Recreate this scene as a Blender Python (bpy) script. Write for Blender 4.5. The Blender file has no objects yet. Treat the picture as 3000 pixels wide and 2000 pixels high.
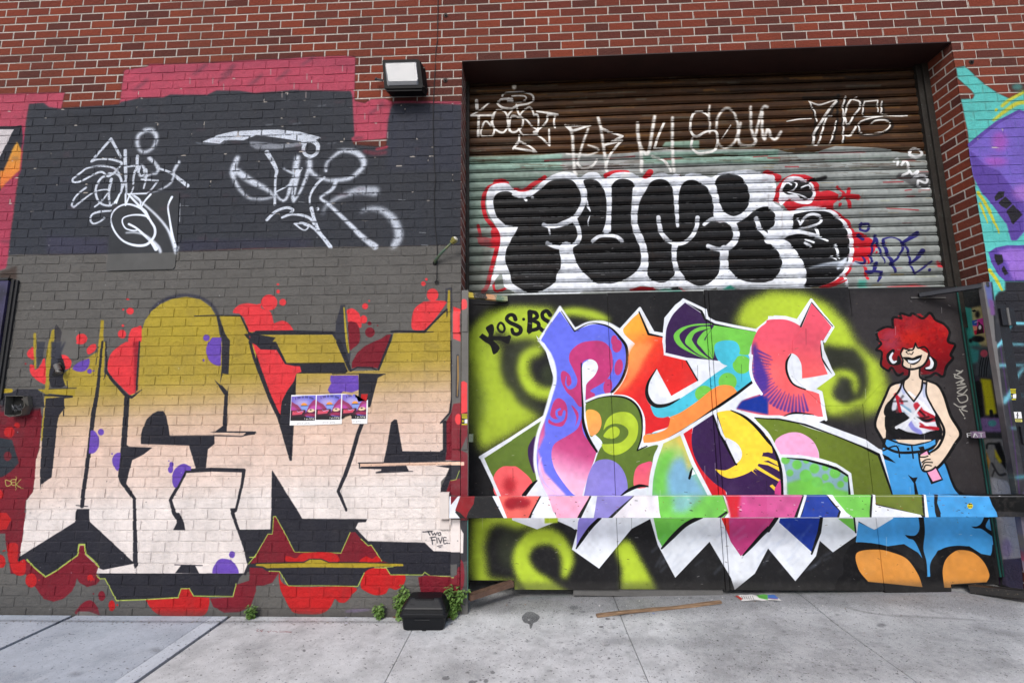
import bpy, bmesh, math, random
import numpy as np
from mathutils import Vector, Matrix
SC = bpy.context.scene
COL = SC.collection
# ------------------------------------------------------------------ camera
FPX=1321.7; YAW,PITCH,ROLL=0.0367012,0.1397458,-0.0112918; DIST=3.43; HC=1.4852
def cam_axes():
    sy,cy,sp,cp,sr,cr=math.sin(YAW),math.cos(YAW),math.sin(PITCH),math.cos(PITCH),math.sin(ROLL),math.cos(ROLL)
    f=Vector((-sy*cp,cy*cp,sp)); r=Vector((cy,sy,0)); u=r.cross(f)
    return cr*r+sr*u, -sr*r+cr*u, f
RT,UP,FW=cam_axes()
cd=bpy.data.cameras.new('camera'); cam=bpy.data.objects.new('camera',cd); COL.objects.link(cam)
cam.matrix_world=Matrix(((RT.x,UP.x,-FW.x,0),(RT.y,UP.y,-FW.y,-DIST),(RT.z,UP.z,-FW.z,HC),(0,0,0,1)))
cd.sensor_width=36; cd.lens=FPX/3000*36; cd.clip_start=.05; cd.clip_end=500
SC.camera=cam
# ------------------------------------------------------------------ daylight
SUN_EL,SUN_AZ=math.radians(42),math.radians(196)      # azimuth of the sun, clockwise from +Y
w=bpy.data.worlds.new('World'); SC.world=w; w.use_nodes=True
nt=w.node_tree; bg=nt.nodes['Background']; sky=nt.nodes.new('ShaderNodeTexSky')
sky.sky_type='NISHITA'; sky.sun_disc=False; sky.sun_elevation=SUN_EL; sky.sun_rotation=SUN_AZ
sky.air_density=1.0; sky.dust_density=2.5; sky.ozone_density=1.0
nt.links.new(sky.outputs[0],bg.inputs[0]); bg.inputs[1].default_value=.12
sl=bpy.data.lights.new('sun','SUN'); sl.energy=1.4; sl.angle=math.radians(20); sl.color=(1,.985,.965)
so=bpy.data.objects.new('sun',sl); COL.objects.link(so)
sd=Vector((math.sin(SUN_AZ)*math.cos(SUN_EL),math.cos(SUN_AZ)*math.cos(SUN_EL),math.sin(SUN_EL)))
so.rotation_euler=sd.to_track_quat('Z','Y').to_euler()
SC.view_settings.view_transform='Standard'; SC.view_settings.look='None'; SC.view_settings.gamma=1
SC.view_settings.exposure=0.50
SC.cycles.max_bounces=6; SC.cycles.diffuse_bounces=4
# ================= paint rasteriser
rngp = np.random.default_rng(7)
TS = 3.136
def parse(s):
    """'cr: x,y x,y! cr: ...' -> photo points, corner flags (tracing grid of 750x500 tiles)"""
    pts=[]; cor=[]; ox=oy=0
    for t in s.split():
        if t.endswith(':'):
            ox=int(t[0])*750; oy=int(t[1])*500; continue
        c=t.endswith('!'); t=t.rstrip('!')
        x,y=t.split(','); pts.append((float(x)/TS+ox,float(y)/TS+oy)); cor.append(c)
    return np.array(pts),cor
def spline(p,cor,closed,n=6):
    m=len(p)
    if m<3: return p
    out=[]
    rng=range(m if closed else m-1)
    for i in rng:
        a=p[i]; b=p[(i+1)%m]
        pa=p[(i-1)%m] if (closed or i>0) else a
        pb=p[(i+2)%m] if (closed or i+2<m) else b
        if cor[i]: pa=a
        if cor[(i+1)%m]: pb=b
        for k in range(n):
            t=k/n
            out.append(.5*((2*a)+(-pa+b)*t+(2*pa-5*a+4*b-pb)*t*t+(-pa+3*a-3*b+pb)*t**3))
    if not closed: out.append(p[-1])
    return np.array(out)
def boxblur(m,r):
    if r<1: return m
    k=2*r+1
    for ax in (0,1):
        q=np.concatenate([np.repeat(m.take([0],ax),r+1,ax),m,np.repeat(m.take([-1],ax),r,ax)],ax)
        c=np.cumsum(q,ax,dtype=np.float32)
        n=m.shape[ax]
        m=(np.take(c,range(k,k+n),ax)-np.take(c,range(0,n),ax))/k
    return m
def vnoise(h,w,cell,seed):
    """smooth value noise 0..1"""
    r=np.random.default_rng(seed)
    gh,gw=int(h/cell)+3,int(w/cell)+3
    g=r.random((gh,gw)).astype(np.float32)
    y=np.arange(h)/cell; x=np.arange(w)/cell
    yi=y.astype(int); xi=x.astype(int); fy=(y-yi)[:,None]; fx=(x-xi)[None,:]
    fy=fy*fy*(3-2*fy); fx=fx*fx*(3-2*fx)
    a=g[yi][:,xi]; b=g[yi][:,xi+1]; c=g[yi+1][:,xi]; d=g[yi+1][:,xi+1]
    return (a*(1-fx)+b*fx)*(1-fy)+(c*(1-fx)+d*fx)*fy
class Canvas:
    def __init__(s,w,h,proj,ppm):
        s.w,s.h=w,h; s.rgb=np.zeros((h,w,3),np.float32); s.a=np.zeros((h,w),np.float32)
        s.proj=proj; s.k=ppm            # proj: photo px -> canvas px ; k: canvas px per photo px (mean)
        s.grain=np.random.default_rng(3).random((h,w)).astype(np.float32); s.skip=None; s.sk=0.0
    def mask_poly(s,p):
        x0=max(int(p[:,0].min())-2,0); x1=min(int(p[:,0].max())+3,s.w); y0=max(int(p[:,1].min())-1,0); y1=min(int(p[:,1].max())+2,s.h)
        if x1<=x0 or y1<=y0: return None
        W=x1-x0; M=np.zeros((y1-y0,W+2),np.float32); SS=4
        ax,ay=p[:,0]-x0,p[:,1]; bx,by=np.roll(ax,-1),np.roll(ay,-1)
        dy=by-ay; dy=np.where(dy==0,1e-9,dy)
        for j in range((y1-y0)*SS):
            yy=y0+(j+.5)/SS
            c=((ay<=yy)!=(by<=yy))
            if not c.any(): continue
            xs=np.sort(ax[c]+(yy-ay[c])/dy[c]*(bx[c]-ax[c])).clip(0,W)
            row=M[j//SS]
            for q in range(0,len(xs)-1,2):
                l,r=xs[q],xs[q+1]
                if r<=l: continue
                # accumulate derivative of coverage
                for v,sg in ((l,1/SS),(r,-1/SS)):
                    i=int(v); f=v-i
                    row[i]+=sg*(1-f); row[i+1]+=sg*f
        M=np.cumsum(M,1)[:,:W].clip(0,1)
        return x0,y0,M
    def put(s,x0,y0,M,col,a=1,grad=None,soft=0):
        h,w=M.shape
        if soft>0:
            r=int(soft*s.k*.55+.4)
            if r<1: return s.put(x0,y0,M,col,a,grad,0)
            pd=3*r
            X0=max(x0-pd,0);Y0=max(y0-pd,0);X1=min(x0+w+pd,s.w);Y1=min(y0+h+pd,s.h)
            N=np.zeros((Y1-Y0,X1-X0),np.float32); N[y0-Y0:y0-Y0+h,x0-X0:x0-X0+w]=M
            for _ in range(3): N=boxblur(N,r)
            x0,y0,M=X0,Y0,N; h,w=M.shape
            g=s.grain[y0:y0+h,x0:x0+w]
            M=(M+(g-.5)*min(.5,.12*r)*4*M*(1-M)).clip(0,1)
        if grad is not None:
            q=s.proj(np.array([grad[0],grad[1]],float)); st=grad[2]
            d=q[1]-q[0]; L=(d@d)
            X=np.arange(x0,x0+w)[None,:]; Y=np.arange(y0,y0+h)[:,None]
            t=((X-q[0][0])*d[0]+(Y-q[0][1])*d[1])/L
            C=np.stack([np.interp(t,[u[0] for u in st],[u[1][i] for u in st]) for i in range(3)],-1)/255
        else: C=np.array(col,np.float32)/255
        if s.sk>0 and s.skip is not None: M=M*(1-s.sk*s.skip[y0:y0+h,x0:x0+w])
        m=(M*a)[...,None]
        sl=(slice(y0,y0+h),slice(x0,x0+w))
        A=s.a[sl]; s.a[sl]=A+(1-A)*m[...,0]
        s.rgb[sl]=s.rgb[sl]*(1-m)+C*m
        # keep colour un-premultiplied where nothing was painted before
        un=(A<.02)[...,None]&(m>0.001)
        s.rgb[sl]=np.where(un,np.broadcast_to(C,s.rgb[sl].shape),s.rgb[sl])
    def F(s,path,col,soft=0,grad=None,sm=0,a=1):
        p,c=parse(path)
        if sm: p=spline(p,c,True)
        r=s.mask_poly(s.proj(p))
        if r: s.put(*r,col,a,grad,soft/TS)
    def S(s,path,w,col,soft=0,sm=1,a=1,closed=False):
        p,c=parse(path); m0=len(p)
        ws=np.interp(np.linspace(0,1,m0),np.linspace(0,1,len(w)),w) if isinstance(w,(list,tuple)) else np.full(m0,float(w))
        if sm:
            q=spline(p,c,closed); ws=np.interp(np.linspace(0,1,len(q)),np.linspace(0,1,m0),ws); p=q
        if closed: p=np.vstack([p,p[:1]]); ws=np.append(ws,ws[0])
        p=s.proj(p); ws=ws/TS*s.k*.5
        R=ws.max()+2
        x0=max(int(p[:,0].min()-R),0);x1=min(int(p[:,0].max()+R)+1,s.w);y0=max(int(p[:,1].min()-R),0);y1=min(int(p[:,1].max()+R)+1,s.h)
        if x1<=x0 or y1<=y0: return
        M=np.zeros((y1-y0,x1-x0),np.float32)
        for i in range(len(p)-1):
            a_,b_=p[i],p[i+1]; ra,rb=ws[i],ws[i+1]; rr=max(ra,rb)+1.5
            X0=max(int(min(a_[0],b_[0])-rr),x0);X1=min(int(max(a_[0],b_[0])+rr)+2,x1);Y0=max(int(min(a_[1],b_[1])-rr),y0);Y1=min(int(max(a_[1],b_[1])+rr)+2,y1)
            if X1<=X0 or Y1<=Y0: continue
            X=np.arange(X0,X1)[None,:]+.5;Y=np.arange(Y0,Y1)[:,None]+.5
            d=b_-a_;L=max(d@d,1e-6)
            t=(((X-a_[0])*d[0]+(Y-a_[1])*d[1])/L).clip(0,1)
            D=np.hypot(X-a_[0]-t*d[0],Y-a_[1]-t*d[1])
            v=((ra+(rb-ra)*t)-D+.5).clip(0,1)
            sl=(slice(Y0-y0,Y1-y0),slice(X0-x0,X1-x0))
            M[sl]=np.maximum(M[sl],v)
        s.put(x0,y0,M,col,a,None,soft/TS)
    def O(s,tile,items,col,soft=0,a=1,rot=0):
        ox=int(tile[0])*750;oy=int(tile[1])*500
        for it in items:
            x,y,rx=it[:3]; ry=it[3] if len(it)>3 else rx
            th=np.linspace(0,2*np.pi,28,endpoint=False)
            dx=rx*np.cos(th);dy=ry*np.sin(th);cr,sr=math.cos(rot),math.sin(rot)
            p=np.stack([(x+dx*cr-dy*sr)/TS+ox,(y+dx*sr+dy*cr)/TS+oy],1)
            r=s.mask_poly(s.proj(p))
            if r: s.put(*r,col,a,None,soft/TS)
    def rect(s,path,*a,**k): s.F(path,*a,**k)

    def mottle(s,amt,cells,seed,lo=0,region=None,tint=None):
        """uneven coverage: slow light/dark drifts in the dried paint"""
        n=sum(vnoise(s.h,s.w,cl,seed+i)-.5 for i,cl in enumerate(cells))/len(cells)
        n+= (s.grain-.5)*.12
        s.rgb*=(1+amt*2*n)[...,None]; np.clip(s.rgb,0,1,out=s.rgb)
# ---- colours as painted
K=(40,40,48); KD=(28,28,32); GREY=(96,94,91); SLATE=(52,55,62); PINK=(184,72,94); WH=(222,230,244)
RED=(222,58,64); RED2=(184,30,32); DRED=(118,26,40); PUR=(103,72,172); LIME=(168,184,84); MUS=(166,146,50)
def paint_wall(c):
    F,S,O=c.F,c.S,c.O
    LG=((700,900),(700,1460),[(0,(166,144,44)),(.36,(172,150,60)),(.45,(186,158,96)),(.55,(208,178,148)),(.68,(222,192,174)),(.88,(228,206,194)),(1,(229,219,214))])
    # base coats
    F('00: -1200,855 0,860 600,845 568,990 560,1010 00: 1095,962 1135,655 1150,640 1345,615 1370,588 1560,585 1760,578 1980,570 2350,548 10: 270,540 480,522 820,512 915,520 908,925 1000,945 1050,910 1180,903 1250,930 1400,925 1640,928 1888,930 1888,1200 0,1400 00: 0,1568 01: 0,925 -1200,930',PINK,soft=5)
    F('00: 1150,640 1345,615 2352,560 10: 480,525 915,525 905,650 480,600 00: 2200,620 1400,700',(150,60,84),soft=30,a=.35)
    F('00: 265,955 400,945 450,985 568,1000 568,990 1000,966 1095,960 1110,940 1280,898 1500,895 1560,868 1900,872 1990,832 2200,835 2352,858 10: 60,850 235,838 330,828 600,832 870,838 885,880 890,1000 905,1250 875,1272 900,1325 1195,1350 1215,1120 1240,1000 1262,955 1400,948 1640,950 1888,965 11: 1885,685 1200,700 0,712 01: 1640,745 990,768 160,772 45,900 00: 175,1568 215,1300 245,1080',SLATE,soft=8)
    F('10: 1250,955 1888,965 1885,1568 1200,1568 1215,1120',(54,57,70),soft=30,a=.8)
    F('01: 180,60 700,20 690,760 90,760',(50,54,64),soft=60,a=.6)
    F('00: 480,1040 1080,1010 1060,1160 500,1180',(42,44,50),soft=40,a=.7)
    F('01: 430,600 990,620 990,760 430,760',(62,60,84),soft=30,a=.6)
    F('01: 1650,640 2352,620 11: 500,620 500,700 01: 1650,740',(52,52,70),soft=20,a=.6)
    S('10: 1000,1390 1100,1410 1190,1400',40,(130,50,66),soft=14,a=.7); S('10: 1110,1370 1200,1350',30,(170,62,80),soft=10)
    for t,x,y in (('00',1840,640),('00',2100,650),('00',1300,780),('10',480,560),('10',250,690),('00',2080,700),('10',0,740),('10',1110,1000)):
        S(f'{t}: {x-60},{y+40} {x},{y} {x+50},{y-50}',30,(70,50,62),soft=26,a=.5)
    # flaked mortar spots on the pink coat
    for t,x,y in (('10',468,705),('10',350,790),('10',570,790),('10',135,660),('10',795,630),('10',1000,1070),('10',1120,990),('00',1745,745),('00',1955,745),('00',2055,800),('10',1210,1240),('10',1130,1310),('10',240,870),('10',458,870)):
        S(f'{t}: {x},{y-26} {x},{y+26}',9,(176,160,156),a=.8)
    # grey lower coat
    F('01: -1200,790 60,775 160,768 990,768 1640,742 2352,716 11: 600,700 1200,695 1885,680 13: 1885,1050 03: -1200,1100',GREY,soft=2)
    F('01: -1200,0 0,0 175,0 95,600 75,780 55,895 0,912 -1200,930',(170,62,86),soft=5)
    F('01: 0,930 160,870 150,1000 0,1000',(64,50,44),soft=14,a=.8)
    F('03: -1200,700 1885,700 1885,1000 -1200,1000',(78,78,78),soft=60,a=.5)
    # left fringe of the neighbouring piece
    F('00: -1200,1160 140,1160 200,1150 215,1300 160,1568 01: 130,0 0,180 -1200,180',K,soft=4)
    F('00: -1200,1190 130,1190 95,1250 0,1440 -1200,1500',(222,214,216),soft=3)
    F('00: 155,1300 205,1390 185,1568 01: 150,20 60,110 0,175 0,0 00: 30,1568 70,1480 110,1380',(238,140,52),soft=8,grad=((30,410),(20,560),[(0,(214,160,60)),(.6,(244,150,60)),(1,(236,110,60))]))
    S('00: 205,1150 215,1250 200,1400 185,1568 01: 160,40',12,(170,40,80),soft=8)
    F('01: 1045,270 1075,225 1400,212 1630,195 1652,215 1640,500 1618,752 1000,768 1020,500',(52,54,58)); F('01: 1000,766 1622,752 1612,900 1600,912 985,928 978,915',(84,84,83))
    F('01: 1060,230 1620,215 1560,480 1050,500',(52,54,57),soft=60,a=.5)
    c.sk=.75
    # white tags
    W=dict(soft=3)
    S('00: 1350,1200 1275,1240 1262,1320 1290,1385 1340,1395 1410,1350 1440,1260 1400,1200 1330,1195',[34,40,40,34,34,34,40,50,40],WH,soft=16)
    S('00: 840,1480 920,1390 1020,1275! 1060,1350 1110,1445',[24,26,30,30,26],WH,**W)
    S('00: 840,1485 900,1462 1000,1462 1080,1480 1120,1500 1090,1540 1000,1620 01: 920,10 760,90 680,105 670,75 740,20 00: 800,1545 900,1525 1000,1530 1060,1555 1100,1600',[22,22,24,26,24,22,22,20,22,22,20,20,22,22],WH,**W)
    S('00: 1150,1380 1152,1480 1155,1568 01: 1158,70',[34,36,36,26],WH,**W); S('00: 1262,1435 1258,1540 01: 1235,20 1222,120',[34,30,24,20],WH,**W); S('00: 1160,1530 1255,1520',24,WH,**W)
    O('00',[(1300,1568,40,60)],WH,soft=6); O('00',[(1302,1575,16,34)],SLATE)
    S('00: 1370,1450 1450,1530 01: 1440,20 1390,30 1330,60',[40,34,30,26,24],WH,soft=6); S('00: 1440,1540 01: 1570,20 1650,80 1725,138',[20,26,36,40],WH,**W)
    S('00: 1640,1490 1600,1568 01: 1600,30 1570,110 1500,160 1400,200',[40,30,20,24,16,12],WH,soft=10)
    S('01: 1320,0 1345,-10 1345,60 1320,160',[18,22,20,18],WH,**W); S('01: 1300,80 1450,90! 1400,160 1350,210! 1180,215',[18,22,20,20,20],WH,**W)
    S('01: 1025,30 930,70 880,170 900,270 960,315 1040,310 1100,230 1120,120 1090,40 1000,25',[26,26,24,22,22,22,22,24,26,26],WH,**W)
    S('01: 1025,80 1000,200 1010,320',[34,26,18],WH,**W); S('01: 870,330 930,280 1000,180 880,190 760,270 680,335! 660,310 700,230 790,155',[18,20,14,14,20,22,20,20,24],WH,**W)
    S('01: 1075,300 1110,200 1145,100',[18,20,22],WH,**W); S('01: 1155,90 1160,200 1160,320! 1200,220 1225,150',[26,20,18,18,16],WH,**W)
    S('01: 1020,365 920,375 850,400 830,450 860,485 920,465 955,435',[24,26,22,20,20,18,26],WH,**W)
    S('01: 1190,225 1290,330 1340,380 1372,440',[20,24,34,24],WH,**W); S('01: 1390,220 1330,290 1300,350! 1290,270 1240,230',[22,18,16,14,12],WH,**W)
    S('01: 1370,430 1300,350 1180,310 1080,345 1025,430 1050,540 1130,640 1240,685 1350,680 1420,610 1430,540 1400,480 1350,420 1240,408 1150,430 1130,470 1160,530 1230,552 1275,545',[26,22,20,18,18,18,18,20,30,26,26,24,22,20,16,14,14,14,16,16],WH,**W)
    S('01: 1190,492 1260,530 1340,600 1400,660 1440,720',[22,20,24,30,40],WH,**W); S('01: 1165,572 1250,570 1330,590 1400,640 1460,700 1480,745',[14,16,18,26,30,30],WH,soft=5,a=.85)
    S('01: 1220,225 1340,320 1450,420 1540,530 1590,640 1615,750',[18,20,22,24,34,20],WH,soft=5,a=.92); S('01: 1585,245 1550,330 1565,450 1590,600 1618,700',[26,18,18,26,26],WH,**W)
    S('01: 1640,700 1620,760',20,WH,soft=10,a=.7); S('01: 1655,300 1650,470',7,(200,205,215),a=.8)
    # second tag
    F('00: 1855,1305 2000,1240 2150,1205 2352,1195 10: 200,1190 400,1210 600,1262 540,1290 430,1300 200,1265 0,1240 00: 2240,1290 2060,1290 2020,1320',WH,soft=4)
    F('00: 2280,1300 2352,1300 10: 200,1320 430,1300 430,1340 200,1370 0,1370 00: 2300,1340',(180,186,198),soft=8,a=.7)
    S('00: 1800,1310 1870,1320 2000,1325 2080,1300',8,WH,soft=5,a=.6)
    S('10: 430,1310 500,1290 565,1330 560,1400 510,1435 455,1420 435,1370 450,1320',[40,50,44,36,34,34,36,40],WH,**W)
    O('10',[(512,1382,28,32)],SLATE)
    S('10: 100,1400 150,1480 190,1568 11: 180,60 175,180 172,310',[50,44,36,26,24,28],WH,**W)
    S('10: -220,1568 11: -180,0 -100,60 0,120 100,170 165,235! 90,255 0,258 -80,240 -150,170 -200,80 -215,0 10: -170,1450',[50,60,70,60,44,20,24,26,26,30,40,60,50],WH,soft=14)
    S('11: 190,190 300,130 380,40 420,-20',[16,16,20,24],WH,**W); S('10: 250,1545 11: 330,20 390,30 380,50 340,230 345,285! 400,200 450,90 480,0',[18,22,30,50,40,22,26,34,40],WH,soft=7)
    S('11: 175,190 200,240 250,275 290,230 330,100 390,0',[18,22,26,30,44,50],WH,soft=7); S('10: 380,1450 360,1568',60,WH,soft=16)
    S('10: 490,1480 500,1568 11: 540,40 620,75 720,90 860,70 930,20 10: 985,1530 985,1470 920,1400 800,1385 720,1430 650,1500 640,1568',[60,50,34,28,36,40,44,50,60,60,40,30,26,30],WH,soft=14)
    S('11: 630,60 560,120 500,220 495,305',[26,28,24,18],WH,**W); S('11: 735,95 700,170 600,235! 600,262 680,320 850,480 970,600 1095,695',[44,36,26,28,34,40,50,64],WH,soft=6)
    S('11: 610,395 650,320 750,250 860,205 960,180 1090,190',[16,24,40,60,80,100],WH,soft=24,a=.85)
    S('11: 962,380 1010,355 1100,350 1190,380 1270,460 1310,560 1300,640 1260,690',[20,34,50,64,80,80,76,60],WH,soft=22,a=.9)
    S('11: 100,450 180,375 280,340 340,360 300,400 240,430! 330,400 430,410 500,440 530,490',[30,28,28,28,24,22,24,28,28,20],WH,**W)
    S('11: 510,345 530,430 580,560 640,640 685,700',[38,32,34,38,40],WH,**W); O('11',[(566,350,17)],WH); O('11',[(645,2,10)],WH)
    S('11: 355,485 430,480 520,520 600,600',[22,26,26,22],WH,**W); S('11: 360,490 410,530 450,545 480,515 440,495',[18,16,16,14,12],WH,**W)
    for x,y in ((280,920),(610,965),(130,1140),(380,1130),(700,1310),(780,1360)): S(f'10: {x-40},{y+10} {x+30},{y}',10,(190,195,205),soft=6,a=.5)
    for t,x,y in (('11',1340,265),('11',1530,565),('11',1550,680),('01',1700,320),('11',420,285),('11',960,20)): S(f'{t}: {x-30},{y} {x+30},{y+4}',7,(180,185,190),soft=3,a=.6)
    c.sk=.07
    # ------------- the large lettering, fill
    F('03: 178,408 235,0 02: 245,1450 305,1375 318,1250 330,1080 362,990 388,750 405,560 405,500 470,495 600,520 615,410 580,380 575,300 650,240 890,95 905,0 01: 918,1480 925,1370 955,1370 950,1568 02: 968,0 955,280 1010,320 1150,490 1250,470 1272,300 1285,0 01: 1295,1568 1305,1460 1335,1370 1390,1290 1470,1225 1580,1175 1710,1155 1840,1180 1930,1245 1985,1330 2205,1335 2350,1510 11: 30,1503 700,1503 745,1568 12: 850,270 1130,262 1230,0 11: 1245,1568 1265,1488 1550,1485 1755,1275 1765,1095 1782,1095 1792,1568 12: 1788,0 1790,640 1690,745 1720,750 1720,990 1690,1000 1740,1085 1915,1095 1915,1130 1780,1145 1745,1230 1700,1280 1698,1400 13: 1780,60 1840,70 1912,180 1908,358 1632,356 1550,273 1030,264 910,140 930,90 420,53 390,0 12: 200,1400 12: 140,1568 13: 132,152 03: 2200,155 2290,480 2245,556 905,556 700,520',MUS,grad=LG,soft=1)
    S('02: -1200,445 0,450 100,450',40,(176,152,44),sm=0); 
    F('02: 345,437 600,430 690,440 690,500 400,470',(170,148,48))
    # spikes
    S('01: 490,1470 470,1568 02: 450,120 440,300 430,440 425,600 400,720 385,900',[34,52,50,50,40,24,22,18],MUS)
    S('01: 320,1500 02: 318,100 322,235',[28,28,24],MUS); S('01: 808,1300',2,MUS)
    F('02: 0,560 230,590 370,610 385,700 360,980 330,1080 320,1250 300,1380 240,1450 225,1568 -1200,1568 -1200,560',DRED,soft=3)
    F('02: 0,500 250,500 370,560 370,620 230,640 0,640',(60,56,60),soft=14,a=.9)
    F('02: -1200,860 0,880 110,900 140,1000 175,1110 100,1190 20,1240 -1200,1260',(44,50,58),soft=3)
    O('02',[(30,720,40,44),(70,1050,36,44)],(110,34,44)); O('02',[(85,828,50,50),(158,765,26,26),(0,1400,28,44)],RED2)
    # DEK
    c1=(176,180,92)
    S('02: 50,1270 60,1320 95,1315 105,1285 55,1265',7,c1); S('02: 150,1262 105,1268 112,1310 135,1315',7,c1); S('02: 112,1290 140,1288',6,c1); S('02: 148,1235 145,1360',6,c1); S('02: 192,1262 150,1310 190,1335',7,c1); O('02',[(190,1343,5),(207,1343,5)],c1)
    # red blobs upper left
    O('01',[(1172,1178,16,8),(1195,1287,34,32),(1130,1273,10),(1128,1420,12),(1122,1498,38,40),(752,1540,48,46)],RED)
    F('01: 1190,1568 1180,1530 1210,1450 1260,1432 1300,1430 1300,1568',RED,sm=1)
    F('02: 255,90 290,50 305,60 310,160 270,150 250,120',RED,sm=1); O('02',[(235,202,9)],(160,40,50))
    F('02: 275,210 310,215! 320,255 345,245 380,200 395,160 415,170 418,370 380,378 310,330 275,270',RED,sm=1)
    F('02: 555,125 620,130 655,180 640,240 590,250 570,200',RED,sm=1)
    O('02',[(740,10,36,14)],RED); F('02: 800,60 840,25 880,25 875,80 820,115 800,100',RED,sm=1)
    F('02: 1170,0 1250,-20! 1275,0! 1270,300! 1240,470! 1190,490! 1100,400 1000,290! 985,200 1020,110 1080,50 1160,0',RED,sm=1)
    F('02: 1225,0 1275,0 1260,460 1240,470 1230,200',(130,24,40),soft=12,a=.8)
    # black bars of the first letters
    F('02: 420,520 600,505 660,500 668,512 590,520 592,610 540,680 520,800 500,1000 475,1240 378,1308 370,1365 368,1200 380,1000 405,700',K)
    S('02: 582,500 582,680',8,K,sm=0); S('02: 450,432 700,425',9,K,sm=0,a=.9); S('02: 616,360 618,430',8,K); S('02: 405,488 660,500',16,K,sm=0)
    F('02: 455,270 490,100 560,80 600,240 575,330 600,400 560,420 470,420 448,350',K,soft=4)
    F('02: 470,0 575,0 560,60 600,0 610,0 540,180 500,210 470,200',(54,56,66),soft=6)
    F('01: 500,1440 515,1405 575,1480 560,1568 500,1568',(58,56,60)); 
    S('02: 340,0 338,230 420,160',[40,40,10],(54,56,64),a=.0)
    F('02: 335,0 415,0 395,150 345,240',(60,62,70),soft=3)
    F('02: 155,435 340,435 390,480 410,600 290,590 0,580 0,480 110,465',(52,52,60),soft=4)
    S('02: 940,0 915,250 890,480 860,650 840,800 820,980 795,1180 770,1350 755,1505',[20,26,36,44,42,40,38,38,38],K); S('02: 700,1500 805,1510',7,K)
    S('02: 900,50 880,210',7,K); S('02: 972,0 975,250 950,350',[14,20,4],K)
    S('02: 975,270 1030,350 1155,490 1210,510 1300,440',[26,26,30,24,6],K,sm=0)
    S('02: 1282,0 1268,200 1255,440',[16,18,18],K,sm=0)
    F('02: 1145,490 1190,520 1180,700 1165,945 1400,970 1330,1030 1215,1085 1190,1180 1155,1300 1250,1430 1252,1568 03: 1268,440 1240,515 1190,475 960,525 915,510 880,560 900,495 03: 690,85 120,1000 02: 1222,1568 1225,1450 1100,1280 1085,1240 1110,960 1130,700',K) if 0 else None
    F('02: 1145,490 1190,510 1180,700 1165,945 1180,962 1400,970 1320,1032 1215,1085 1190,1180 1160,1300 1248,1430 1252,1568 03: 1268,480 1240,515 1222,455 1222,0 02: 1220,1445 1100,1290 1085,1240 1110,960 1130,700',K)
    F('02: 695,1568 705,1535 818,1535 03: 820,80 1240,465 1190,475 950,522 915,508 905,490 780,380 785,290 725,290 720,385 600,465 420,585 350,530 250,425 160,445 175,405 690,85 695,0',K)
    S('03: 250,430 300,490 415,588! 520,530 620,455 712,390! 728,290! 778,290! 785,375! 850,430 910,495',[14,14,12,10,12,12,12,12,12,12,12],LIME,sm=0)
    F('03: 160,450 230,430 420,592 520,535 620,460 715,392 735,300 775,300 780,385 905,498 885,560 900,590 920,620 880,660 800,680 730,640 705,600! 690,660 660,720 580,790 490,815 400,790 340,700 230,560! 100,560! 50,250 50,190 -1200,190! -1200,0! 235,0! 180,405!',DRED,soft=2,sm=0)
    S('03: 250,430 300,490 415,588! 520,530 620,455 712,390! 728,290! 778,290! 785,375! 850,430 910,495',[12],LIME,sm=0)
    # dome bars
    F('02: 1295,938 1295,860 1310,800 1350,710 1400,660 1450,635 1500,635 1530,690 1550,800 1558,862 1970,858 1972,935 1910,985 1890,1160 1798,1162 1735,950 1300,938',K)
    S('02: 1960,860 2215,868 2352,835',[10,9,6],K,sm=0); F('02: 1925,828 1980,822 2050,770 2080,700 2083,820 2352,822 2340,850 2230,862 2260,835 1980,832',K)
    F('02: 2040,0 2112,0 2100,300 2045,290 2022,390 2035,250',K); F('02: 1968,343 2020,395 2040,400 2090,455 2100,395 2090,600 2085,820 2045,770 2062,490 2010,410',K)
    S('02: 1700,1185 1945,1172 2240,1180! 2225,1300 2190,1450 2165,1550',[36,34,34,26,24,22],K,sm=0); S('02: 1705,1190 1640,1320 1565,1450! 1600,1568 03: 1660,90',[30,30,30,36,40],K,sm=0)
    F('03: 1590,160 1625,90 1605,0 1648,0 1690,90 1703,160',K); F('02: 2110,1530 2180,1525 2160,1568 2130,1568',K)
    S('03: 2135,0 2180,130 2250,320 2290,480 2250,560',[28,26,26,30,24],K,sm=0)
    F('03: 1610,552 1665,480 1790,478 1830,556',K); S('03: 1605,476 1860,484',7,K,sm=0)
    F('03: 905,556 2245,556 2300,470 2300,480 2200,600 2140,770 1785,765 1740,695 1660,695 1635,780 1075,808 965,600 920,600',K)
    
    # purple
    F('02: 835,815 870,820 905,880 905,960 870,1015 825,1025 815,1000 830,850',PUR,sm=1); O('02',[(927,828,28,30)],PUR)
    F('02: 1105,1018 1070,1022 1035,1060 1035,1120 1065,1170 1090,1175 1105,1050',PUR,sm=1); O('02',[(1030,1028,8)],PUR)
    F('02: 1600,1335 1580,1260 1600,1180 1650,1130 1700,1120 1755,1150! 1755,1180! 1705,1180! 1625,1335!',PUR,sm=1); O('02',[(1575,1125,18,24),(1568,1170,24,34),(1553,1092,6)],PUR)
    F('02: 665,240 720,190 820,150! 822,200 790,260 740,275 690,265',PUR,sm=1); O('02',[(822,270,22,22),(858,266,10,6)],PUR)
    F('02: 2032,0! 2028,218! 1980,215 1920,170 1895,90 1905,20 1940,-30 2030,-30',PUR,sm=1); O('01',[(1895,1532,30,30)],PUR); O('02',[(1870,170,9,12)],PUR)
    F('03: 1950,556! 1960,500 2010,430 2070,422 2130,440 2180,500 2195,550 2180,556!',PUR,sm=1); O('03',[(2132,383,28,32)],PUR)
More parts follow.
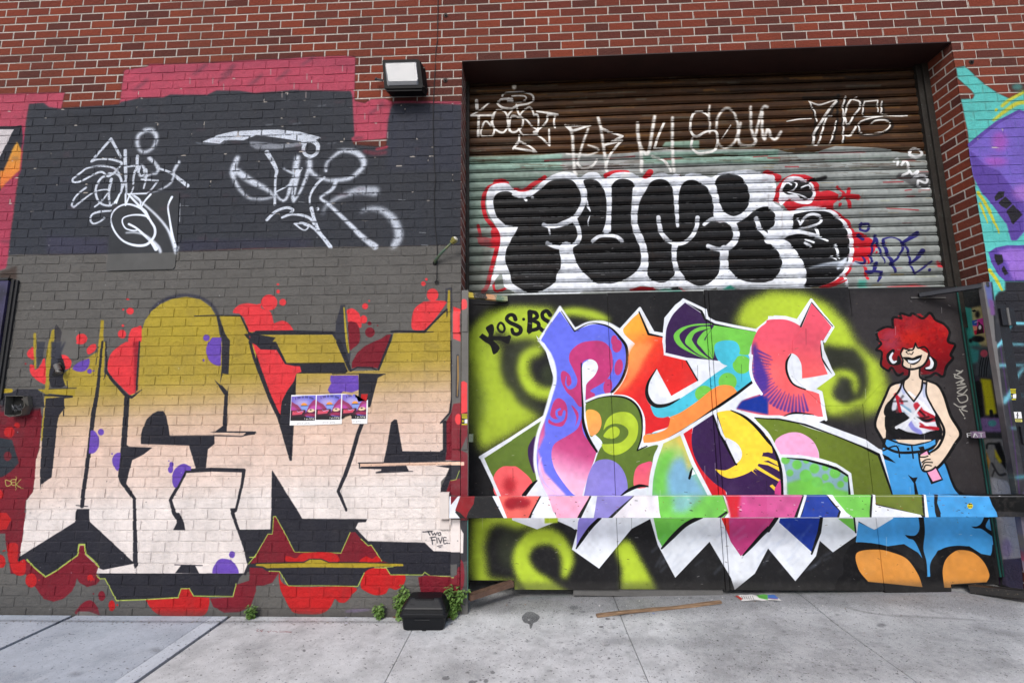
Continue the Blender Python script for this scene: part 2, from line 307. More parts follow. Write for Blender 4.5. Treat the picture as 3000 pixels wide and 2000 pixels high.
    # dome outline
    S('01: 1385,1290 1450,1220 1560,1165 1700,1140 1830,1160 1930,1215 1985,1290 2010,1380 2030,1500 2070,1568',[30,34,30,26,26,24,28,34,40,60],(58,58,70),soft=6)
    F('01: 1305,1460 1335,1370 1390,1290 1470,1225 1580,1175 1710,1158 1840,1180 1930,1245 1985,1330 2010,1450 2030,1568 1300,1568',(168,148,50),sm=0)
    F('02: 1900,90 1905,20 1950,-40 2032,-40 2032,100',PUR); O('01',[(1895,1532,30,30)],PUR)
    S('01: 1785,1332 1990,1325 2210,1330! 2290,1490 2352,1510',[8,10,12,24,14],K,sm=0); S('01: 2000,1340 2050,1500 2075,1568',[20,40,70],K)
    F('01: 2040,1520 2100,1540 2115,1568 2040,1568',K)
    # middle letter: red, black
    F('01: 2140,1300 2180,1240 2260,1215 2352,1225 11: 0,1228 45,1220 50,1260 130,1290 165,1400! 240,1375 300,1400 345,1462! 0,1475! 01: 2290,1480! 2240,1350! 2200,1310!',RED,sm=1)
    O('11',[(120,1208,76,72),(203,1108,16,18),(202,1042,13,9),(245,1206,32,32)],RED)
    F('11: 0,1478 700,1472 720,1490 735,1500 20,1502 180,1530 150,1568 12: 185,0 280,195 810,190 842,272 820,288 370,290 365,470 345,800 330,1090 310,1090 190,680 0,200 0,60 01: 2240,1500',K)
    S('11: 0,1478 350,1475 730,1485',24,K,sm=0)
    F('12: -60,0 10,30 40,70 190,75 265,205 350,222 405,225 418,275 370,292 348,362 280,460 235,550 225,672 205,635 120,450 50,250 -60,-60',RED)
    F('11: -65,1530 30,1530 180,1530 150,1568 12: 40,68 0,30 -55,0',K); S('02: 2295,0 12: -20,140 50,330 130,530 200,680',[26,26,26,28,24],K,sm=0)
    F('11: 730,1480 735,1380 770,1270 775,1230 820,1230 830,1568 12: 870,110 850,270 760,60 11: 745,1568 700,1503',(54,55,64),soft=3)
    S('11: 808,1255 820,1420 835,1568 12: 850,95',[12,18,22,16],(176,156,50))
    O('11',[(1002,1242,28,28),(1040,1193,8),(1565,996,13),(1538,1036,22,22),(988,1363,34,38)],RED)
    F('11: 835,1280 880,1262 930,1290 955,1330 970,1420 950,1440 920,1400 850,1390 840,1330',RED,sm=1)
    F('11: 850,1390 920,1395 950,1460 950,1568 12: 890,60 860,70 11: 850,1500',DRED,sm=1); O('11',[(1046,1482,44,46),(1118,1420,7),(1042,1400,18,18)],DRED)
    F('12: 880,245 880,190 930,100 1000,40 1080,0 11: 1150,1540 1200,1505 1240,1500 12: 1230,0 1130,260 1110,240 1060,235 920,232',DRED); 
    S('11: 1245,1510 12: 1228,0 1180,120 1125,255',[18,22,22,20],K,sm=0); S('12: 760,0 870,265',[50,22],K,sm=0); S('12: 880,262 930,235 1060,238 1105,258',14,K,sm=0)
    F('11: 1440,1455 1432,1350 1460,1260 1540,1200! 1560,1200! 1660,1190 1740,1195! 1745,1220 1650,1350 1555,1460!',RED,sm=1); O('11',[(1622,1138,54,58)],RED)
    S('11: 1245,1475 1300,1470 1545,1478! 1650,1370 1755,1270! 1755,1340',[18,16,22,18,14,6],K,sm=0); S('11: 1550,1480 1630,1476',[10,6],K)
    F('11: 1740,1080 1800,1070 1805,1200 1795,1300 1790,1568 1785,1568 1785,1095 1760,1095 1755,1200 1740,1200',(62,62,68),soft=2)
    S('12: 1790,0 1800,500 1780,650 1695,745',[12,16,16,12],K,sm=0); S('12: 1735,740 1735,1000',36,K,sm=0)
    F('12: 1815,0 1880,0 1880,540 1800,560 1800,200',(92,90,88)); S('12: 1855,130 1850,500',[28,30],K,sm=0); S('12: 1856,135 1858,330 1850,500',[14,16,6],(150,116,60),sm=0)
    F('12: 1815,570 1880,560 1880,1090 1740,1085 1752,1000 1750,730 1790,660',DRED); O('12',[(1860,710,30,50)],RED)
    F('11: 1812,1245 1880,1270 1880,1568 12: 1880,0 11: 1812,1540',RED)
    F('12: 1170,1110 1200,980 1240,740 1272,712 1295,715 1310,800 1345,1003 1690,1008 1720,985 1745,1000 1742,1090 1340,1105',K)
    S('12: 950,1118 1170,1110! 1915,1095',[12],K,sm=0); F('12: 945,1118 1915,1097 1918,1130 1400,1135 960,1150',(234,196,172)); S('12: 950,1112 950,1158 1160,1162 1155,1190! 1105,1200 1440,1187',[10,10,12,16,12,6],K,sm=0)
    F('12: 960,1145 1380,1135 1405,1185 1155,1192 1160,1165 965,1160',K); S('12: 940,1112 1175,1108',9,K,sm=0)
    F('12: 1650,1138 1780,1130 1915,1130 1870,1260 1780,1275 1740,1400 1695,1400 1698,1340 1745,1240 1780,1160',K); F('12: 1785,1270 1880,1250 1880,1415 1740,1400',DRED); S('12: 1870,1180 1840,1262 1790,1272',6,LIME,sm=0)
    # poster backdrop purple
    F('12: 685,310 940,308 945,440 880,465 800,455 780,475 680,475 660,440 690,380 680,350',PUR,sm=0)
    F('12: 945,295 1190,295 1120,330 1080,480 1050,600 1000,600 940,600',K,soft=1); S('12: 700,295 960,293 1185,298',8,K,sm=0)
    F('12: 965,480 1028,478 1015,540 1000,600 960,600',RED2); S('12: 970,760 935,850 880,1050 820,1220 755,1370! 790,1450 830,1545',[36,36,36,36,28,26,20],K,sm=0)
    F('12: 155,1188 220,1290 300,1420 395,1568 13: 425,55 1020,60 1010,85 940,88 915,140 1030,262 1550,275 1632,352 1885,362 1885,575 1240,570 1200,505 13: 1085,500 1000,545 935,672 300,672 215,540 0,540 03: 2250,540 2290,480 2195,155 2352,155 13: 132,152 12: 140,1568 145,1200',K)
    S('12: 150,1185 155,1568 13: 150,150',8,K,sm=0)
    # lower reds
    F('13: -50,460 0,390 105,195 150,195 160,40 180,30 250,160 355,360 780,370 865,180 910,175 965,240 1030,300 1060,295 1155,440 1250,465 700,460 100,460 -50,470',DRED)
    L=[8]
    S('13: -70,470 0,385 110,195! 150,195! 160,35! 180,33! 250,160 355,360! 780,370! 865,180',L,LIME,sm=0); S('13: 965,240 1030,302! 1058,295! 1155,440',L,LIME,sm=0)
    F('13: 270,400 310,400 370,415 440,370 700,368 770,440 680,455 620,430 480,430 420,450 280,445',RED2,sm=1); F('13: 950,440 1010,400 1070,420 1110,395 1150,440 1060,455 960,452',RED2,sm=1)
    F('13: -60,500 60,505 100,535 215,540 150,640 60,670 -60,670',DRED)
    F('13: 0,470 440,460 500,425 600,430 680,460 1000,460 1350,470 1355,488 1250,492 1085,495 1000,505 500,500 100,508 60,490 0,485',(168,146,42)); S('13: 0,462 440,452 490,425 600,424 670,455 1000,456 1350,464',8,K,sm=0)
    F('13: 215,545 300,672 890,680 870,760 820,820 760,820 725,790 680,870 600,925 450,930 340,910 270,800 220,680',RED2,soft=3,sm=1)
    F('13: 800,690 890,690 870,780 810,825 740,800',(170,30,36),soft=8,a=.6)
    F('13: 1000,545 1085,505 1195,505 1240,572 1365,572 1360,650 1290,705 1225,690 1190,740 1100,755 1010,720 960,670',RED2,soft=2,sm=1)
    S('13: 120,535 215,538! 298,670! 600,668 935,675! 995,550',L,LIME,sm=0); S('13: 1090,503 1195,505! 1235,568! 1530,570! 1550,545! 1600,580 1820,588',L,LIME,sm=0); S('13: 1180,500 1260,495',6,LIME)
    F('13: 1490,590 1560,575 1700,585 1820,590 1850,520 1870,470 1890,430 1890,730 1700,755 1520,750 1500,660',DRED,soft=2)
    # far lower left
    O('03',[(285,620,52,66),(358,618,9),(828,598,28,32),(860,610,10)],RED2); F('03: 0,380 50,430 40,490 0,505 -200,505 -200,380',RED2,sm=1); F('03: 75,290 165,290 165,440 230,430 228,560 130,560 75,400',RED2,sm=1); F('03: -100,0 60,0 105,60 60,150 0,160 -100,150',RED2); S('03: 30,350 48,345',10,RED2)
    O('03',[(935,762,32,46),(860,742,8)],DRED); O('03',[(1027,852,30,50),(1078,846,9)],RED2)
    F('03: 700,930 720,870 780,815 840,805 890,860 920,940!',DRED,sm=1); F('03: 700,945 720,905 820,905 930,945',(130,126,122),soft=3)
    F('03: 1335,795! 1640,785! 1665,700! 1740,700! 1780,770! 1925,780! 1920,850 1870,940 1700,950 1500,945 1400,890',RED2,soft=2,sm=1)
    F('03: 1930,785 2140,775 2170,660 2352,600 13: 0,680 0,720 03: 2300,860 2200,910 2060,915 1960,860',DRED,soft=2)
    S('03: 885,575 920,605! 965,602! 1070,805! 1330,795 1635,778! 1665,695! 1740,695! 1780,762! 2140,768! 2170,650',[9],LIME,sm=0)
    S('03: 2295,408 2345,405 2352,380',[9],LIME,sm=0)
    S('13: 820,905 900,900 1040,890',[10,26,10],(140,120,170),soft=8,a=.6)
    # TWO FIVE..
    S('13: 1532,176 1620,170',9,K); S('13: 1580,172 1598,205',8,K); S('13: 1612,180 1625,205! 1640,185! 1650,205! 1665,180',7,K); S('13: 1690,180 1672,190 1680,207 1698,200 1692,180',7,K)
    S('13: 1600,228 1650,222',8,K); S('13: 1612,228 1622,288',8,K); S('13: 1612,252 1645,250',7,K); S('13: 1660,230 1664,275',8,K); S('13: 1675,232 1695,278! 1710,225',7,K); S('13: 1748,228 1722,230 1728,282 1755,276',7,K); S('13: 1724,254 1745,252',6,K); O('13',[(1762,280,5),(1776,280,5)],K); S('13: 1668,306 1712,300',6,K); S('13: 1680,318 1700,316',5,K)
    F('13: 1000,0 1885,0 1885,40 1785,40 1020,60',(226,216,212),a=0)
    # -------- right-hand wall
    TEAL=(92,196,190); LIL=(120,98,196); PU2=(92,68,158)
    F('30: 1725,620 1810,605 1900,690 2000,780 2120,860 2220,905 2300,880 2352,840 3400,700 3400,1568 31: 3400,1100 2180,1100 2060,1240 2040,1100 1985,640 1930,300 1890,60 30: 1860,1500 1830,1200 1810,1100 1770,910 1880,905 1895,870 1860,830 1740,720',TEAL,soft=6)
    F('30: 1770,910 1860,905 1895,880 1860,835 1740,740 1745,800',(105,40,36),soft=4,a=.0)
    F('30: 1845,1330 1960,1240 2100,1130 2310,1015 3400,1400 31: 3400,1000 2180,1000 31: 2050,750 2160,700 2352,680 3400,600 3400,700 2352,560 2280,640 2235,640 2190,480 2100,380 1960,200 1890,60 30: 1850,1450',LIL,soft=3)
    S('30: 1845,1335 1960,1240 2100,1130 2310,1018 2600,1100',[34,34,32,26,26],PU2,sm=0)
    F('30: 1850,1380 2000,1520 2120,1568 31: 2352,290 2352,560 2280,640 2235,640 2190,480 2100,380 1960,200 1890,60',PU2,soft=10)
    F('31: 1900,140 2010,250 2110,380 2180,480 2230,640 2290,640 2352,590 3400,560 3400,690 2352,680 2200,685 2100,710 2030,750 2060,900 2150,1100 2050,1110 1990,680 1930,330',TEAL,soft=3)
    F('31: 2025,750 2090,705 2200,683 3400,700 3400,1010 2180,1012 2120,960 2060,860',PU2,soft=2); F('31: 2110,740 2220,710 3400,740 3400,1000 2250,1000 2190,840',(150,110,205),soft=14)
    for q in ('2120,190 2175,190 2165,240 2090,280 2080,240','2120,290 2180,235 2245,300 2190,350 2135,320','2250,310 2340,400 2250,495 2190,370','2080,765 2150,770 2165,840 2110,870 2080,800','2165,870 2210,940 2175,960 2145,900'): F('31: '+q,(34,32,38),soft=2)
    O('30',[(2130,1300,70,90),(2090,1480,110,40)],(190,84,186),soft=40,a=.6)
    O('31',[(2350,200,100,80)],(200,130,210),soft=40,a=.5)
    Y2=(206,202,60)
    S('30: 2150,975 2230,910 2352,845',[30,30,34],Y2,soft=5); S('30: 2070,1105 2180,1020 2290,950 2400,940',[20,36,40,44],Y2,soft=5); O('30',[(2097,1010,14,14)],Y2)
    S('31: 1930,200 2010,320 2070,450 2125,570',[30,30,26,12],Y2,soft=4); S('31: 1950,300 1990,400 2020,480',[24,20,8],Y2,soft=4); S('31: 2035,910 2100,1000 2150,1090',[30,30,24],Y2,soft=4)
    O('30',[(2290,800,60,40)],TEAL,soft=24,a=.7)
    F('31: 2180,1015 3400,1010 3400,1568 33: 3400,900 2200,900 31: 2060,1568 2050,1200 2120,1110 2180,1100',(40,40,46),soft=10)
    CY=(120,206,226)
    for q in ('31: 2200,1120 2340,1118','32: 2250,120 2352,118'): S(q,6,(60,60,66))
    S('32: 2100,0 2180,560 2240,1000 2290,1500',10,(60,34,80),soft=3)
    S('31: 2130,1410 2220,1400 2352,1400 2700,1420',[30,26,26,26],CY,soft=10); S('31: 2230,1420 2170,1500 2120,1568 32: 2050,80',[26,24,22,16],CY,soft=6)
    S('32: 2090,30 2200,20 2352,25',22,CY,soft=12,a=.8); S('32: 2090,220 2352,210',[30,16],CY,soft=16,a=.8); S('32: 2350,240 2250,380 2140,560',[20,26,30],CY,soft=16,a=.85); S('32: 2150,520 2352,490',[40,14],CY,soft=20,a=.5)
    S('32: 2200,790 2352,790',16,CY,soft=14,a=.6); S('32: 2250,1240 2352,1230',26,(70,150,165),soft=12,a=.8)
    F('32: 2270,1568 2310,1380 2352,1340 3400,1340 3400,1568',(90,76,120),soft=10,a=.8); F('33: 2260,0 3400,0 3400,560 2352,560 2320,320',(150,140,160),soft=12)
    O('33',[(2320,260,40,70)],(190,176,100),soft=14); O('33',[(2340,400,30,50)],(190,60,90),soft=10)

    c.sk=0
    # steel jamb channel and gate stile on the left
    F('11: 1800,1300 1880,1300 1880,1568 1800,1568',GREY,a=0)
    F('11: 1883,1090 1960,1090 1960,1568 12: 1960,1568 1883,1568',GREY)
    F('11: 1890,1215 1900,1190 1920,1184 1940,1200 1945,1250 1930,1275 1890,1278',RED,sm=1)
    F('12: 1883,372 1915,362 1945,380 1948,1568 1883,1568',RED); F('12: 1883,660 1948,640 1950,1400 1883,1400',DRED,soft=2)
    F('12: 1945,860 1950,1020 1885,990 1900,960',(84,82,80)); F('12: 1883,1097 1918,1095 1918,1128 1883,1132',(234,196,172)); F('12: 1883,1400 1950,1400 1950,1568 13: 1950,60 1883,60',(120,24,40))
    F('13: 1883,60 1960,60 1960,900 1883,900',(44,44,50)); F('13: 1883,130 1912,180 1908,358 1883,358',(226,216,212)); F('13: 1883,440 1960,430 1960,830 1883,830',(70,69,69)); F('13: 1885,440 1898,425 1915,470 1922,560 1915,640 1900,680 1885,690',DRED,sm=1)
    F('13: 1786,60 1882,60 1882,358 1786,358',(226,216,212)); F('13: 1786,360 1882,360 1882,480 1786,480',(44,44,50)); F('13: 1786,470 1850,462 1850,560 1786,590',(84,83,82)); S('13: 1950,60 1952,780',5,(70,150,140))
    # right-hand gate stile
    F('31: 1925,1050 1965,1015 2020,1010 2062,1568 32: 2072,0 2165,850 2262,1568 33: 2330,900 2240,900 32: 2195,1500 2090,800 2000,0 31: 1960,1568',(110,108,108))
    F('31: 1965,1060 2020,1015 2045,1240 2000,1260',(84,92,150),soft=6); F('31: 2000,1180 2045,1200 2060,1330 2020,1330',(110,70,130),soft=10)
    F('32: 2090,600 2140,560 2200,900 2240,1100 2170,1080 2130,820',(52,50,56),soft=20,a=.8); F('32: 2170,1200 2220,1200 2250,1400 2190,1400',(120,128,96),soft=16,a=.7)
    F('33: 2352,0 2262,0 2330,900 2352,900',(70,66,80),soft=6,a=.8)
    c.sk=0
    # overspray and coverage
    r=np.random.default_rng(21)
    for i in range(160):
        x=r.random()*1340; y=300+r.random()*420; S(f'00: {x*TS:.0f},{y*TS:.0f} {(x+r.random()*30)*TS:.0f},{(y+r.random()*6-3)*TS:.0f}',6+r.random()*26,((34,35,40),(70,72,80),(84,60,70),(40,40,44))[int(r.integers(4))],soft=14,a=.35)
    for i in range(120):
        x=r.random()*1340; y=730+r.random()*1060; S(f'00: {x*TS:.0f},{y*TS:.0f} {(x+r.random()*26)*TS:.0f},{(y+r.random()*10)*TS:.0f}',10+r.random()*40,((70,68,66),(130,126,120),(90,80,70))[int(r.integers(3))],soft=24,a=.13)
    for i in range(260):
        x=r.random()*1350; y=300+r.random()**.7*1500; O('00',[(x*TS,y*TS,2+r.random()*4,2+r.random()*3)],((200,200,204),(30,30,32),(120,110,104))[int(r.integers(3))],a=.7)
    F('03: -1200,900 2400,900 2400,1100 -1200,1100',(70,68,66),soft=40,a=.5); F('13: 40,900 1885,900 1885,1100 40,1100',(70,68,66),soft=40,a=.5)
    c.mottle(.08,(90,30,9),5)
def paint_shutter(c):
    F,S,O=c.F,c.S,c.O
    B=(24,24,26); W=(232,236,244); R=(192,34,46); NV=(36,34,98)
    F('10: 1700,300 20: 0,300 30: 2000,300 31: 2200,1300 21: 0,1400 11: 1700,1400',(66,44,28))
    F('10: 1800,600 2352,620 20: 2352,560 30: 1700,560 1700,760 20: 1200,820 10: 1800,860',(48,32,20),soft=60,a=.8)
    # rust mottling in long horizontal drifts
    r=np.random.default_rng(5)
    for i in range(620):
        x=1340+r.random()*1390; y=215+r.random()**.8*265-(x-1370)*.025; l=20+r.random()*120
        col=((96,62,28),(60,34,18),(118,80,34),(96,96,88),(30,20,14))[int(r.integers(5))]
        X=(x-750)*TS;  S(f'10: {X:.0f},{y*TS:.0f} {X+l*TS:.0f},{(y-l*.03)*TS:.0f}',4+r.random()*14,col,soft=6,a=.3+.45*r.random())
    GR=((1400,600),(2700,560),[(0,(134,142,136)),(.3,(146,149,147)),(.6,(146,150,148)),(1,(140,146,144))])
    F('10: 1700,1510 2050,1500 2352,1470 20: 0,1460 250,1430 460,1400 820,1420 1100,1400 1400,1370 1720,1375 1850,1370 30: 60,1370 240,1400 430,1395 620,1340 1100,1360 1220,1400 1500,1420 31: 1700,1100 21: 0,1300 11: 1700,1250',GR[2][0][1],grad=GR,soft=3)
    F('20: 1410,1300 1720,1285 1725,1360 1380,1340',(134,166,150),soft=4,a=.9)
    F('10: 1900,1440 2352,1425 20: 460,1410 460,1560 10: 1900,1560',(136,172,158),soft=12,a=.8)
    F('20: 1200,1400 2352,1380 30: 100,1370 100,1490 20: 1200,1500',(130,166,150),soft=10,a=.8)
    F('11: 1900,0 2352,0 21: 380,20 100,140 11: 2130,160 2060,330 2150,500 1900,520',(118,142,130),soft=14,a=.7)
    F('11: 1900,560 2100,560 2080,1100 1900,1100',(96,104,96),soft=20,a=.7); F('11: 1960,620 2110,640 2060,900 1960,840',(120,146,134),soft=6,a=.7)
    F('20: 470,1480 800,1440 1100,1460 1000,1568 480,1568',(164,158,160),soft=16,a=.6)
    for q in ('20: 300,1470 600,1455','20: 900,1450 1130,1430','20: 1400,1455 1560,1445','20: 2220,1440 2352,1425','30: 480,1400 900,1392','30: 0,1450 110,1450','30: 160,1530 280,1530','31: 1060,105 1240,100','31: 1260,180 1320,170','31: 1100,340 1380,360','31: 690,600 740,590','30: 1240,1470 1360,1465'):
        S(q,12,(150,36,44),soft=3,a=.8)
    for i in range(130):
        x=1370+r.random()*1380; y=430+r.random()*400; l=10+r.random()*50; col=((180,178,120),(200,200,196),(100,104,100),(80,80,76))[int(r.integers(4))]
        X=(x-750)*TS;  S(f'10: {X:.0f},{y*TS:.0f} {X+l*TS:.0f},{(y-l*.02)*TS:.0f}',3+r.random()*8,col,soft=4,a=.3)
    F('31: 1200,20 1480,10 1530,150 1380,160 1180,60',(88,88,90),soft=8,a=.9)
    r=np.random.default_rng(9)
    for i in range(330):
        x=1350+r.random()*1370; t=(x-1350)/1400; yb=474-14*t+18*math.sin(t*9)-22*max(0,math.sin(t*5+2)); d=r.normal()*13; y=yb+d-(0); l=12+r.random()*90
        col=(60,38,24) if d>0 else ((126,142,132),(134,160,148),(150,152,148))[int(r.integers(3))]
        S(f'00: {x*TS:.0f},{y*TS:.0f} {(x+l)*TS:.0f},{(y-l*.02)*TS:.0f}',[2,6+r.random()*14,3],col,soft=3,a=.85)
    for i in range(300):
        x=1360+r.random()*1360; y=480+r.random()*370; l=4+r.random()*40; S(f'00: {x*TS:.0f},{y*TS:.0f} {(x+l)*TS:.0f},{(y-l*.02)*TS:.0f}',2+r.random()*7,((96,92,84),(168,172,166),(70,66,60),(140,120,70),(150,60,60))[int(r.integers(5))],soft=3,a=.6)
    c.sk=.8
    # thin hand tags on the rusty slats
    T=(232,230,226)
    def s(p,w=20,col=T,**k): S(p,w,col,soft=k.pop('soft',3)*.7,a=k.pop('a',.97),**k)
    s('10: 2025,920 2030,990',34); s('10: 2140,940 2090,985 1975,1060! 2180,1058',18); s('10: 2045,1070 2040,1245',26); s('10: 2170,1060 2165,1150 2110,1110 2075,1170 2070,1240 2160,1245 2190,1190 2160,1120',20)
    s('10: 2352,905 2250,910 2220,950 2270,985 2352,990',22); s('10: 2320,905 2352,920',30); s('20: 0,990 60,965 150,950 195,915 180,870 80,840 -60,850 -90,880',20); s('20: 0,880 100,880 130,900 80,930 -40,920',16)
    s('20: 20,790 20,800',44,soft=12); s('10: 2180,1050 2220,1000 2290,1030 2320,1120 2280,1210 2210,1195 2170,1120 2190,1040',20); s('10: 2352,1010 2310,1080 2330,1200',20)
    s('20: 40,960 60,1040 100,1090 90,1160 30,1210 -20,1190 20: -10,1070 60,1070',20); s('20: 75,1050 130,990 175,985 200,1050! 240,1060 235,1180 180,1150 120,1090 70,1080',18); s('20: 230,1020 420,1048! 330,1050 320,1110 240,1190 200,1210! 290,1280 345,1335! 340,1190',20); s('20: 400,1050 385,1110 395,1170',20)
    s('20: 60,1180 100,1230 200,1235 240,1200',18); s('20: 65,1240 60,1300 10,1365! 60,1300 140,1330 222,1390! 20,1360',20)
    s('20: 490,1145 560,1195 720,1145! 500,1150',24); s('20: 530,1160 555,1240 560,1330 575,1568 21: 590,30',30,soft=7); s('20: 700,1180 670,1260 640,1350 600,1500',24,soft=7); s('20: 790,1075 815,1160 830,1260 850,1400 870,1568',30,soft=7); s('20: 830,1180 1015,1250! 850,1330! 1010,1285! 900,1420 860,1540',24); s('20: 500,1410 700,1420 800,1370 700,1330',18,soft=6); s('20: 600,1500 650,1540 740,1520 780,1460',22)
    s('20: 1155,1125 1160,1240 1190,1420 1190,1568',34,soft=8); s('20: 1310,1070 1290,1200 1260,1380 1230,1410 1190,1350',32,soft=8); s('20: 1400,1120 1340,1260 1310,1360! 1470,1365',24); s('20: 1475,1080 1475,1300 1480,1450 1490,1568',30,soft=7); s('20: 1290,1430 1380,1460 1440,1520 1460,1568',26)
    s('20: 1815,970 1810,1060 1820,1130 1815,1220',20,soft=7); s('20: 1800,1060 1740,1020 1670,1040 1640,1130 1650,1220 1700,1250 1780,1210 1860,1200 1890,1260 1870,1370 1780,1400 1700,1400 1650,1340 1660,1270',24)
    s('20: 1880,1180 1890,1080 1950,1000 2010,1000 2060,1080 2080,1200 2040,1310 1960,1355 1900,1320',24,soft=6); s('20: 2010,1150 1930,1270',12); s('20: 2100,1130 2080,1250 2100,1320 2200,1330 2240,1290 2200,1180 2195,980',28,soft=7); s('20: 2230,1280 2300,1000 2352,980',26,soft=8); s('20: 2300,1020 2300,1180 2320,1280 30: 0,1180 40,1270 80,1270 120,1210',28,soft=6)
    def d(p,w=20): S(p,w,(22,20,18),soft=7,a=.9)
    d('30: 330,895 620,890 650,870',30); d('30: 400,960 440,1080 430,1200 410,1290',24); d('30: 660,880 610,980 560,1060 480,1150 430,1280'); d('30: 650,890 640,1000 640,1120 600,1290'); d('30: 720,890 710,1000 690,1100 700,1300'); d('30: 850,900 1020,890',28); d('30: 870,920 840,1000 770,1100 720,1160'); d('30: 880,1000 900,1070 1060,1050 1050,930'); d('30: 850,1150 840,1230 1000,1240 1120,1190 1150,1120 1060,1090 900,1110'); d('30: 180,1110 400,1070',16)
    for p,w in (('30: 380,930 470,960 590,925 640,910',14),('30: 380,930 430,1020 450,1110',14),('30: 630,930 560,1010 490,1120 430,1210 420,1310',24),('30: 590,1060 540,1080 500,1200 460,1320 410,1320',18),('30: 630,1110 610,1200 575,1310',14),('30: 720,880 690,980 700,1090 690,1300',16),('30: 820,890 750,930 710,1060 740,1140 790,1060 850,980 840,930 780,910',18),('30: 810,1160 760,1240 710,1240',20),('30: 890,930 880,1060 1020,1060! 1060,1040',14),('30: 900,930 1010,920! 1015,1020',14),('30: 1050,930 1045,1030',16),('30: 950,1135 990,1105 1080,1100 1130,1130 1090,1190 980,1220 880,1225 840,1180 860,1110 1060,1060',14),('30: 1080,1050 1200,1060 1280,1055',22),('30: 170,1115 300,1090 400,1080',[6,18,20])): s(p,w)
    s('30: 1300,1400 1340,1360 1400,1375 1410,1420 1360,1440 1300,1420',26,(226,228,230)); s('30: 1160,1480 1200,1450 1190,1510',22,(226,228,230)); s('30: 1230,1510 1270,1470 1300,1568 31: 1240,40',24,(226,228,230)); s('31: 1300,0 1330,30 1380,0 1350,60! 1400,40 1460,50 1450,110 1380,90 1390,140 1470,160 1500,120',22,(216,218,222))
    c.sk=.45
    # big black-and-white throw-up
    for p,w in (('11: 2190,130 2120,170 2085,280 2110,420 2170,500 2240,600 2215,700 2160,900 2120,1060 2085,1105',40),('11: 2040,500 2060,600 2040,610',30),('11: 2200,100 2260,90 2300,110',50),('11: 2200,960 2110,1080',20),('11: 2180,960 2200,1100 2352,1050',22),('11: 2080,640 2200,660 2200,560',90),
        ('21: 20,170 110,180 200,120 300,60',44),('21: 860,40 950,10 1060,15',40),('21: 1230,60 1270,10',60),('21: 2330,60 2352,20 31: 90,60',70),('31: 600,370 720,450 780,560 800,640 790,780 730,930 640,1010 500,1070',36),('31: 780,620 860,630 920,690 870,760 810,760',130),('31: 870,700 890,800 900,920 915,985',28),('31: 900,760 930,840',20),('31: 1000,685 1002,688',36),('31: 1000,745 1002,746',18),('31: 800,800 730,900',20)): S(p,w,R,soft=2)
    F('31: 50,270 80,150 140,70 230,30 340,35 430,65 470,130 480,190 560,170 650,215 655,260 605,300 615,355 500,340 330,330 210,370 130,300',R,soft=2); 
    S('31: 640,145 700,210 660,260',24,R); S('31: 750,165 735,230 760,325',34,R); S('31: 690,215 830,240',[24,50],R); O('31',[(668,305,16),(1003,688,18)],R)
    F('11: 2130,170 2200,120 2300,112 2352,150 21: 0,150 60,188 130,188 220,150 310,70 450,12 560,20 620,55 700,15 780,15 850,60 950,18 1080,14 1180,50 1230,70 1300,32 1380,15 1460,30 1540,55 1640,15 1740,25 1830,60 1900,20 2000,2 2200,-10 2352,30 31: 60,50 78,170 55,280 110,320 200,365 330,325 500,325 620,375 720,470 775,560 792,680 785,800 730,920 640,990 540,1040 400,1068 280,1078 0,1085 21: 2352,1088 2200,1092 2050,1075 1900,1066 1800,1092 1680,1092 1500,1072 1400,1092 1200,1052 1080,1090 900,1096 700,1102 500,1142 200,1160 100,1155 11: 2352,1100 2280,1060 2250,940 2150,1060 2200,850 2245,620 2200,500 2140,400 2115,300',W,soft=2,sm=1)
    K=dict(sm=1,soft=1)
    F('11: 2182,250 2230,200 2300,185 2352,205 21: 0,222 60,245 130,240 200,215 280,150 360,90 450,70 540,80 605,150 635,240 620,340 590,400 540,440 600,530 600,600 560,660 490,680 435,715 450,820 440,920 400,1010 330,1070 230,1108 150,1112 60,1070 0,1020 11: 2330,930 2290,820 2300,720 2340,640 21: 0,610 40,550 55,510! 0,500 11: 2290,490 2215,420 2185,330',B,**K)
    F('21: 655,95 700,72 760,80 820,130 860,220 870,350 860,470 830,560! 910,560! 915,180 925,120 980,75 1050,72 1120,115 1140,200 1100,330 1100,480 1120,570 1165,660 1192,760 1180,860 1120,940 1040,990 930,1030 850,1030 780,1028 690,960 615,880 575,780 562,705 620,660 640,600 625,500 600,420 660,330 690,250 685,170',B,**K)
    F('21: 1180,270 1230,180 1280,100 1370,75 1450,110 1480,180 1490,300 1500,420! 1530,420! 1530,250 1560,130 1620,85 1700,90 1780,140 1830,220 1855,330 1850,410! 1900,470 1960,470 2020,520 2030,610 1990,660 1905,730! 1915,800 1910,900 1870,980 1780,1045 1680,1045 1580,980 1515,900 1490,960! 1400,1022 1290,1000 1230,930! 1255,850 1240,700 1200,590 1160,500 1155,390',B,**K)
    F('21: 1870,130 1900,50 2000,20 2100,50 2160,130 2185,230 2170,320 2110,390 2030,415 1960,380 1910,290',B,**K)
    F('21: 1990,730 2060,640 2085,560 2062,480! 2150,430 2220,370 2290,332 2352,325 31: 10,335 60,380 70,440 50,510 0,540! 0,650! 80,720 128,820 118,900 60,990 0,1015 21: 2300,1025 2150,1015 2050,960 1992,880',B,**K)
    F('31: 240,395! 400,365 540,372 640,430 710,510 745,600 752,700 740,820 690,920 600,1010 500,1050 400,1062 290,1050! 335,940 310,850 250,740 140,630! 220,560 230,470',B,**K)
    s2=lambda p,w,**k: S(p,w,W,soft=2,**k)
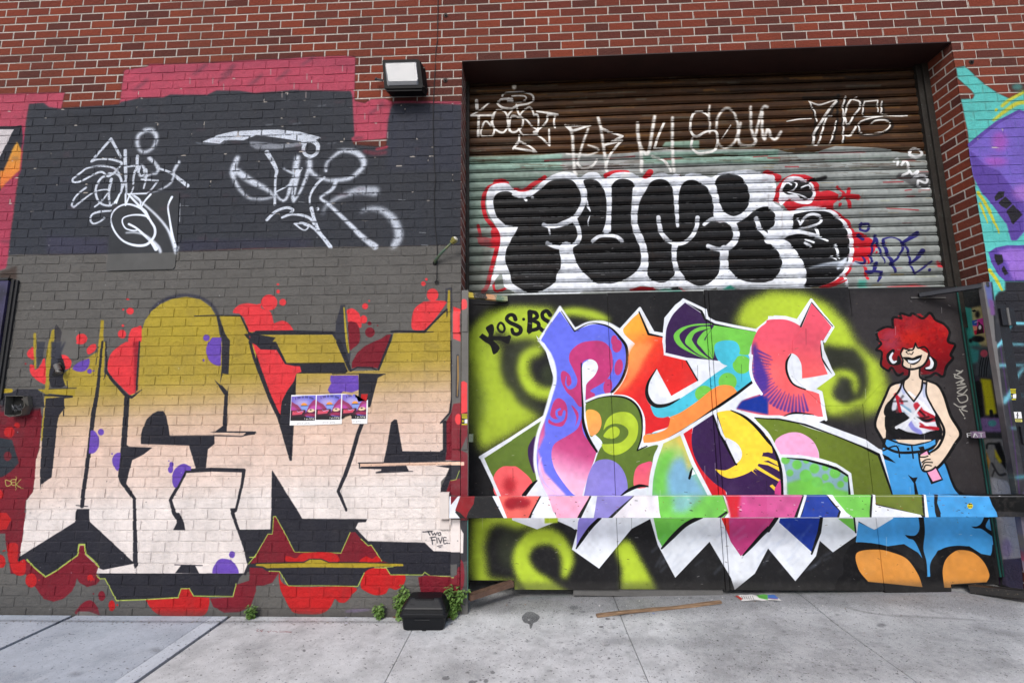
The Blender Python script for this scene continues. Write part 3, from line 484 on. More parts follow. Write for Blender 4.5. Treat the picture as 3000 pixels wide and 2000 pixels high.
    s2('21: 290,490 370,508 470,482 560,438 620,370 662,270 655,180 610,90',[38,44,50,50,50,52,52,60]); s2('21: 325,660 400,695 500,700 590,660 622,600 605,510 560,440',40); s2('21: 335,510 350,580',[22,16])
    s2('21: 690,270 700,330 720,370',[10,26,8]); s2('21: 720,400 700,460 705,500',[6,14,6]); s2('21: 875,140 895,260 890,400 882,500 865,570',[70,46,46,50,44]); s2('21: 742,640 800,600 880,588 960,602 1012,640',[34,34,44,34,36])
    s2('21: 500,700 510,800 520,900 540,1000',[120,100,110,300]); s2('21: 1160,180 1125,330 1120,470 1150,580 1200,680 1220,780 1215,880 1180,980',[110,52,50,52,60,66,70,120])
    s2('21: 1512,60 1512,250 1522,505',[90,40,30]); s2('21: 1345,425 1370,560 1430,632 1510,668 1590,652 1660,590 1700,500 1705,430',[40,44,40,38,38,38,38,42]); s2('21: 1498,680 1490,760 1500,860 1530,940 1540,1000',[60,44,46,50,120])
    s2('21: 1765,492 1830,445 1920,435 2040,440 2130,405 2200,340 2240,280',[30,36,40,50,50,60,70]); s2('21: 2000,470 2060,530 2062,620 2010,690 1950,720 1870,712 1800,688',[50,50,50,50,50,40,36]); s2('21: 1950,720 1950,830 1955,920 1970,1020',[80,76,80,200]); s2('21: 1850,150 1880,280 1890,420',60)
    s2('21: 2250,435 2275,520 2352,600 31: 60,620',[44,44,44,30]); s2('21: 110,240 130,270',26); O('21',[(188,240,14)],W)
    s2('31: 0,640 90,640 170,690 240,780 300,880 320,980 300,1060',[60,80,90,90,80,70,60]); 
    F('31: 60,340 240,390 230,560 150,600 0,620 0,540 60,500 80,430',W,soft=1)
    s2('31: 280,430 300,490! 350,420 410,395 480,410 495,450 460,485 380,510 250,540 150,560',[20,18,26,26,26,24,22,22,26,30]); s2('31: 150,590 280,560 400,580 470,600 550,640',[30,34,32,30,16]); s2('31: 450,530 470,590 540,640',[32,26,14]); s2('31: 340,660 400,688',22); s2('31: 350,630 420,655',20)
    s2('31: 628,680 640,740 660,800',[28,24,14]); s2('31: 590,780 630,810',[22,14]); S('31: 390,885 520,860 660,850 800,850 970,870',[16,30,50,34,10],(216,226,240),soft=8,a=.85); S('31: 640,900 680,850 730,790',[12,40,14],(216,226,240),soft=8,a=.85); O('31',[(690,860,40)],W,soft=24,a=.6)
    s2('31: 700,930 720,1010 745,1060',[20,26,16])
    F('31: 105,240 125,130 180,60 280,52 390,100 440,180 430,250 385,300 280,295 200,255 120,315',W,soft=1,sm=1); F('31: 140,165 200,95 300,85 390,130 415,190 395,245 330,255 260,215 180,215',B,soft=1,sm=1)
    s2('31: 180,110 230,90 265,120 240,170 190,190 300,220 400,260',[14,16,16,14,12,14,10]); s2('31: 200,115 215,125',18); s2('31: 310,150 370,130 400,160',14); S('31: 350,120 400,80 430,70',20,B,soft=2); S('31: 430,85 530,60',[30,36],B,soft=5,a=.9)
    # navy tag
    n=lambda p,w,**k: S(p,w,NV,soft=3,**k)
    n('31: 860,480 850,540! 905,550 935,510 920,485 850,490',22); n('31: 840,590 870,620',40); n('31: 995,590 975,650 960,700 950,840',[26,26,22,14]); n('31: 990,590 1020,700 1080,840',[26,26,10]); n('31: 930,770 960,830',[12,18]); n('31: 1060,640 1100,760 1140,830 1175,920',[30,34,36,24]); n('31: 1060,625 1140,605 1220,640 1245,700 1200,790 1130,850',[18,16,16,24,18,24]); n('31: 1375,575 1300,620 1250,650! 1290,730 1310,840 1330,900! 1355,940! 1510,830',[50,34,26,22,22,18,16,18]); n('31: 1425,735 1380,790 1310,850',[50,30,20]); O('31',[(1486,907,14)],NV)
    n('31: 880,790 890,840 840,840 800,830',[22,22,10,6]); n('31: 1000,850 960,930 900,920! 1050,930 1010,1010! 1050,920',[40,24,20,20,18,12])
    F('31: 1560,820 1650,880 1640,890 1560,880',(196,40,50),soft=6); F('31: 500,1085 720,1000 900,1000 1560,1000 1600,1080',(158,170,166),soft=8,a=.0)
    F('31: 830,1000 900,1000 920,1080 840,1080',(60,170,150),soft=14,a=.7); F('31: 1320,1040 1370,1035 1500,1065 1500,1085 1100,1085 1100,1060',(184,40,48),soft=6,a=.8)
    S('31: 540,1075 650,1035 720,1000',14,R,soft=3)
    F('21: 1080,1085 1180,1060 1300,1065 1330,1090 1100,1100',R,soft=3); F('21: 1250,1100 1400,1080 1560,1080 1560,1105',(40,140,116),soft=3); F('21: 1540,1060 1600,1100 1570,1100',R); F('21: 1940,1085 2010,1048 2070,1085',(60,180,160),soft=6); F('21: 1460,1070 1530,1060 1560,1090 1480,1090',(30,30,30),soft=3)
    S('21: 0,1128 500,1115 1000,1100 1800,1090',10,(200,205,206),soft=1)
    c.sk=0
    for i in range(240):
        x=1400+r.random()*1080; y=520+r.random()*330; l=3+r.random()*16; S(f'00: {x*TS:.0f},{y*TS:.0f} {(x+l)*TS:.0f},{(y+r.random()*4-2)*TS:.0f}',1.5+r.random()*4,((90,90,94),(60,58,56),(190,190,192))[int(r.integers(3))],a=.6)
    for i in range(46):
        x=1390+r.random()*1330; y=(500 if i%2 else 230)+r.random()*260; S(f'00: {x*TS:.0f},{y*TS:.0f} {x*TS+3:.0f},{(y+14+r.random()*70)*TS:.0f}',[5,9,3],((70,44,26),(60,56,50),(96,60,34))[int(r.integers(3))],soft=8,a=.4)
    F('11: 1900,560 2160,560 2140,1140 1900,1140',(92,94,90),soft=20,a=.55)
    c.mottle(.2,(120,40,8),8)
def paint_door(c):
    F,S,O=c.F,c.S,c.O
    K=(18,18,20); BG=(31,31,33); LM=(170,194,56); W=(222,227,236); OL=(92,114,48); BL=(98,108,220); MG=(184,58,116); GN=(112,192,76); TQ=(72,186,210); OR=(244,142,72); RD=(216,44,42); DP=(56,34,76); YE=(246,208,62); LV=(134,126,204); CO=(236,98,102); SKY=(66,150,214); PK=(238,160,196); SK=(226,204,182); NVY=(26,52,146)
    F('11: 1500,900 31: 2600,900 33: 2600,1500 13: 1500,1500',BG)
    F('31: 760,1100 31: 2300,1100 32: 2300,1400 1700,1400 600,1200 700,600',(58,54,56),soft=60,a=.7)
    L=dict(soft=60)
    # lime fog
    F('11: 2100,1310 2352,1290 21: 0,1270 380,1270 360,1568 0,1568 11: 2050,1568 12: 2060,0 2352,0',LM,soft=70)
    F('12: 1990,100 2100,0 2200,0 2260,60 2250,160 2300,300 2352,380 22: 0,420 200,640 280,690 0,850 12: 2352,860 2060,1010 1960,700 1960,150',LM,soft=70,a=.95)
    S('12: 2010,120 11: 2040,1540 2120,1430 2260,1360 21: 60,1330 300,1330',[120,190,200,190,170,130],LM,soft=44,a=.95)
    F('12: 1960,330 2060,360 2120,560 2060,760 1960,860',(70,84,44),soft=80,a=.6)
    S('12: 2352,160 2290,300 2352,480',[60,60],BG,soft=80,a=.0)
    S('22: 230,80 120,120 90,260 150,400 260,470 360,470',[110,130,130,130,120,100],LM,soft=50)
    F('22: 60,0 240,0 130,60 60,120 30,250 60,400 160,540 300,620 250,650 60,560 0,420 12: 2300,420 2250,250 2300,80',(54,58,46),soft=50,a=.92)
    S('22: 340,240 310,300 340,360',70,(60,70,44),soft=60,a=.9)
    S('21: 470,1300 600,1290 750,1320 880,1360',[60,90,100,50],LM,soft=40); F('21: 700,1150 1300,1150 1400,1350 980,1400 850,1290 450,1200',BG,soft=60,a=.8)
    F('21: 2150,1200 2352,1110 31: 0,1100 330,1120 560,1230 720,1400 800,1568 32: 900,100 1030,200 1100,400 1060,600 800,740 560,700 500,560 21: 2352,1568 2230,1480 2040,1400 2100,1270',LM,soft=60)
    F('32: 500,20 640,50 800,60 900,200 920,400 860,560 720,590 600,520 590,440 640,350 520,240 480,100',(46,48,40),soft=46,a=1)
    S('32: 560,330 660,290 760,310 800,380 790,460',[60,60,60,50,40],LM,soft=40); O('32',[(690,480,80,66)],(44,46,40),soft=34)
    S('32: 540,560 700,640 850,560',[60,90,60],LM,soft=40)
    F('32: 470,740 880,580 930,940 700,880',(40,38,42),soft=60,a=.8)
    # lower fog
    F('13: 1980,60 22: 0,1568 23: 430,50 300,110 110,140 0,190 13: 2352,180 2250,100 2150,140 2090,300 2130,600 2352,640 23: 0,600 80,720 0,780 13: 1980,640 1960,500',LM,soft=50,a=.95)
    O('13',[(2330,330,110,190)],(48,52,42),soft=60)
    S('23: 480,580 510,440 470,320 380,230 250,220 140,280 80,420 140,580 260,700 420,800',[50,110,110,130,140,130,140,170,220,200],LM,soft=36)
    S('23: 300,400 360,470',60,BG,soft=30,a=.5)
    F('23: 940,330 1040,240 1100,280 1230,520 1340,720 1000,720 1010,520',LM,soft=36)
    # white body of the piece first (spiky underlay)
    F('12: 2052,1062 2352,870 22: 0,870 300,670 400,400 300,50 220,-60 21: 240,1560 440,1240 575,1440 720,1390 860,1390 1000,1450 1010,1440 1180,1255 1305,1480 1385,1500 1400,1350 1500,1230 1575,1175 1770,1270 1790,1350 1860,1390 2230,1460 2352,1360 31: 0,1335 120,1335 265,1370 395,1180 595,1435 510,1568 32: 505,60 605,300 420,440 485,460 535,710 470,740 900,900 1040,1000 1170,1420 33: 1200,60 970,160 830,80 830,200 595,365 475,260 440,400 250,630 0,330 23: 2230,560 2045,710 2010,600 1815,270 1500,600 1340,300 1270,60 1100,150 800,515 550,340 600,160 420,80 230,155 0,70 13: 2352,40 12: 2320,1568 2230,1430',W,soft=2)
    F('23: 300,50 420,45 420,95 300,100',LM,soft=6)
    BGD=(40,40,42)
    F('23: 440,50 460,120 570,165 560,330 430,200 260,150 300,50',BGD,soft=4,a=.0)
    F('23: 230,158 300,60 430,100 560,160 555,330 660,400 790,515 985,250 1100,140 1260,60 1330,310 1500,600 1815,272 1900,420 2020,700 1000,720 300,720',BG,soft=4,a=.0)
    # blob letters KOS.BS
    k=lambda p,w=60,**q: S(p,w,K,soft=2,**q)
    F('11: 2047,1528! 2079,1494! 2131,1528! 2137,1500 2111,1448 2131,1424 2171,1408 2187,1444 2185,1484 2175,1516! 2239,1520 2295,1520 2327,1508 2343,1524 2335,1556 2323,1588 2303,1588 2259,1564 2223,1556 2179,1558! 2235,1616 2223,1660 2190,1685 2175,1676 2151,1604 2100,1570',K,sm=1,soft=1)
    k('11: 2230,1408 2220,1440 2240,1474 2268,1480 2284,1452 2272,1414 2248,1396 2230,1408',22); k('11: 2383,1364 2371,1334 2343,1322 2314,1336 2303,1364 2333,1394 2391,1420 2428,1446 2428,1482 2395,1502 2362,1488 2352,1456',[40,36,34,34,34,36,38,38,36,34,34,30]); O('11',[(2459,1364,14)],K)
    k('21: 165,1300 165,1380 160,1470',[50,44,50]); k('21: 165,1296 215,1305 230,1345 178,1372! 240,1400 236,1448 165,1468',[34,36,34,30,36,36,34]); k('21: 350,1325 320,1288 280,1308 288,1356 345,1396 345,1450 290,1470 262,1448',[40,36,34,36,40,40,38,34]); k('21: 155,1470 155,1500',8)
    # olive left body + blobs
    F('12: 2090,1075 2352,905 22: 0,900 285,705 250,830 215,1000 210,1150 225,1270 100,1410 12: 2260,1400',OL,soft=1)
    F('22: 225,880 160,940 145,1020 165,1120 210,1200',DP,sm=1); F('12: 2180,1330 2190,1220 2260,1150 2352,1145 22: 60,1160 185,1290 100,1410 12: 2220,1420',CO,sm=1); O('12',[(2330,1320,60,80)],(150,30,40),soft=40,a=.8)
    S('12: 2080,1065 2235,1420',[26,30],W,soft=2,sm=0); S('12: 2060,1062 2352,885 22: 0,885 300,690',26,W,soft=2,sm=0)
    S('22: 230,1275 180,1320 110,1410',[10,30,36],K)
    # P (blue / magenta)
    F('21: 260,1568 360,1400 440,1290! 570,1475! 700,1420 800,1412 900,1440 990,1530 22: 1045,50 1062,160 1045,260 1000,370 905,480! 780,505 670,560! 655,700 690,850 780,1000! 720,1200 650,1415! 310,1415! 250,1280 225,1080 240,900 300,690 370,500 390,350 370,180 300,20',BL,sm=1,grad=((1700,990),(1620,1450),[(0,(98,108,222)),(1,(104,112,226))]))
    F('22: 300,700 250,860 235,1000 250,1250 320,1415 500,1415 300,1200 240,1000 300,860',(176,70,130),grad=((1600,1230),(1610,1440),[(0,(182,66,124)),(.5,(222,140,190)),(1,(240,190,220))]),soft=8)
    F('22: 365,1000 400,930 500,870 600,800 640,700! 660,850 780,1000! 720,1200 650,1415! 560,1400 420,1220 370,1100',MG,sm=1,grad=((1720,1240),(1660,1440),[(0,(180,52,110)),(.45,(196,80,134)),(.8,(240,180,214)),(1,(238,190,216))]))
    S('22: 270,1060 250,1150 300,1300 420,1400',[6,20,20,4],(206,180,232),soft=6)
    F('22: 525,170 540,90 620,20 720,-5 830,0 900,60 925,160 920,260 870,350 800,400 720,450 760,480 750,515 680,545! 680,400 790,250 740,175 690,165 645,200 635,300 640,600! 610,590 560,520 500,460 455,370 450,290 480,270 530,310 545,380 510,410 490,350 520,420 580,410 600,350 560,250',MG,sm=1)
    S('22: 500,320 495,390 530,430 580,400 580,340 545,270',[6,14,20,22,18,10],BL); F('22: 345,690 380,560 430,520 490,560 510,640 500,720 450,780 340,750',MG,sm=1)
    S('22: 440,620 410,640 420,690 470,690 480,640',[18,20,24,26,20],BL); S('22: 340,650 350,700 400,730 460,710 480,650',[10,26,34,34,26],BL)
    F('22: 545,585 600,640 610,700 580,780! 590,690',MG,sm=1)
    O('22',[(965,40,44,60),(980,235,38,74),(880,412,40,70)],MG,rot=.15); O('21',[(940,1560,30,50)],MG)
    F('22: 680,180 720,162 770,185 790,240 760,310 700,370 680,400! 672,560! 645,560! 640,300 650,210',W,sm=1)
    F('22: 655,560 680,560 680,700 720,865 760,850 815,865 832,910 800,1010 780,990 700,890 660,740',W)
    S('22: 636,200 640,400 650,600 655,740 700,880 780,1010',[10,12,18,26,28,18],K)
    S('21: 455,1290 575,1472! 700,1405 810,1408 910,1445 1000,1540 22: 1050,50 1060,170 1040,270 990,380 900,485',[10,16,12,12,16,24,26,26,24,22,20],K)
    S('21: 245,1560 440,1250! 580,1455! 700,1395 860,1392 1000,1470 1060,1568',20,W,soft=3); S('22: 260,0 340,110 385,230 392,360 360,480 300,680 240,850 215,1000 215,1150 260,1300 320,1415',[26,34,34,34,34,30,30,30,28,22,20],W,soft=3)
    S('22: 660,1415 720,1210 800,1000',[30,24,14],W,sm=0)
    # olive ball with lime swirl
    F('22: 680,570 780,520 900,505 1000,510 1100,545 1170,620 1200,720 1195,860 1150,1000! 1180,990! 1340,950 1300,1060 1260,1320! 1150,1330 1000,1415! 660,1415! 720,1230 790,1020 830,930 760,850! 720,870 690,740',OL,sm=1)
    F('22: 680,640 740,625 800,660 822,730 810,800 770,850 720,860 690,760',OR,sm=1,grad=((1720,1200),(1750,1280),[(0,(238,170,80)),(1,(250,150,90))]))
    F('22: 840,810 870,720 930,665 1010,645 1090,660 1145,720 1160,800 1140,900 1080,980 1000,1030 920,1040 850,1005 820,940! 900,940 1000,925 1065,860 1060,800 1000,760 930,755 870,780',LM,sm=1)
    F('22: 840,862 890,800 950,780 988,810 980,860 930,890 870,885',LM,sm=1)
    F('22: 700,1230 760,1110 850,1080 930,1095 1000,1150 1050,1250 1060,1370 1000,1415! 660,1415!',LV,sm=1); F('22: 1255,1320 1130,1340 1120,1230 1150,1150 1210,1115 1290,1115',CO,sm=1,grad=((1880,1350),(1870,1430),[(0,(220,84,120)),(1,(244,110,116))]))
    S('22: 680,560 800,512 930,500 1050,518 1140,580 1185,670 1200,780 1190,880 1150,1000! 1240,960',[12,14,16,18,20,20,18,14,10,10],K); S('22: 680,548 800,500 940,482 1060,500 1150,560 1205,660 1215,780 1205,900',[20,22,24,24,24,24,22,20],W)
    S('22: 1000,1415 1080,1360 1170,1325 1255,1330',[8,26,28,10],K); F('22: 1010,1420 1100,1370 1200,1345 1270,1340 1260,1420',W)
    # A (orange / red with cyan-orange sash)
    F('21: 1020,1460 1170,1300! 1270,1505! 1390,1530! 22: 1395,130! 1600,170! 1720,370! 1460,505! 1330,250! 1240,380 1230,500 1280,590 22: 1450,700 1440,780 1300,830 1220,900! 1220,700 1150,560 1050,495 930,485! 1010,390 1065,260 1075,120 1130,20!',RD,sm=1,grad=((1870,930),(1990,1040),[(0,(250,168,66)),(.35,(246,130,60)),(.6,(226,64,46)),(1,(212,40,44))]))
    F('22: 1075,60 1130,20 1300,10 1150,300 1060,420 930,485 1050,330',(250,150,84),soft=30,a=.8)
    F('21: 1180,1330 1260,1500 1100,1480 1050,1440',(250,170,60),soft=30,a=.7)
    F('22: 1270,590! 1400,600 1520,540! 1720,410! 1870,290 1985,215! 1980,120! 1860,0 1890,-60! 2200,-60! 2170,120! 2210,360 1860,620! 1440,890 1330,920 1210,930! 1220,860 1290,840 1400,820 1450,760 1450,690 1380,700 1310,680',TQ,sm=1)
    F('22: 1860,0 1870,-160 2230,-100 2190,50 2170,120 2080,110 2085,40 2030,0 1960,5 1880,60',GN,sm=1)
    O('22',[(2110,212,84,84),(1980,370,84,84),(1765,480,84,76)],GN); 
    F('22: 1455,690! 1550,650 1700,550 1850,430 1930,400 2020,410 2070,465! 1900,590! 1430,895! 1330,925 1210,930! 1215,860 1330,840 1430,790',OR,sm=1)
    F('22: 1330,250 1460,505 1560,480 1720,400 1980,215 1900,195 1600,170! 1720,372! 1465,500!',W); F('22: 1330,250 1460,510 1520,525 1400,575 1310,570 1250,500 1240,400 1280,320',W,sm=0)
    F('22: 1600,170 1720,372 1840,300 1980,210',W)
    F('22: 1400,120 1598,170 1718,372 1468,500 1345,270',RD)
    S('22: 1328,250 1255,370 1238,470 1270,550 1330,590 1430,580 1540,525',[6,20,30,36,34,26,6],K); S('22: 1598,170 1715,372',12,K); S('22: 1460,508 1600,430 1800,320 1975,215',[10,16,22,14],W)
    S('22: 2210,368 2050,490 1860,620 1650,770 1430,890',[22,24,24,20,8],K,sm=0); S('22: 2260,390 2060,560 1870,640 1560,830 1380,920 1200,945',[30,34,30,26,26,20],W)
    S('21: 1165,1290 1255,1500! 1380,1525',[12,22,12],K,sm=0); S('21: 1000,1455 1175,1262! 1300,1485! 1390,1500',24,W,sm=0,soft=2)
    # dark purple fan
    F('21: 1410,1568 1420,1450 1480,1320 1590,1210! 1740,1310 1780,1370 1850,1410 1860,1568 22: 1895,185! 1600,165 1415,110!',DP,sm=1)
    for p in ('21: 1850,1410 1700,1405 1560,1440 1490,1500 1500,1568 22: 1560,60 1700,130 1830,175! 1700,120 1590,40 21: 1540,1530 1560,1480 1650,1430','21: 1830,1440 1740,1430 1640,1480 1590,1568 22: 1640,60 1720,120 1840,175! 1730,90 1660,0 21: 1660,1530 1700,1480','21: 1830,1450 1760,1480 1700,1568 22: 1740,60 1790,120 1850,170! 1800,60 1780,0 21: 1770,1540'): F(p,GN,sm=1)
    F('21: 1860,1420 1800,1500 1770,1568 22: 1800,60 1850,160 1870,0 21: 1880,1540 1960,1545 2100,1568 22: 2200,-10 21: 2230,1480',GN); 
    F('22: 1860,90 1870,20 1950,-10 2050,0 2090,60 2080,120 2000,220 1900,180',TQ,sm=1)
    S('21: 1595,1200 1740,1290! 1775,1360! 1860,1410 2100,1450 2230,1475',[10,22,24,20,10,8],K,sm=0)
    S('21: 1395,1568 1405,1430 1470,1300 1575,1185! 1775,1280! 1790,1350! 1865,1390! 2050,1430 2240,1465',26,W,sm=0,soft=2); S('22: 1395,0 1410,115! 1600,160 1900,190',26,W,sm=0)
    F('22: 1415,-10 1440,100 1410,105',DP)
    # coral C
    F('21: 2210,1568 2260,1460 2330,1400 31: 0,1370 140,1365 230,1390 310,1435! 400,1215! 590,1435! 510,1568! 32: 480,60 500,180 545,300! 310,345! 300,200 240,120 200,120 170,200 180,300 250,400 340,440 410,460 465,480! 505,690! 0,680 22: 2060,620! 2120,540 2290,480! 2215,320 2200,100',CO,sm=1,grad=((2330,1000),(2330,1230),[(0,(222,84,104)),(.4,(238,96,98)),(1,(240,100,108))]))
    F('22: 2352,670 2060,615 2110,545 2290,490 2352,520 32: 0,560 0,600',NVY,soft=8); F('22: 2205,60 2230,0 2260,100 2352,330 2352,440 2290,480 2220,330',(70,50,140),soft=20)
    for i in range(26):
        th=math.radians(75+i*5.2); cx,cy=260,250; r0,r1=235+(i%2)*20,395
        x0=cx+r0*math.cos(th);y0=cy+r0*math.sin(th);x1=cx+r1*math.cos(th)*1.0;y1=cy+r1*math.sin(th)*1.0
        S(f'32: {x0:.0f},{y0:.0f} {x1:.0f},{y1:.0f}',[6,24],(78,52,142),soft=5,a=.9)
    F('32: 170,200 195,120 240,118 290,180 305,340! 600,300! 420,435! 300,430 210,360 175,280',W,sm=1); S('32: 210,115 170,190 175,290 230,390 340,440',[8,20,20,16,12],K); S('31: 505,1568 32: 490,60 510,180 590,300',[24,24,22,10],K)
    S('32: 490,0 510,150 600,300! 420,435! 485,465! 530,715',[20,24,24,20,22,26],W,sm=0,soft=2); S('31: 60,1340 160,1345 270,1375! 396,1185! 595,1435! 515,1568',[24],W,sm=0,soft=2); S('22: 2200,130 2190,260 2220,370 2290,480',26,W,soft=2)
    F('32: 150,680 250,655 420,675 530,715 460,735 300,710',W); S('32: 145,683 250,655 420,672',[6,18,6],K)
    S('31: 300,1430 395,1215',[16,4],K) ; S('31: 400,1210 590,1430',8,K)
    # green/blue leg
    F('22: 1380,940 1550,860 1650,1120 1810,1415! 1285,1415! 1290,1250 1320,1080',GN,grad=((1960,1290),(1990,1440),[(0,(200,196,100)),(.25,(160,190,110)),(.6,(126,180,150)),(1,(120,180,150))]))
    F('22: 1290,1200 1350,1050 1420,1000 1500,1000 1430,1200 1420,1415 1285,1415',GN,soft=40,a=.9); F('22: 1480,1100 1560,1060 1640,1200 1800,1415 1450,1415 1430,1250',(122,170,210),soft=40,a=.9); F('22: 1560,860 1600,1000 1650,1130 1620,1200 1580,1000 1500,900',(226,190,90),soft=24,a=.8)
    S('22: 1660,1160 1645,1200 1630,1255',[6,22,20],K); F('22: 1660,1170 1690,1215 1650,1230',W)
    F('22: 1570,850 1660,790 1650,900 1670,1030 1740,1160 1860,1300 1960,1360! 1970,1415! 1810,1415! 1670,1130',(206,36,46),sm=0)
    # plum disc with yellow sun
    F('22: 1845,670! 1990,635 2110,660 2220,740 2310,830 2352,900 32: 60,950 110,1100 130,1250 120,1410! 22: 1970,1415! 1960,1370 1850,1290 1740,1170 1670,1030 1650,900 1665,790!',DP,sm=1)
    F('22: 1880,650! 1990,632 2100,650 2210,740 2300,850 2352,880 32: 40,1000 30,1030 0,1040 22: 2300,1020 2280,1110 2210,1180 2110,1230 2000,1255 1920,1225 1865,1170! 1960,1180 2060,1130! 1960,900!',YE,sm=1)
    F('22: 2230,1100 2300,1020 2352,1060 32: 90,1100 110,1150 0,1090 22: 2270,1110',YE)
    for p in ('22: 2180,1170 2352,1310 32: 90,1400 120,1390 22: 2352,1270 2220,1160','22: 2240,1130 2352,1200 32: 115,1270 110,1290 22: 2352,1230 2230,1160','22: 2260,1090 2352,1110 32: 100,1150 105,1190 22: 2352,1160 2250,1120'): F(p,YE)
    for p in ('22: 2310,1020 2352,1015 32: 60,1030 70,1060 22: 2352,1060 2295,1050','22: 2265,1120 2352,1135 32: 90,1180 100,1230 22: 2352,1190 2255,1135','22: 2220,1172 2352,1230 32: 60,1300 22: 2352,1330 2215,1190'): F(p,DP)
    F('32: 60,1350 110,1260 130,1410 60,1400',(214,70,140))
    S('22: 1845,680 1900,830 1980,980 2060,1125',[12,22,22,20],K,sm=0); S('22: 1862,660 1930,850 1960,900',[24,22,16],W,sm=0)
    F('22: 1960,900 2020,905 2080,950 2112,1020 2100,1080 2060,1120!',W,sm=1)
    S('22: 2010,632 2120,680 2230,770 2352,910 32: 60,980 110,1130 135,1280 135,1410',[8,24,26,30,34,34,34,30],K); S('22: 2030,625 2150,670 2260,750 2352,850 32: 30,900 110,1050 150,1200 160,1410',[14,26,26,26,28,30,32,32],W,soft=2)
    S('22: 1560,850 1660,1110 1820,1415',[30,34,34],W,sm=0,soft=2); S('22: 1370,940 1315,1100 1280,1260 1270,1415',[36,34,34,34],W,soft=2)
    # big olive body right
    F('22: 2230,700 2352,700 32: 0,705 200,730 400,800 600,860 800,940 1020,1030! 1110,1300 1140,1415! 780,1415! 745,1220 640,1130 470,1080! 460,1000 400,900 300,845 200,840 120,870 60,930! 22: 2352,830',OL,sm=1,grad=((2300,1230),(2560,1400),[(0,(104,124,44)),(1,(96,110,40))]))
    F('32: 62,930 110,870 200,835 300,840 400,900 450,980 472,1085! 300,1060 120,1040!',(236,166,206),sm=1)
    F('32: 130,1065! 300,1075 450,1110 600,1170 730,1240! 745,1415! 175,1400! 170,1250',(130,168,180),sm=1)
    F('32: 180,1380 175,1300 400,1230 500,1300 620,1350 740,1380 740,1415 180,1415',GN,soft=16)
    for q in ((265,1130,44),(425,1165,46),(525,1155,30),(200,1205,32),(345,1230,56),(525,1245,32),(450,1290,50),(615,1205,50),(665,1310,32),(550,1350,60),(160,1085,40),(350,1090,30),(720,1260,30)): O('32',[q],(108,190,84),soft=3)
    S('32: 175,1068 350,1085 520,1130 640,1170 745,1235! 748,1415',[8,18,22,24,24,18],K,sm=0); S('32: 120,1048 300,1055 480,1085 620,1130 750,1215! 775,1415',[26,26,24,24,26,26],W,sm=0,soft=2)
    S('22: 2230,700 2352,708 32: 100,712 300,750 600,850 860,960 1020,1040! 1150,1415',[10,12,14,18,20,20,26,20],K,sm=0); S('22: 2180,680 2352,690 32: 100,690 350,740 640,850 900,955 1035,1005! 1170,1415',[22,24,26,30,30,28,28,22],W,sm=0,soft=2)
    # shapes below the bar
    F('23: 610,45 800,50 700,150 590,325 600,160',LV,soft=1); S('23: 810,50 720,140 640,250 590,330',[24,32,28,10],K)
    F('23: 1300,50 1720,50 1560,150 1380,315 1340,240',GN,soft=1,grad=((1920,1520),(1940,1600),[(0,(112,190,76)),(1,(92,180,66))])); S('23: 1740,40 1600,110 1480,220 1375,332',[30,34,34,14],K)
    F('23: 1925,50 2352,50 2352,150 2230,290 2100,400 2010,270 1950,120',(184,60,120)); F('23: 1920,50 1990,50 2000,220 1950,120',RD); S('33: 80,50 20,130 23: 2300,200 2200,310 2120,395',[28,34,30,24,10],K)
    F('33: 0,50 75,50 0,160 23: 2352,160',(184,60,120)) ; S('33: 75,50 0,165',[26,30],K)
    F('33: 100,90 190,50 480,50 450,230 410,370',NVY); S('33: 490,50 470,180 400,380',[26,30,14],K,sm=0); F('33: 100,90 110,55 200,50',NVY)
    F('33: 640,55 780,55 800,180',GN); S('33: 790,50 805,182',14,K,sm=0)
    F('23: 420,50 620,50 580,160',W)
    # woman figure
    F('32: 1080,870 1550,900 1560,960 1620,1100 1700,1330 1830,1450 33: 2060,50 2150,260 2070,400 1960,380 1850,310 1700,310 1560,350 1500,460 1490,590 1460,590 1440,450 1380,370 1250,290 1100,310 950,280 805,272 830,90 980,160 1150,55 32: 1150,1415 1050,1010',SKY)
    F('33: 830,90 978,160 1150,60 1400,55 1390,200 1350,260 805,272',SKY)
    k('32: 1080,880 1060,960! 1170,1010 1280,1020 1450,1000 1550,950',22); k('32: 1095,890 1200,930 1320,950 1450,925 1545,885',14); k('32: 1320,950 1335,1070',12); k('32: 1545,885 1550,960 1580,1030 1640,1140 1690,1280 1740,1370 1830,1430 32: 1850,1440',[14,14,16,18,20,24,40,40])
    O('32',[(1288,985,12)],K); k('32: 1060,1000 1180,960 1210,1060',12); F('32: 1050,1030 1110,1060 1175,1115 1070,1080',K); F('32: 1285,1222 1330,1250 1375,1245 1355,1290 1385,1415 1350,1415 1340,1300',K,soft=1)
    F('33: 800,272! 900,276 1050,298 1180,345 1290,420 1380,500 1445,548! 1458,600! 1458,720! 1090,745! 600,720! 640,610 690,560 690,430 740,320',(22,22,24),sm=1,soft=1)
    F('33: 1492,590! 1490,480 1530,400 1600,335 1700,308 1820,310 1900,345 1970,400 2030,408 2055,370 2062,300! 2150,255 2110,400 2065,450 2090,560 2110,720! 1456,740! 1458,598!',(22,22,24),sm=1,soft=1)
    F('33: 1382,45! 1392,150 1350,212 1258,206! 1290,238 1345,262 1400,370 1432,470 1445,560! 1466,592! 1456,450 1428,330 1442,180 1432,45!',(20,20,22),sm=1)
    F('33: 1985,45! 1960,100 1920,128 1868,128! 1900,146 1960,150 2040,205 2090,240! 2140,230! 2070,180 2000,130 2040,45!',(22,22,24),sm=1)
    F('33: 1620,640 1690,640 1700,720 1620,720',(22,22,24))
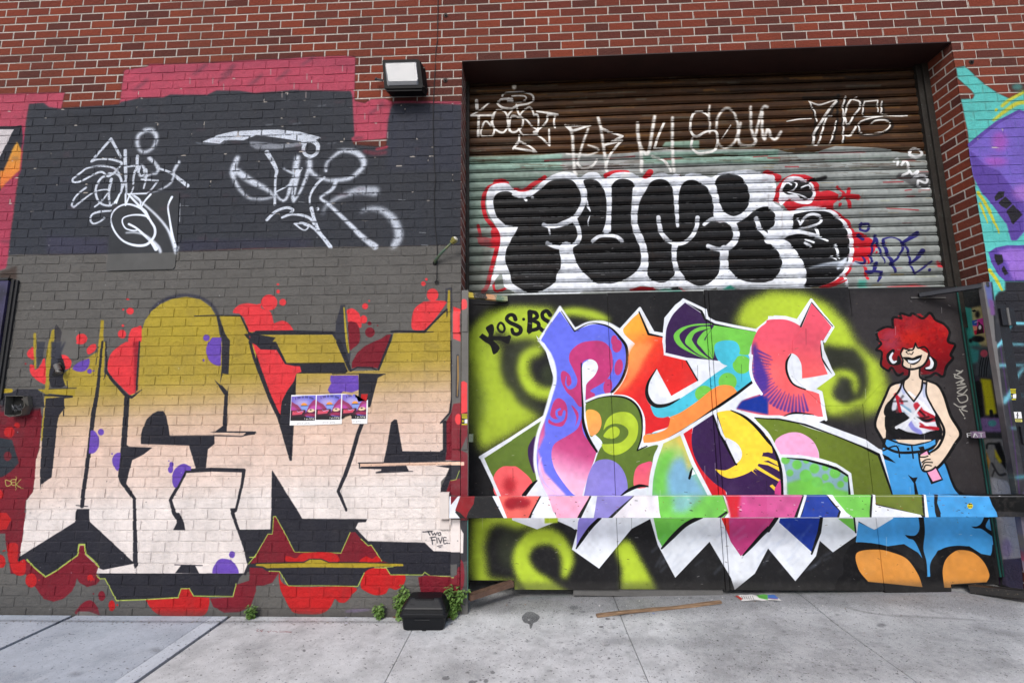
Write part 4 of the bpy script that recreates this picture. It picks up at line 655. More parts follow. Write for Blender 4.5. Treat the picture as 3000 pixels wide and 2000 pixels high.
    F('33: 815,370 1000,340 1150,370 1280,430 1380,570 1420,685! 920,635! 830,520',(206,138,64),sm=1); F('33: 1690,375 1760,345 1880,365 1980,450 2035,570 2010,640! 1685,660! 1690,690! 1620,690! 1605,540 1630,440',(206,138,64),sm=1)
    # hair
    F('31: 1150,1568 1010,1540 1000,1490 1080,1440 1150,1440 1150,1360 1230,1310 1330,1320 1400,1310 1440,1350 1480,1310 1530,1370 1640,1420 1670,1500 1660,1568 32: 1710,30 1690,120 1700,150 1640,240 1620,300 1590,320 1500,300 1250,310 1140,260 1100,270 1040,230 1040,140 1040,90 990,70 1020,30 1010,-20',(160,24,28),soft=1,grad=((2580,930),(2650,1100),[(0,(136,30,44)),(.4,(172,24,28)),(1,(104,16,24))]))
    F('31: 1040,1500 1150,1440 1250,1568 32: 1150,100 1050,60',(150,66,92),soft=40,a=.6); O('31',[(1330,1540,120,60)],(196,40,26),soft=50,a=.6); F('32: 1050,160 1250,150 1300,300 1150,280',(100,26,36),soft=30,a=.7); F('32: 1400,200 1500,300 1620,300 1500,220',(90,24,40),soft=30,a=.6)
    S('31: 1010,1545 1000,1480 1080,1435 1150,1440! 1150,1350 1225,1355! 1220,1310 1300,1330 1330,1310 1420,1355 1490,1305 1540,1370 1620,1410 1670,1480 1655,1568 32: 1720,30 1680,120 1700,155 1640,230 1620,310 1590,320! 1540,290 1490,320 1450,330',22,K,soft=2); S('31: 1000,1550 32: 1040,20 990,75 1045,100 1035,220 1110,270! 1140,240 1190,310 1240,290',20,K,soft=2)
    rr=np.random.default_rng(4)
    for i in range(210):
        th=rr.random()*6.283; q=rr.random()**.5; x=2250+(1350+q*310*math.cos(th))/TS; y=1000+(-10+q*(230 if math.sin(th)<0 else 260)*math.sin(th)-0)/TS
        if 2630<x<2720 and y>1015: continue
        X=x*TS;Y=y*TS; a0=rr.random()*6; rd=8+rr.random()*10
        S('00: '+' '.join(f'{X+rd*math.cos(a0+k):.0f},{Y+rd*math.sin(a0+k):.0f}' for k in (0,.9,1.8,2.7)),5,((92,12,18),(226,54,34),(130,18,24))[int(rr.integers(3))],soft=3,a=.5)
    # body skin
    F('32: 1300,260 1395,240 1410,340 1500,370 1590,430 1640,560 1700,720 1765,840 1730,930 1620,1090 1540,1160 1430,1190 1420,1060 1500,1010 1550,950 1610,830 1560,700 1500,560 1460,560 1340,555 1240,480 1150,620 1110,700 1090,880 1060,890 990,770 1010,680 1100,430 1240,360 1300,310',SK,sm=0)
    F('32: 1150,880 1200,840 1380,860 1500,850 1500,910 1340,945 1200,925',SK)
    F('32: 1220,120 1250,70 1330,60 1355,20 1400,70 1470,110 1450,190 1400,240 1300,250 1240,220',SK)
    F('32: 1240,370 1250,430 1340,550 1400,450 1410,370 1460,370 1460,520 1540,640 1600,800 1600,900 1080,900 1090,700 1080,600 1150,520',(24,22,26),soft=1)
    F('32: 1240,380 1250,430 1340,550 1410,440 1460,380 1460,520 1530,640 1520,700 1570,800 1480,830 1400,850 1280,830 1170,800 1300,700 1200,620 1130,640 1150,540 1210,460',(212,214,226),soft=3)
    for p,w,cc in (('32: 1170,490 1230,560 1190,640',26,(186,30,44)),('32: 1210,600 1330,700 1480,800',30,W),('32: 1370,590 1440,700 1500,690',60,(180,28,44)),('32: 1400,560 1480,640 1540,660',34,W),('32: 1400,760 1480,790 1560,800',30,(180,28,44)),('32: 1440,780 1530,740',20,W),('32: 1450,730 1540,720',22,(180,28,44)),('32: 1300,740 1340,800 1400,830',40,(130,130,210)),('32: 1330,690 1440,840',26,W),('32: 1350,680 1190,800',22,W),('32: 1230,600 1290,640',50,(120,160,190)),('32: 1350,700 1430,700 1480,690',14,K),('32: 1140,550 1280,548',10,K),('32: 1380,620 1440,680',16,K),('32: 1250,470 1220,400',26,(170,180,220)),('32: 1430,400 1440,500',26,(170,180,210))): S(p,w,cc,soft=5,a=.92)
    F('32: 1080,620 1100,560 1150,530 1130,600 1150,660 1250,650 1300,700 1180,790 1090,800',(20,20,22),soft=3)
    kk=lambda p,w: S(p,w,K,soft=1)
    F('32: 1090,600! 1150,660 1250,650! 1290,710! 1190,790! 1290,835 1400,850! 1300,850 1160,850! 1090,800',(20,20,22),soft=2)
    F('32: 1545,640! 1560,700 1580,790 1600,900! 1540,880 1500,840! 1560,800! 1530,700',(20,20,22),soft=2); S('32: 1340,690 1400,715 1470,725 1530,700',[10,22,26,12],K,soft=3); S('32: 1240,500 1200,560 1190,640',[20,12,30],(60,60,64),soft=4,a=.7)
    for a_,b_ in (((1220,600),(1500,800)),((1400,560),(1530,680)),((1250,790),(1430,560)),((1180,790),(1330,700)),((1300,470),(1460,600))): S(f'32: {a_[0]},{a_[1]} {b_[0]},{b_[1]}',[26,14],(232,234,240),soft=2,a=.9)
    for a_,b_ in (((1430,640),(1520,690)),((1400,780),(1560,800)),((1175,480),(1215,640))): S(f'32: {a_[0]},{a_[1]} {b_[0]},{b_[1]}',[20,26],(170,26,42),soft=2,a=.95)
    kk('32: 1300,250 1290,320 1220,370 1130,400 1080,500 1010,660 985,770 1030,870 1085,970',[16,20,22,20,20,22,22,20,16]); kk('32: 1395,240 1400,330 1470,360 1560,400 1620,500 1680,680 1770,840 1720,940 1630,1080 1540,1170 1440,1190',[14,18,20,22,24,26,26,26,24,22,20])
    kk('32: 1230,370 1210,440 1130,540 1085,600 1080,670 1150,700 1240,690',[14,16,14,18,20,14,6]); kk('32: 1460,370 1455,480 1510,600 1580,720 1620,830 1570,960 1490,1020',[12,16,16,20,22,20,14]); kk('32: 1255,350 1250,430 1340,550! 1410,440 1420,340',14); kk('32: 1200,840 1300,850 1400,860 1500,830',14); kk('32: 1090,700 1100,800 1150,850 1160,880',[30,40,30,10])
    kk('32: 1240,60 1270,70! 1330,75 1355,15! 1380,60 1440,50 1480,110 1450,190 1400,235 1310,255 1240,225 1240,170 1220,110 1240,60',[12,14,14,14,14,14,16,16,18,18,16,14,12,14]); F('32: 1232,142! 1290,142 1330,150 1372,132 1418,120! 1396,178 1340,214 1292,200!',K,sm=1); F('32: 1284,168! 1340,172 1404,150! 1370,184 1320,200 1288,190!',W,sm=1); kk('32: 1300,85 1270,95 1290,115',8); kk('32: 1300,110 1320,118 1335,95',8); kk('32: 1310,215 1312,240',6)
    S('32: 1150,85 1110,130 1130,190 1200,190 1200,140',[30,40,44,40,20],K,soft=1); S('32: 1145,105 1125,150 1150,190 1180,180',[14,24,26,10],W,soft=1); S('32: 1480,140 1530,190 1510,250 1450,250',[30,46,44,26],K,soft=1); S('32: 1490,150 1508,195 1495,235 1455,245',[14,28,28,14],W,soft=1)
    # can and hand
    F('32: 1385,1030 1470,990 1610,1270 1500,1310',(24,22,26)); F('32: 1400,1040 1460,1005 1485,1060 1420,1080',PK); F('32: 1460,1190 1540,1160 1595,1260 1515,1285',PK); F('32: 1380,970 1430,960 1440,990 1400,1000',K)
    F('32: 1400,1050 1480,1040 1540,1060 1570,1120 1500,1180 1430,1175 1410,1120',SK,sm=1); kk('32: 1400,1060 1440,1060 1470,1050',10); kk('32: 1415,1110 1450,1085 1490,1080',10); kk('32: 1420,1150 1440,1110 1510,1110',10); kk('32: 1430,1175 1450,1135 1500,1140',10); kk('32: 1385,1030 1400,1130 1430,1190 1500,1180 1540,1150',14)
    # grey tag
    g=lambda p: S(p,10,(150,148,142),soft=2)
    g('32: 1730,265 1780,280! 1740,300! 1790,265'); g('32: 1710,300 1760,320 1790,340! 1720,330 1720,300'); g('32: 1730,380 1800,350! 1770,380! 1810,390 1740,400'); g('32: 1740,430 1820,410! 1760,450 1740,470 1790,480 1830,440'); g('32: 1745,500 1820,490 1830,540 1770,560 1740,520'); g('32: 1710,570 1760,600 1820,590 1780,620 1830,640'); g('32: 1760,620 1800,680'); O('32',[(1808,703,7)],(150,148,142))
    F('31: 1700,1100 1900,1100 32: 2100,1500 1960,1500',(60,150,140),soft=3,a=.0)
    # years of scuffs, drips and thin coverage on the sheets
    r=np.random.default_rng(31)
    for i in range(110):
        x=1380+r.random()*1480; y=870+r.random()*850; S(f'00: {x*TS:.0f},{y*TS:.0f} {(x+r.random()*40-20)*TS:.0f},{(y+20+r.random()*50)*TS:.0f}',30+r.random()*90,((20,20,20),(230,230,230),(60,60,40))[int(r.integers(3))],soft=60,a=.05)
    for i in range(340):
        x=1380+r.random()*1480; y=870+r.random()*850; l=r.random()*9; S(f'00: {x*TS:.0f},{y*TS:.0f} {(x+l)*TS:.0f},{(y+r.random()*6-3)*TS:.0f}',1.5+r.random()*3.5,((30,30,30),(200,200,200),(110,100,80))[int(r.integers(3))],a=.55)
    for i in range(26):
        x=1400+r.random()*1400; y=900+r.random()*700; S(f'00: {x*TS:.0f},{y*TS:.0f} {x*TS+2:.0f},{(y+10+r.random()*50)*TS:.0f}',[4,3,2],((20,20,22),(214,216,220))[int(r.integers(2))],a=.5)
    for k in range(60):
        x=1900+r.random()*520; y=1540+r.random()*140; S(f'00: {x*TS:.0f},{y*TS:.0f} {(x+14+r.random()*20)*TS:.0f},{(y-10-r.random()*26)*TS:.0f}',8+r.random()*14,(150,164,190),soft=10,a=.16)
    F('13: 1940,640 33: 2200,640 33: 2200,760 13: 1940,780',(60,58,56),soft=30,a=.45)
    c.mottle(.10,(150,50,12),12)
def paint_bar(c):
    F,S,O=c.F,c.S,c.O
    K=(20,20,22); W=(226,230,238)
    F('12: 1700,1350 33: 2352,0 32: 2352,1300 33: 2352,200 13: 1700,200',(32,32,34))
    R=lambda p,col,**k: F(p,col,**k)
    R('12: 1700,1400 1775,1400 1770,1568 13: 1770,70 1700,70',(226,216,212)); R('12: 1730,1395 1790,1440 1770,1460',K)
    R('12: 1780,1400 1900,1400 1830,1568 13: 1880,60 1760,60',W); R('12: 1790,1410 1860,1415 1790,1500',(120,24,40)); R('12: 1880,1410 2010,1420 2000,1490 1950,1568 13: 1930,60 1870,0 12: 1830,1550',(134,28,36))
    R('12: 2160,1400 2230,1400 2352,1568 22: 0,1568 13: 2352,60 2280,60',W)
    R('12: 2220,1400 2352,1400 22: 270,1400 180,1568 23: 160,60 13: 2310,60',(238,104,96)); O('22',[(60,1480,110,50)],(150,26,40),soft=20); O('12',[(2340,1490,60,50)],(150,26,40),soft=20)
    S('22: 270,1410 190,1568 23: 160,60',[18,26,24],K,sm=0); R('22: 280,1400 330,1400 390,1568 23: 420,60 170,60 190,0',W); R('22: 325,1400 720,1400 650,1568 23: 620,60 410,60 400,0 22: 380,1568',(238,166,196))
    S('22: 730,1410 640,1568 23: 615,50',[14,24,26],K,sm=0); R('22: 740,1400 790,1400 760,1568 23: 750,60 630,60',W); R('22: 785,1400 1130,1400 970,1568 23: 920,60 750,60',(142,134,206)); S('22: 1130,1415 960,1568 23: 900,60',[14,28,30],K,sm=0)
    R('22: 1140,1400 1345,1400 1360,1568 23: 1370,60 910,60 970,0',(230,226,234)); R('22: 1340,1400 1930,1400 1990,1568 23: 1930,60 1370,60 22: 1355,1568',(112,190,80)); F('22: 1480,1400 1780,1400 1600,1568 1480,1568',(126,176,200),soft=40,a=.8)
    S('23: 1970,0 1900,50',18,K); R('22: 1935,1400 1960,1420 2020,1568 23: 2020,60 1940,60 1990,0',W); R('22: 1960,1400 2352,1400 2352,1568 23: 2352,60 2010,60 22: 2010,1568',(196,76,134)); F('22: 1960,1400 2100,1400 2080,1568 23: 2080,60 2010,60',(206,34,50),soft=16)
    R('32: -10,1400 320,1400 270,1568 33: 250,60 -10,60',(200,84,142)); S('32: 330,1410 270,1568 33: 250,60',[14,20,24],K,sm=0); R('32: 335,1400 365,1400 310,1568 33: 290,60 265,60',W); R('32: 360,1400 530,1400 600,1500 670,1568 33: 640,60 290,60 32: 320,1568',(34,60,150)); S('33: 660,0 640,60',20,K)
    R('32: 535,1400 600,1400 740,1568 33: 800,60 650,60 32: 670,1560',W); R('32: 590,1400 950,1400 940,1568 33: 935,60 800,60 32: 720,1568 620,1450',(112,190,80)); S('32: 955,1410 945,1568 33: 945,60',[16,22,18],K,sm=0)
    R('32: 965,1400 985,1400 990,1500 1300,1568 33: 1400,20 1430,60 950,60',W); R('32: 990,1400 1420,1400 1430,1568 33: 1440,30 1300,0 32: 1280,1560 990,1490',(98,112,40)); S('32: 1420,1410 1435,1568 33: 1445,30',[16,22,20],K,sm=0); R('32: 1430,1400 1455,1400 1475,1568 33: 1480,60 1445,60',W)
    R('32: 1450,1400 2030,1420 2060,1500 2100,1568 33: 2115,60 1480,60 32: 1470,1560',(66,150,212)); S('32: 1545,1410 1540,1480 1560,1568 33: 1570,60',[30,24,44,30],K,sm=0)
    r=np.random.default_rng(2)
    for i in range(150):
        x=1370+r.random()*1540; y=1453+r.random()*64; l=r.random()*7
        X=(x-1500)*TS; Y=(y-1000)*TS; S(f'22: {X:.0f},{Y:.0f} {X+l*TS:.0f},{Y+2:.0f}',1.5+r.random()*5,((60,30,24),(220,220,220),(30,26,28),(150,60,50))[int(r.integers(4))],a=.75)
    S('22: 0,1419 2352,1419 32: 2352,1422',4,(200,200,206),sm=0,a=.7)
    c.mottle(.14,(90,20),3)
def paint_reveal(c):
    F,S,O=c.F,c.S,c.O
    TL=(62,160,146)
    F('31: 1700,1120 1830,1090 1990,1060 2100,1300 2200,1568 32: 2300,1568 33: 2352,900 2000,900 32: 1900,1568 1750,0 31: 1740,1568',(52,54,54),soft=10)
    F('31: 1740,1240 1860,1260 1900,1300 2000,1250 2200,1568 32: 2100,200 1880,200 1800,0',TL,soft=8); F('31: 1870,1260 1990,1230 2100,1568 32: 2060,60 1960,60 1930,0 31: 1890,1500',(196,184,124),soft=12)
    O('31',[(1925,1320,20,34)],(30,30,32),soft=14); F('31: 1870,1285 1900,1275 1915,1290 1890,1300',(30,30,32)); O('31',[(1930,1545,60,30),(1862,1560,18,22)],(24,24,26),soft=8)
    F('32: 1850,40 2100,40 2140,330 1890,330',(74,80,84),soft=30); F('32: 1850,60 1940,80 1930,180 1870,210',(60,140,136),soft=12); O('32',[(1985,110,34,34)],(198,84,100),soft=5)
    for x in (1945,1965,1990,2010): S(f'32: {x+16},{150} {x},{240} {x-6},{320}',9,(24,24,28))
    F('32: 1880,330 2150,330 2190,820 1950,820',(58,50,66),soft=20); F('32: 1950,340 2050,350 2100,660 2000,680 1980,500',(204,196,30),soft=12); F('32: 1890,360 1960,380 1980,680 1930,660',(34,34,38),soft=10)
    for p,w in (('32: 1930,380 1960,680',40),('32: 2050,640 2060,720',30),('32: 2100,680 2110,730',28)): S(p,w,(24,24,26),soft=6)
    F('32: 1930,700 2150,700 2170,830 1950,830',(136,106,160),soft=12); O('32',[(2060,750,40,30)],(84,160,160),soft=10)
    F('32: 1960,890 2220,890 2330,1568 33: 2300,500 2150,500 2050,60 32: 2060,1568',(136,134,132),soft=8); S('32: 2010,980 2020,940 2090,940 2120,960',18,(50,50,50),soft=4)
    F('32: 2080,940 2130,920 2180,1060 2190,1180 2130,1100',(22,22,24),soft=8); F('32: 2080,980 2150,1100 2130,1120 2090,1060',(206,188,40),soft=8); F('32: 2000,1000 2040,1100 2020,1200',(200,150,60),soft=10); S('32: 2060,1120 2120,1220 2180,1215',20,(60,58,60),soft=3); S('32: 2080,1180 2060,1260 2130,1300',12,(60,58,60),soft=3)
    F('32: 2040,1240 2200,1280 2330,1568 33: 2290,420 2160,440 2090,60 32: 2060,1568',(196,194,200),soft=10)
    F('33: 2090,60 2280,60 2330,420 2160,440',(206,202,208),soft=6); F('33: 2160,430 2330,420 2352,740 2150,660',(92,86,112),soft=6); O('33',[(2190,330,50,90)],(176,160,200),soft=20)
    F('33: 2030,55 2100,55 2130,420 2080,480',(110,170,196),soft=6); S('33: 2085,60 2130,660',8,(90,50,100))
def paint_ground(c):
    F,S,O=c.F,c.S,c.O
    r=np.random.default_rng(11)
    D=(58,58,62)
    F('23: 90,950 130,915 170,910 210,920 255,950 230,985 195,1000 180,1035 165,1040 155,1005 110,990',D,sm=1,soft=2); O('23',[(155,972,9,7)],(150,150,150))
    O('23',[(568,886,40,16),(650,920,24,8),(730,960,14,7),(880,978,22,8),(935,980,14,6),(820,1040,24,9),(50,770,26,10),(410,918,7,6),(300,1300,10,6),(890,1325,14,8),(705,1422,8,6),(1640,828,22,7),(555,933,20,5)],D,soft=3,a=.85)
    O('13',[(445,1220,14,11),(532,1024,14,6),(505,1131,10,4),(800,1115,16,5),(545,1252,11,5),(770,1066,8,4),(1745,1468,36,18),(1985,1510,34,20),(2022,1500,14,9),(2112,1500,22,20),(2175,1427,22,12),(1835,1203,14,6),(2062,1490,14,8),(1408,1532,20,14),(756,1420,12,6),(1945,1418,18,8)],(62,62,66),soft=3,a=.85)
    O('33',[(1112,1275,20,9),(805,1475,30,11),(1578,1420,18,5),(75,860,26,22),(1045,1078,44,16),(775,793,18,9),(150,1115,16,9),(600,1480,12,10),(1518,973,9,6),(640,985,12,6),(985,1560,20,6)],(44,44,48),soft=4,a=.85); S('33: 1600,945 1612,952 1632,948',6,D)
    O('03',[(1440,1215,50,18),(700,1430,60,16)],(150,142,132),soft=20,a=.7); S('03: 640,1065 650,1076 690,1076',5,(60,60,64)); O('03',[(343,1535,7,5),(1060,1390,6,4),(1535,1085,6,4),(1676,1092,5,3)],D)
    O('13',[(828,968,18,11)],(206,206,220)); O('13',[(655,968,14,6),(970,958,12,5)],(190,185,180))
    # dirt line at the foot of the wall
    S('03: -200,950 600,953 1300,957 2000,960 2400,960',20,(84,80,76),soft=14,a=.75); S('13: 0,960 600,960 1200,962 1800,962',20,(84,80,76),soft=14,a=.75)
    for i in range(260):
        x=r.random()*1350; y=1803+r.random()**2*14; O('00',[(x*TS,y*TS,3+r.random()*8,2+r.random()*4)],((120,96,70),(60,58,56),(150,140,130),(80,84,60))[int(r.integers(4))],a=.8)
    # soft dirt bands near the doors
    F('23: 0,740 2352,750 2352,930 1200,960 500,930 0,930 13: 1960,900 1960,790',(76,77,80),soft=70,a=.72); F('33: 0,740 2352,830 2352,1040 1300,940 0,920',(78,78,82),soft=70,a=.72); F('33: -900,900 2352,950 2352,1568 33: -600,1568',(118,118,122),soft=90,a=.4); S('33: 1950,1120 2200,1180 2352,1190',50,(74,74,78),soft=40,a=.6)
    for q in ('23: 100,800 500,780','33: 150,790 700,800'): S(q,50,(92,122,118),soft=30,a=.5)
    S('33: 1320,800 1700,820',50,(150,120,160),soft=30,a=.5); S('23: 700,1180 1100,1170 2000,1220',60,(104,104,108),soft=50,a=.4); O('13',[(1900,1420,300,90),(1300,1350,120,50)],(112,112,116),soft=60,a=.35)
    for q in ('33: 20,930 170,940','33: 100,980 350,970 560,965','33: 590,1125 760,1135 1180,1155','33: 610,1250 780,1238','33: 560,1000 720,1080','33: 100,980 160,1060','33: 290,780 480,880','33: 360,1220 390,1215'): S(q,9,(205,205,210),soft=7,a=.55)
    for q in ('33: 720,930 1000,985 1400,1010 1800,1040 2150,1075','33: 780,950 1100,1000 1500,1025 1900,1050'): S(q,14,(96,94,92),soft=8,a=.5)
    for i in range(900):
        x=r.random()*3000; y=1815+r.random()*185; 
        if x>1350 or r.random()<.45: S(f'00: {x*TS:.0f},{y*TS:.0f} {(x+r.random()*5)*TS:.0f},{(y+r.random()*2)*TS:.0f}',2+r.random()*6,((60,60,64),(84,82,80),(200,200,204),(100,70,50))[int(r.integers(4))*int(r.random()<.8)],a=.8)
    for q in ('13: 5,1035 25,1030 10,1045 30,1048','13: 40,1035 55,1050 60,1030','13: 110,1045 120,1055 140,1040','13: 150,1050 175,1045 200,1055','13: 215,1050 260,1045 330,1060','13: 220,1058 330,1050'): S(q,6,(186,60,66),a=.85)
    for i in range(70):
        x=1000+r.random()*1900; y=1760+r.random()**2*60; O('00',[(x*TS,y*TS,3+r.random()*7,2+r.random()*4)],((120,90,60),(200,196,190),(70,66,60),(60,60,64))[int(r.integers(4))])
    for i in range(60):
        x=1100+r.random()*1900; y=1820+r.random()*170; O('00',[(x*TS,y*TS,8+r.random()*26,4+r.random()*10)],(70,70,74),soft=8,a=.3+.3*r.random())
    for i in range(16):
        x=r.random()*2900; y=1830+r.random()*150; O('00',[(x*TS,y*TS,80+r.random()*240,20+r.random()*50)],((120,118,116),(206,204,200))[i%2],soft=60,a=.22)
def paint_poster(c):
    # tracing grid of this one: zoomed sheet 840..1100 x 1140..1260, factor 9.046
    def Z(p):
        o=[]
        for t in p.split():
            m=t.endswith('!'); t=t.rstrip('!'); x,y=map(float,t.split(',')); o.append(f"{(840+x/9.046)*TS:.1f},{(1140+y/9.046)*TS:.1f}"+('!' if m else ''))
        return '00: '+' '.join(o)
    F=lambda p,*a,**k: c.F(Z(p),*a,**k)
    def S(p,w,*a,**k): c.S(Z(p),w*TS/9.046 if not isinstance(w,list) else [q*TS/9.046 for q in w],*a,**k)
    F('0,0 2352,0 2352,1086 0,1086',(232,232,232))
    for i,dx in enumerate((0,672,1352)):
        dy=(0,-25,-48)[i]
        def q(p): return ' '.join(f"{float(t.split(',')[0])+dx:.0f},{float(t.split(',')[1])+dy:.0f}" for t in p.split())
        F(q('135,190 778,160 752,820 100,830'),(116,100,190)); F(q('350,170 778,160 770,300 560,420 300,420'),(84,96,208),soft=60); F(q('230,300 600,290 620,420 250,430'),(206,190,216),soft=40)
        F(q('380,430 600,425 590,560 400,560'),(128,150,214)); F(q('380,430 620,425 620,440 380,445'),(70,80,110)); F(q('385,425 400,380 460,355 520,375 552,425'),(240,150,60)); S(q('385,428 552,424'),10,(40,36,60))
        F(q('130,320 200,370 300,420 380,520 410,560 120,600'),(140,52,92)); F(q('130,440 200,460 300,560 120,600'),(176,64,150),soft=10); F(q('500,640 600,420 700,300 775,260 765,680'),(146,50,104)); F(q('560,560 660,450 770,410 768,560'),(180,76,160),soft=8)
        F(q('110,560 500,540 520,830 100,830'),(60,20,40)); F(q('160,580 460,570 400,660 150,680'),(206,74,96)); F(q('490,640 560,560 700,540 765,580 760,740 440,690'),(92,26,60)); F(q('545,580 600,520 700,515 750,560 690,600 600,610'),(222,196,160)); F(q('600,540 640,525 680,540 640,565'),(30,22,26)); F(q('500,660 640,630 760,660 760,700 480,710'),(150,40,80)); F(q('105,745 300,710 755,745 752,825 100,830'),(26,22,28)); 
        for e_ in ('100,170 790,140','118,160 90,840','788,130 765,840'): S(q(e_),22,(234,234,234))
        S(q('200,600 260,610 330,560 380,545'),8,(40,30,50)); S(q('280,580 330,600 400,575 440,590'),12,(200,170,220))
        for k in range(17):
            t=k/16; x=235+t*460; y=250-math.sin(t*math.pi)*50
            if i==2 and t>.35: break
            if k in (1,5,8,12): continue
            S(q(f'{x:.0f},{y-30:.0f} {x+6:.0f},{y+28:.0f}'),9,(28,24,50)); S(q(f'{x:.0f},{y-26:.0f} {x+20:.0f},{y-(k%3)*10:.0f} {x+10:.0f},{y+24:.0f}'),6,(28,24,50))
        for p in ('480,760 478,800','515,775 525,790 540,770 520,810','560,770 555,790 575,790','605,750 600,800','620,770 640,770 635,795','655,760 650,795','670,750 690,790','710,765 700,790 725,770 715,810'): S(q(p),8,(230,230,230))
        if i<2:
            for p in ('295,880 300,920 285,915','315,890 325,910 330,890','345,905 350,890 362,905','370,905 385,895 380,910','420,880 410,910 430,895','440,870 450,880','480,880 500,885 480,915 510,910','520,895 540,880 540,910 520,895','560,880 580,885 565,910','600,875 590,910 615,905'): S(q(p),5,(110,110,116))
    for p in ('1770,830 1765,870','1790,830 1810,830','1850,830 1870,835 1850,865 1880,862','1890,840 1910,835 1905,860','1950,825 1940,865 1965,860'): S(p,5,(110,110,116))
def paint_stick(c):
    Y=(226,214,30)
    for (x,y,w,h) in ((1352,1212,18,32),(2957,1138,20,33)):
        X=x*TS; V=y*TS; W=w*TS; H=h*TS
        c.F(f'00: {X-20:.0f},{V-20:.0f} {X+W+20:.0f},{V-20:.0f} {X+W+20:.0f},{V+H+20:.0f} {X-20:.0f},{V+H+20:.0f}',(24,24,22))
        for k,(a,b) in enumerate(((.05,.95),(.12,.88),(.1,.9),(.15,.9))): c.S(f'00: {X+W*a:.1f},{V+H*(.05+k*.11):.1f} {X+W*b:.1f},{V+H*(.05+k*.11):.1f}',5,Y)
        c.O('00',[(X+W*.25,V+H*.66,8,10)],Y); c.O('00',[(X+W*.25,V+H*.66,4,5)],(24,24,22)); c.F(f'00: {X+W*.5:.1f},{V+H*.5:.1f} {X+W*.98:.1f},{V+H*.47:.1f} {X+W*.98:.1f},{V+H*.85:.1f} {X+W*.5:.1f},{V+H*.85:.1f}',(230,232,234)); c.S(f'00: {X+W*.1:.1f},{V+H*.95:.1f} {X+W*.9:.1f},{V+H*.95:.1f}',7,Y)
    c.F('32: 2240,640 2352,640 2352,712 2240,712',(228,228,230)); c.S('32: 2292,655 2290,700',9,(50,50,54)); c.S('32: 2282,672 2302,680',6,(80,80,84)); c.O('32',[(2292,655,5,6)],(60,50,46))
    c.F('32: 2240,712 2352,712 2352,745 2240,745',(224,218,120)); c.S('32: 2275,720 2325,718',5,(40,40,30)); c.S('32: 2280,730 2322,729',4,(40,40,30))
def paint_dot(c):
    c.F('32: 1700,1450 2000,1450 2000,1568 33: 2000,60 1700,60',(226,210,30)); c.F('32: 1838,1490 1850,1484 1876,1492 1874,1500 1860,1496 1845,1500',(40,36,24)); 
    for k in range(3): c.S(f'32: 1836,{1508+k*7} 1876,{1508+k*7}',3,(60,52,24))
def paint_pink(c):
    F,S,O=c.F,c.S,c.O
    F('31: 1800,1300 2100,1300 2100,1568 1800,1568',(206,60,150)); F('31: 1870,1370 1920,1360 1920,1420 1875,1420',(40,90,170),soft=4); F('31: 1880,1430 1920,1425 1925,1460 1885,1470',(236,150,110)); F('31: 1885,1475 1925,1460 1930,1510 1890,1510',(206,30,60)); F('31: 1925,1430 1940,1405 1955,1405 1975,1420 1985,1500 1915,1505',(56,16,26)); O('31',[(1940,1398,9,10)],(60,40,40)); O('31',[(1948,1438,13,20)],(232,228,230)); S('31: 1900,1395 1925,1385',5,(240,240,240))
def paint_flyer(c):
    F,S,O=c.F,c.S,c.O
    F('23: 1900,700 33: 400,700 400,900 23: 1900,900',(206,204,200)); F('23: 2040,765 2075,770 2120,800 2095,812 2060,790',(176,60,50),soft=4); F('23: 2240,770 2352,765 2352,815 2270,800',(90,160,70),soft=4); F('33: 0,770 60,765 100,790 90,808 0,805',(70,110,180),soft=4); F('33: 80,770 140,800 120,812 95,790',(190,90,60),soft=4); 
    for k in range(6): S(f'23: {2110+k*20},{778+k} {2122+k*20},{802+k}',4,(110,108,106))
    S('33: 10,800 90,806',6,(200,60,60))
# ------------------------------------------------------------------ measured rays -> real planes
def ray(px,py): return RT*((px-1500)/FPX)-UP*((py-1000)/FPX)+FW
def PW(px,py,Y=0.0):
    d=ray(px,py); t=(DIST+Y)/d.y; return Vector((d.x*t,Y,HC+d.z*t))
def gz(x,y):
    rise=.02*max(0.0,x+.6); t=min(max((y+.25)/.45,0),1)
    return rise*min(1,max(0,(x+.6)*2))+ (.028*t*t*(3-2*t) if -.75<x<3.7 else 0)*min(1,max(0,(x+.75)*4))
def PG(px,py):
    d=ray(px,py); z=0
    for _ in range(8):
        t=(z-HC)/d.z; v=Vector((d.x*t,-DIST+d.y*t,z)); z=gz(v.x,v.y)
    return v
def rays_np(p):
    R=np.array(RT);U=np.array(UP);F_=np.array(FW)
    return (p[:,0:1]-1500)/FPX*R-(p[:,1:2]-1000)/FPX*U+F_
def plane_uv(kind,c):
    """photo px -> (u,v) metres on plane; kind 'Y': (X,Z) at Y=c ; 'X': (Y,Z) at X=c ; 'G': (X,Y) on the ground"""
    def f(p):
        d=rays_np(np.asarray(p,float))
        if kind=='Y': t=(DIST+c)/d[:,1]; return np.stack([d[:,0]*t,HC+d[:,2]*t],1)
        if kind=='X': t=c/d[:,0]; return np.stack([-DIST+d[:,1]*t,HC+d[:,2]*t],1)
        t=(c-HC)/d[:,2]; return np.stack([d[:,0]*t,-DIST+d[:,1]*t],1)
    return f
class Paint: pass
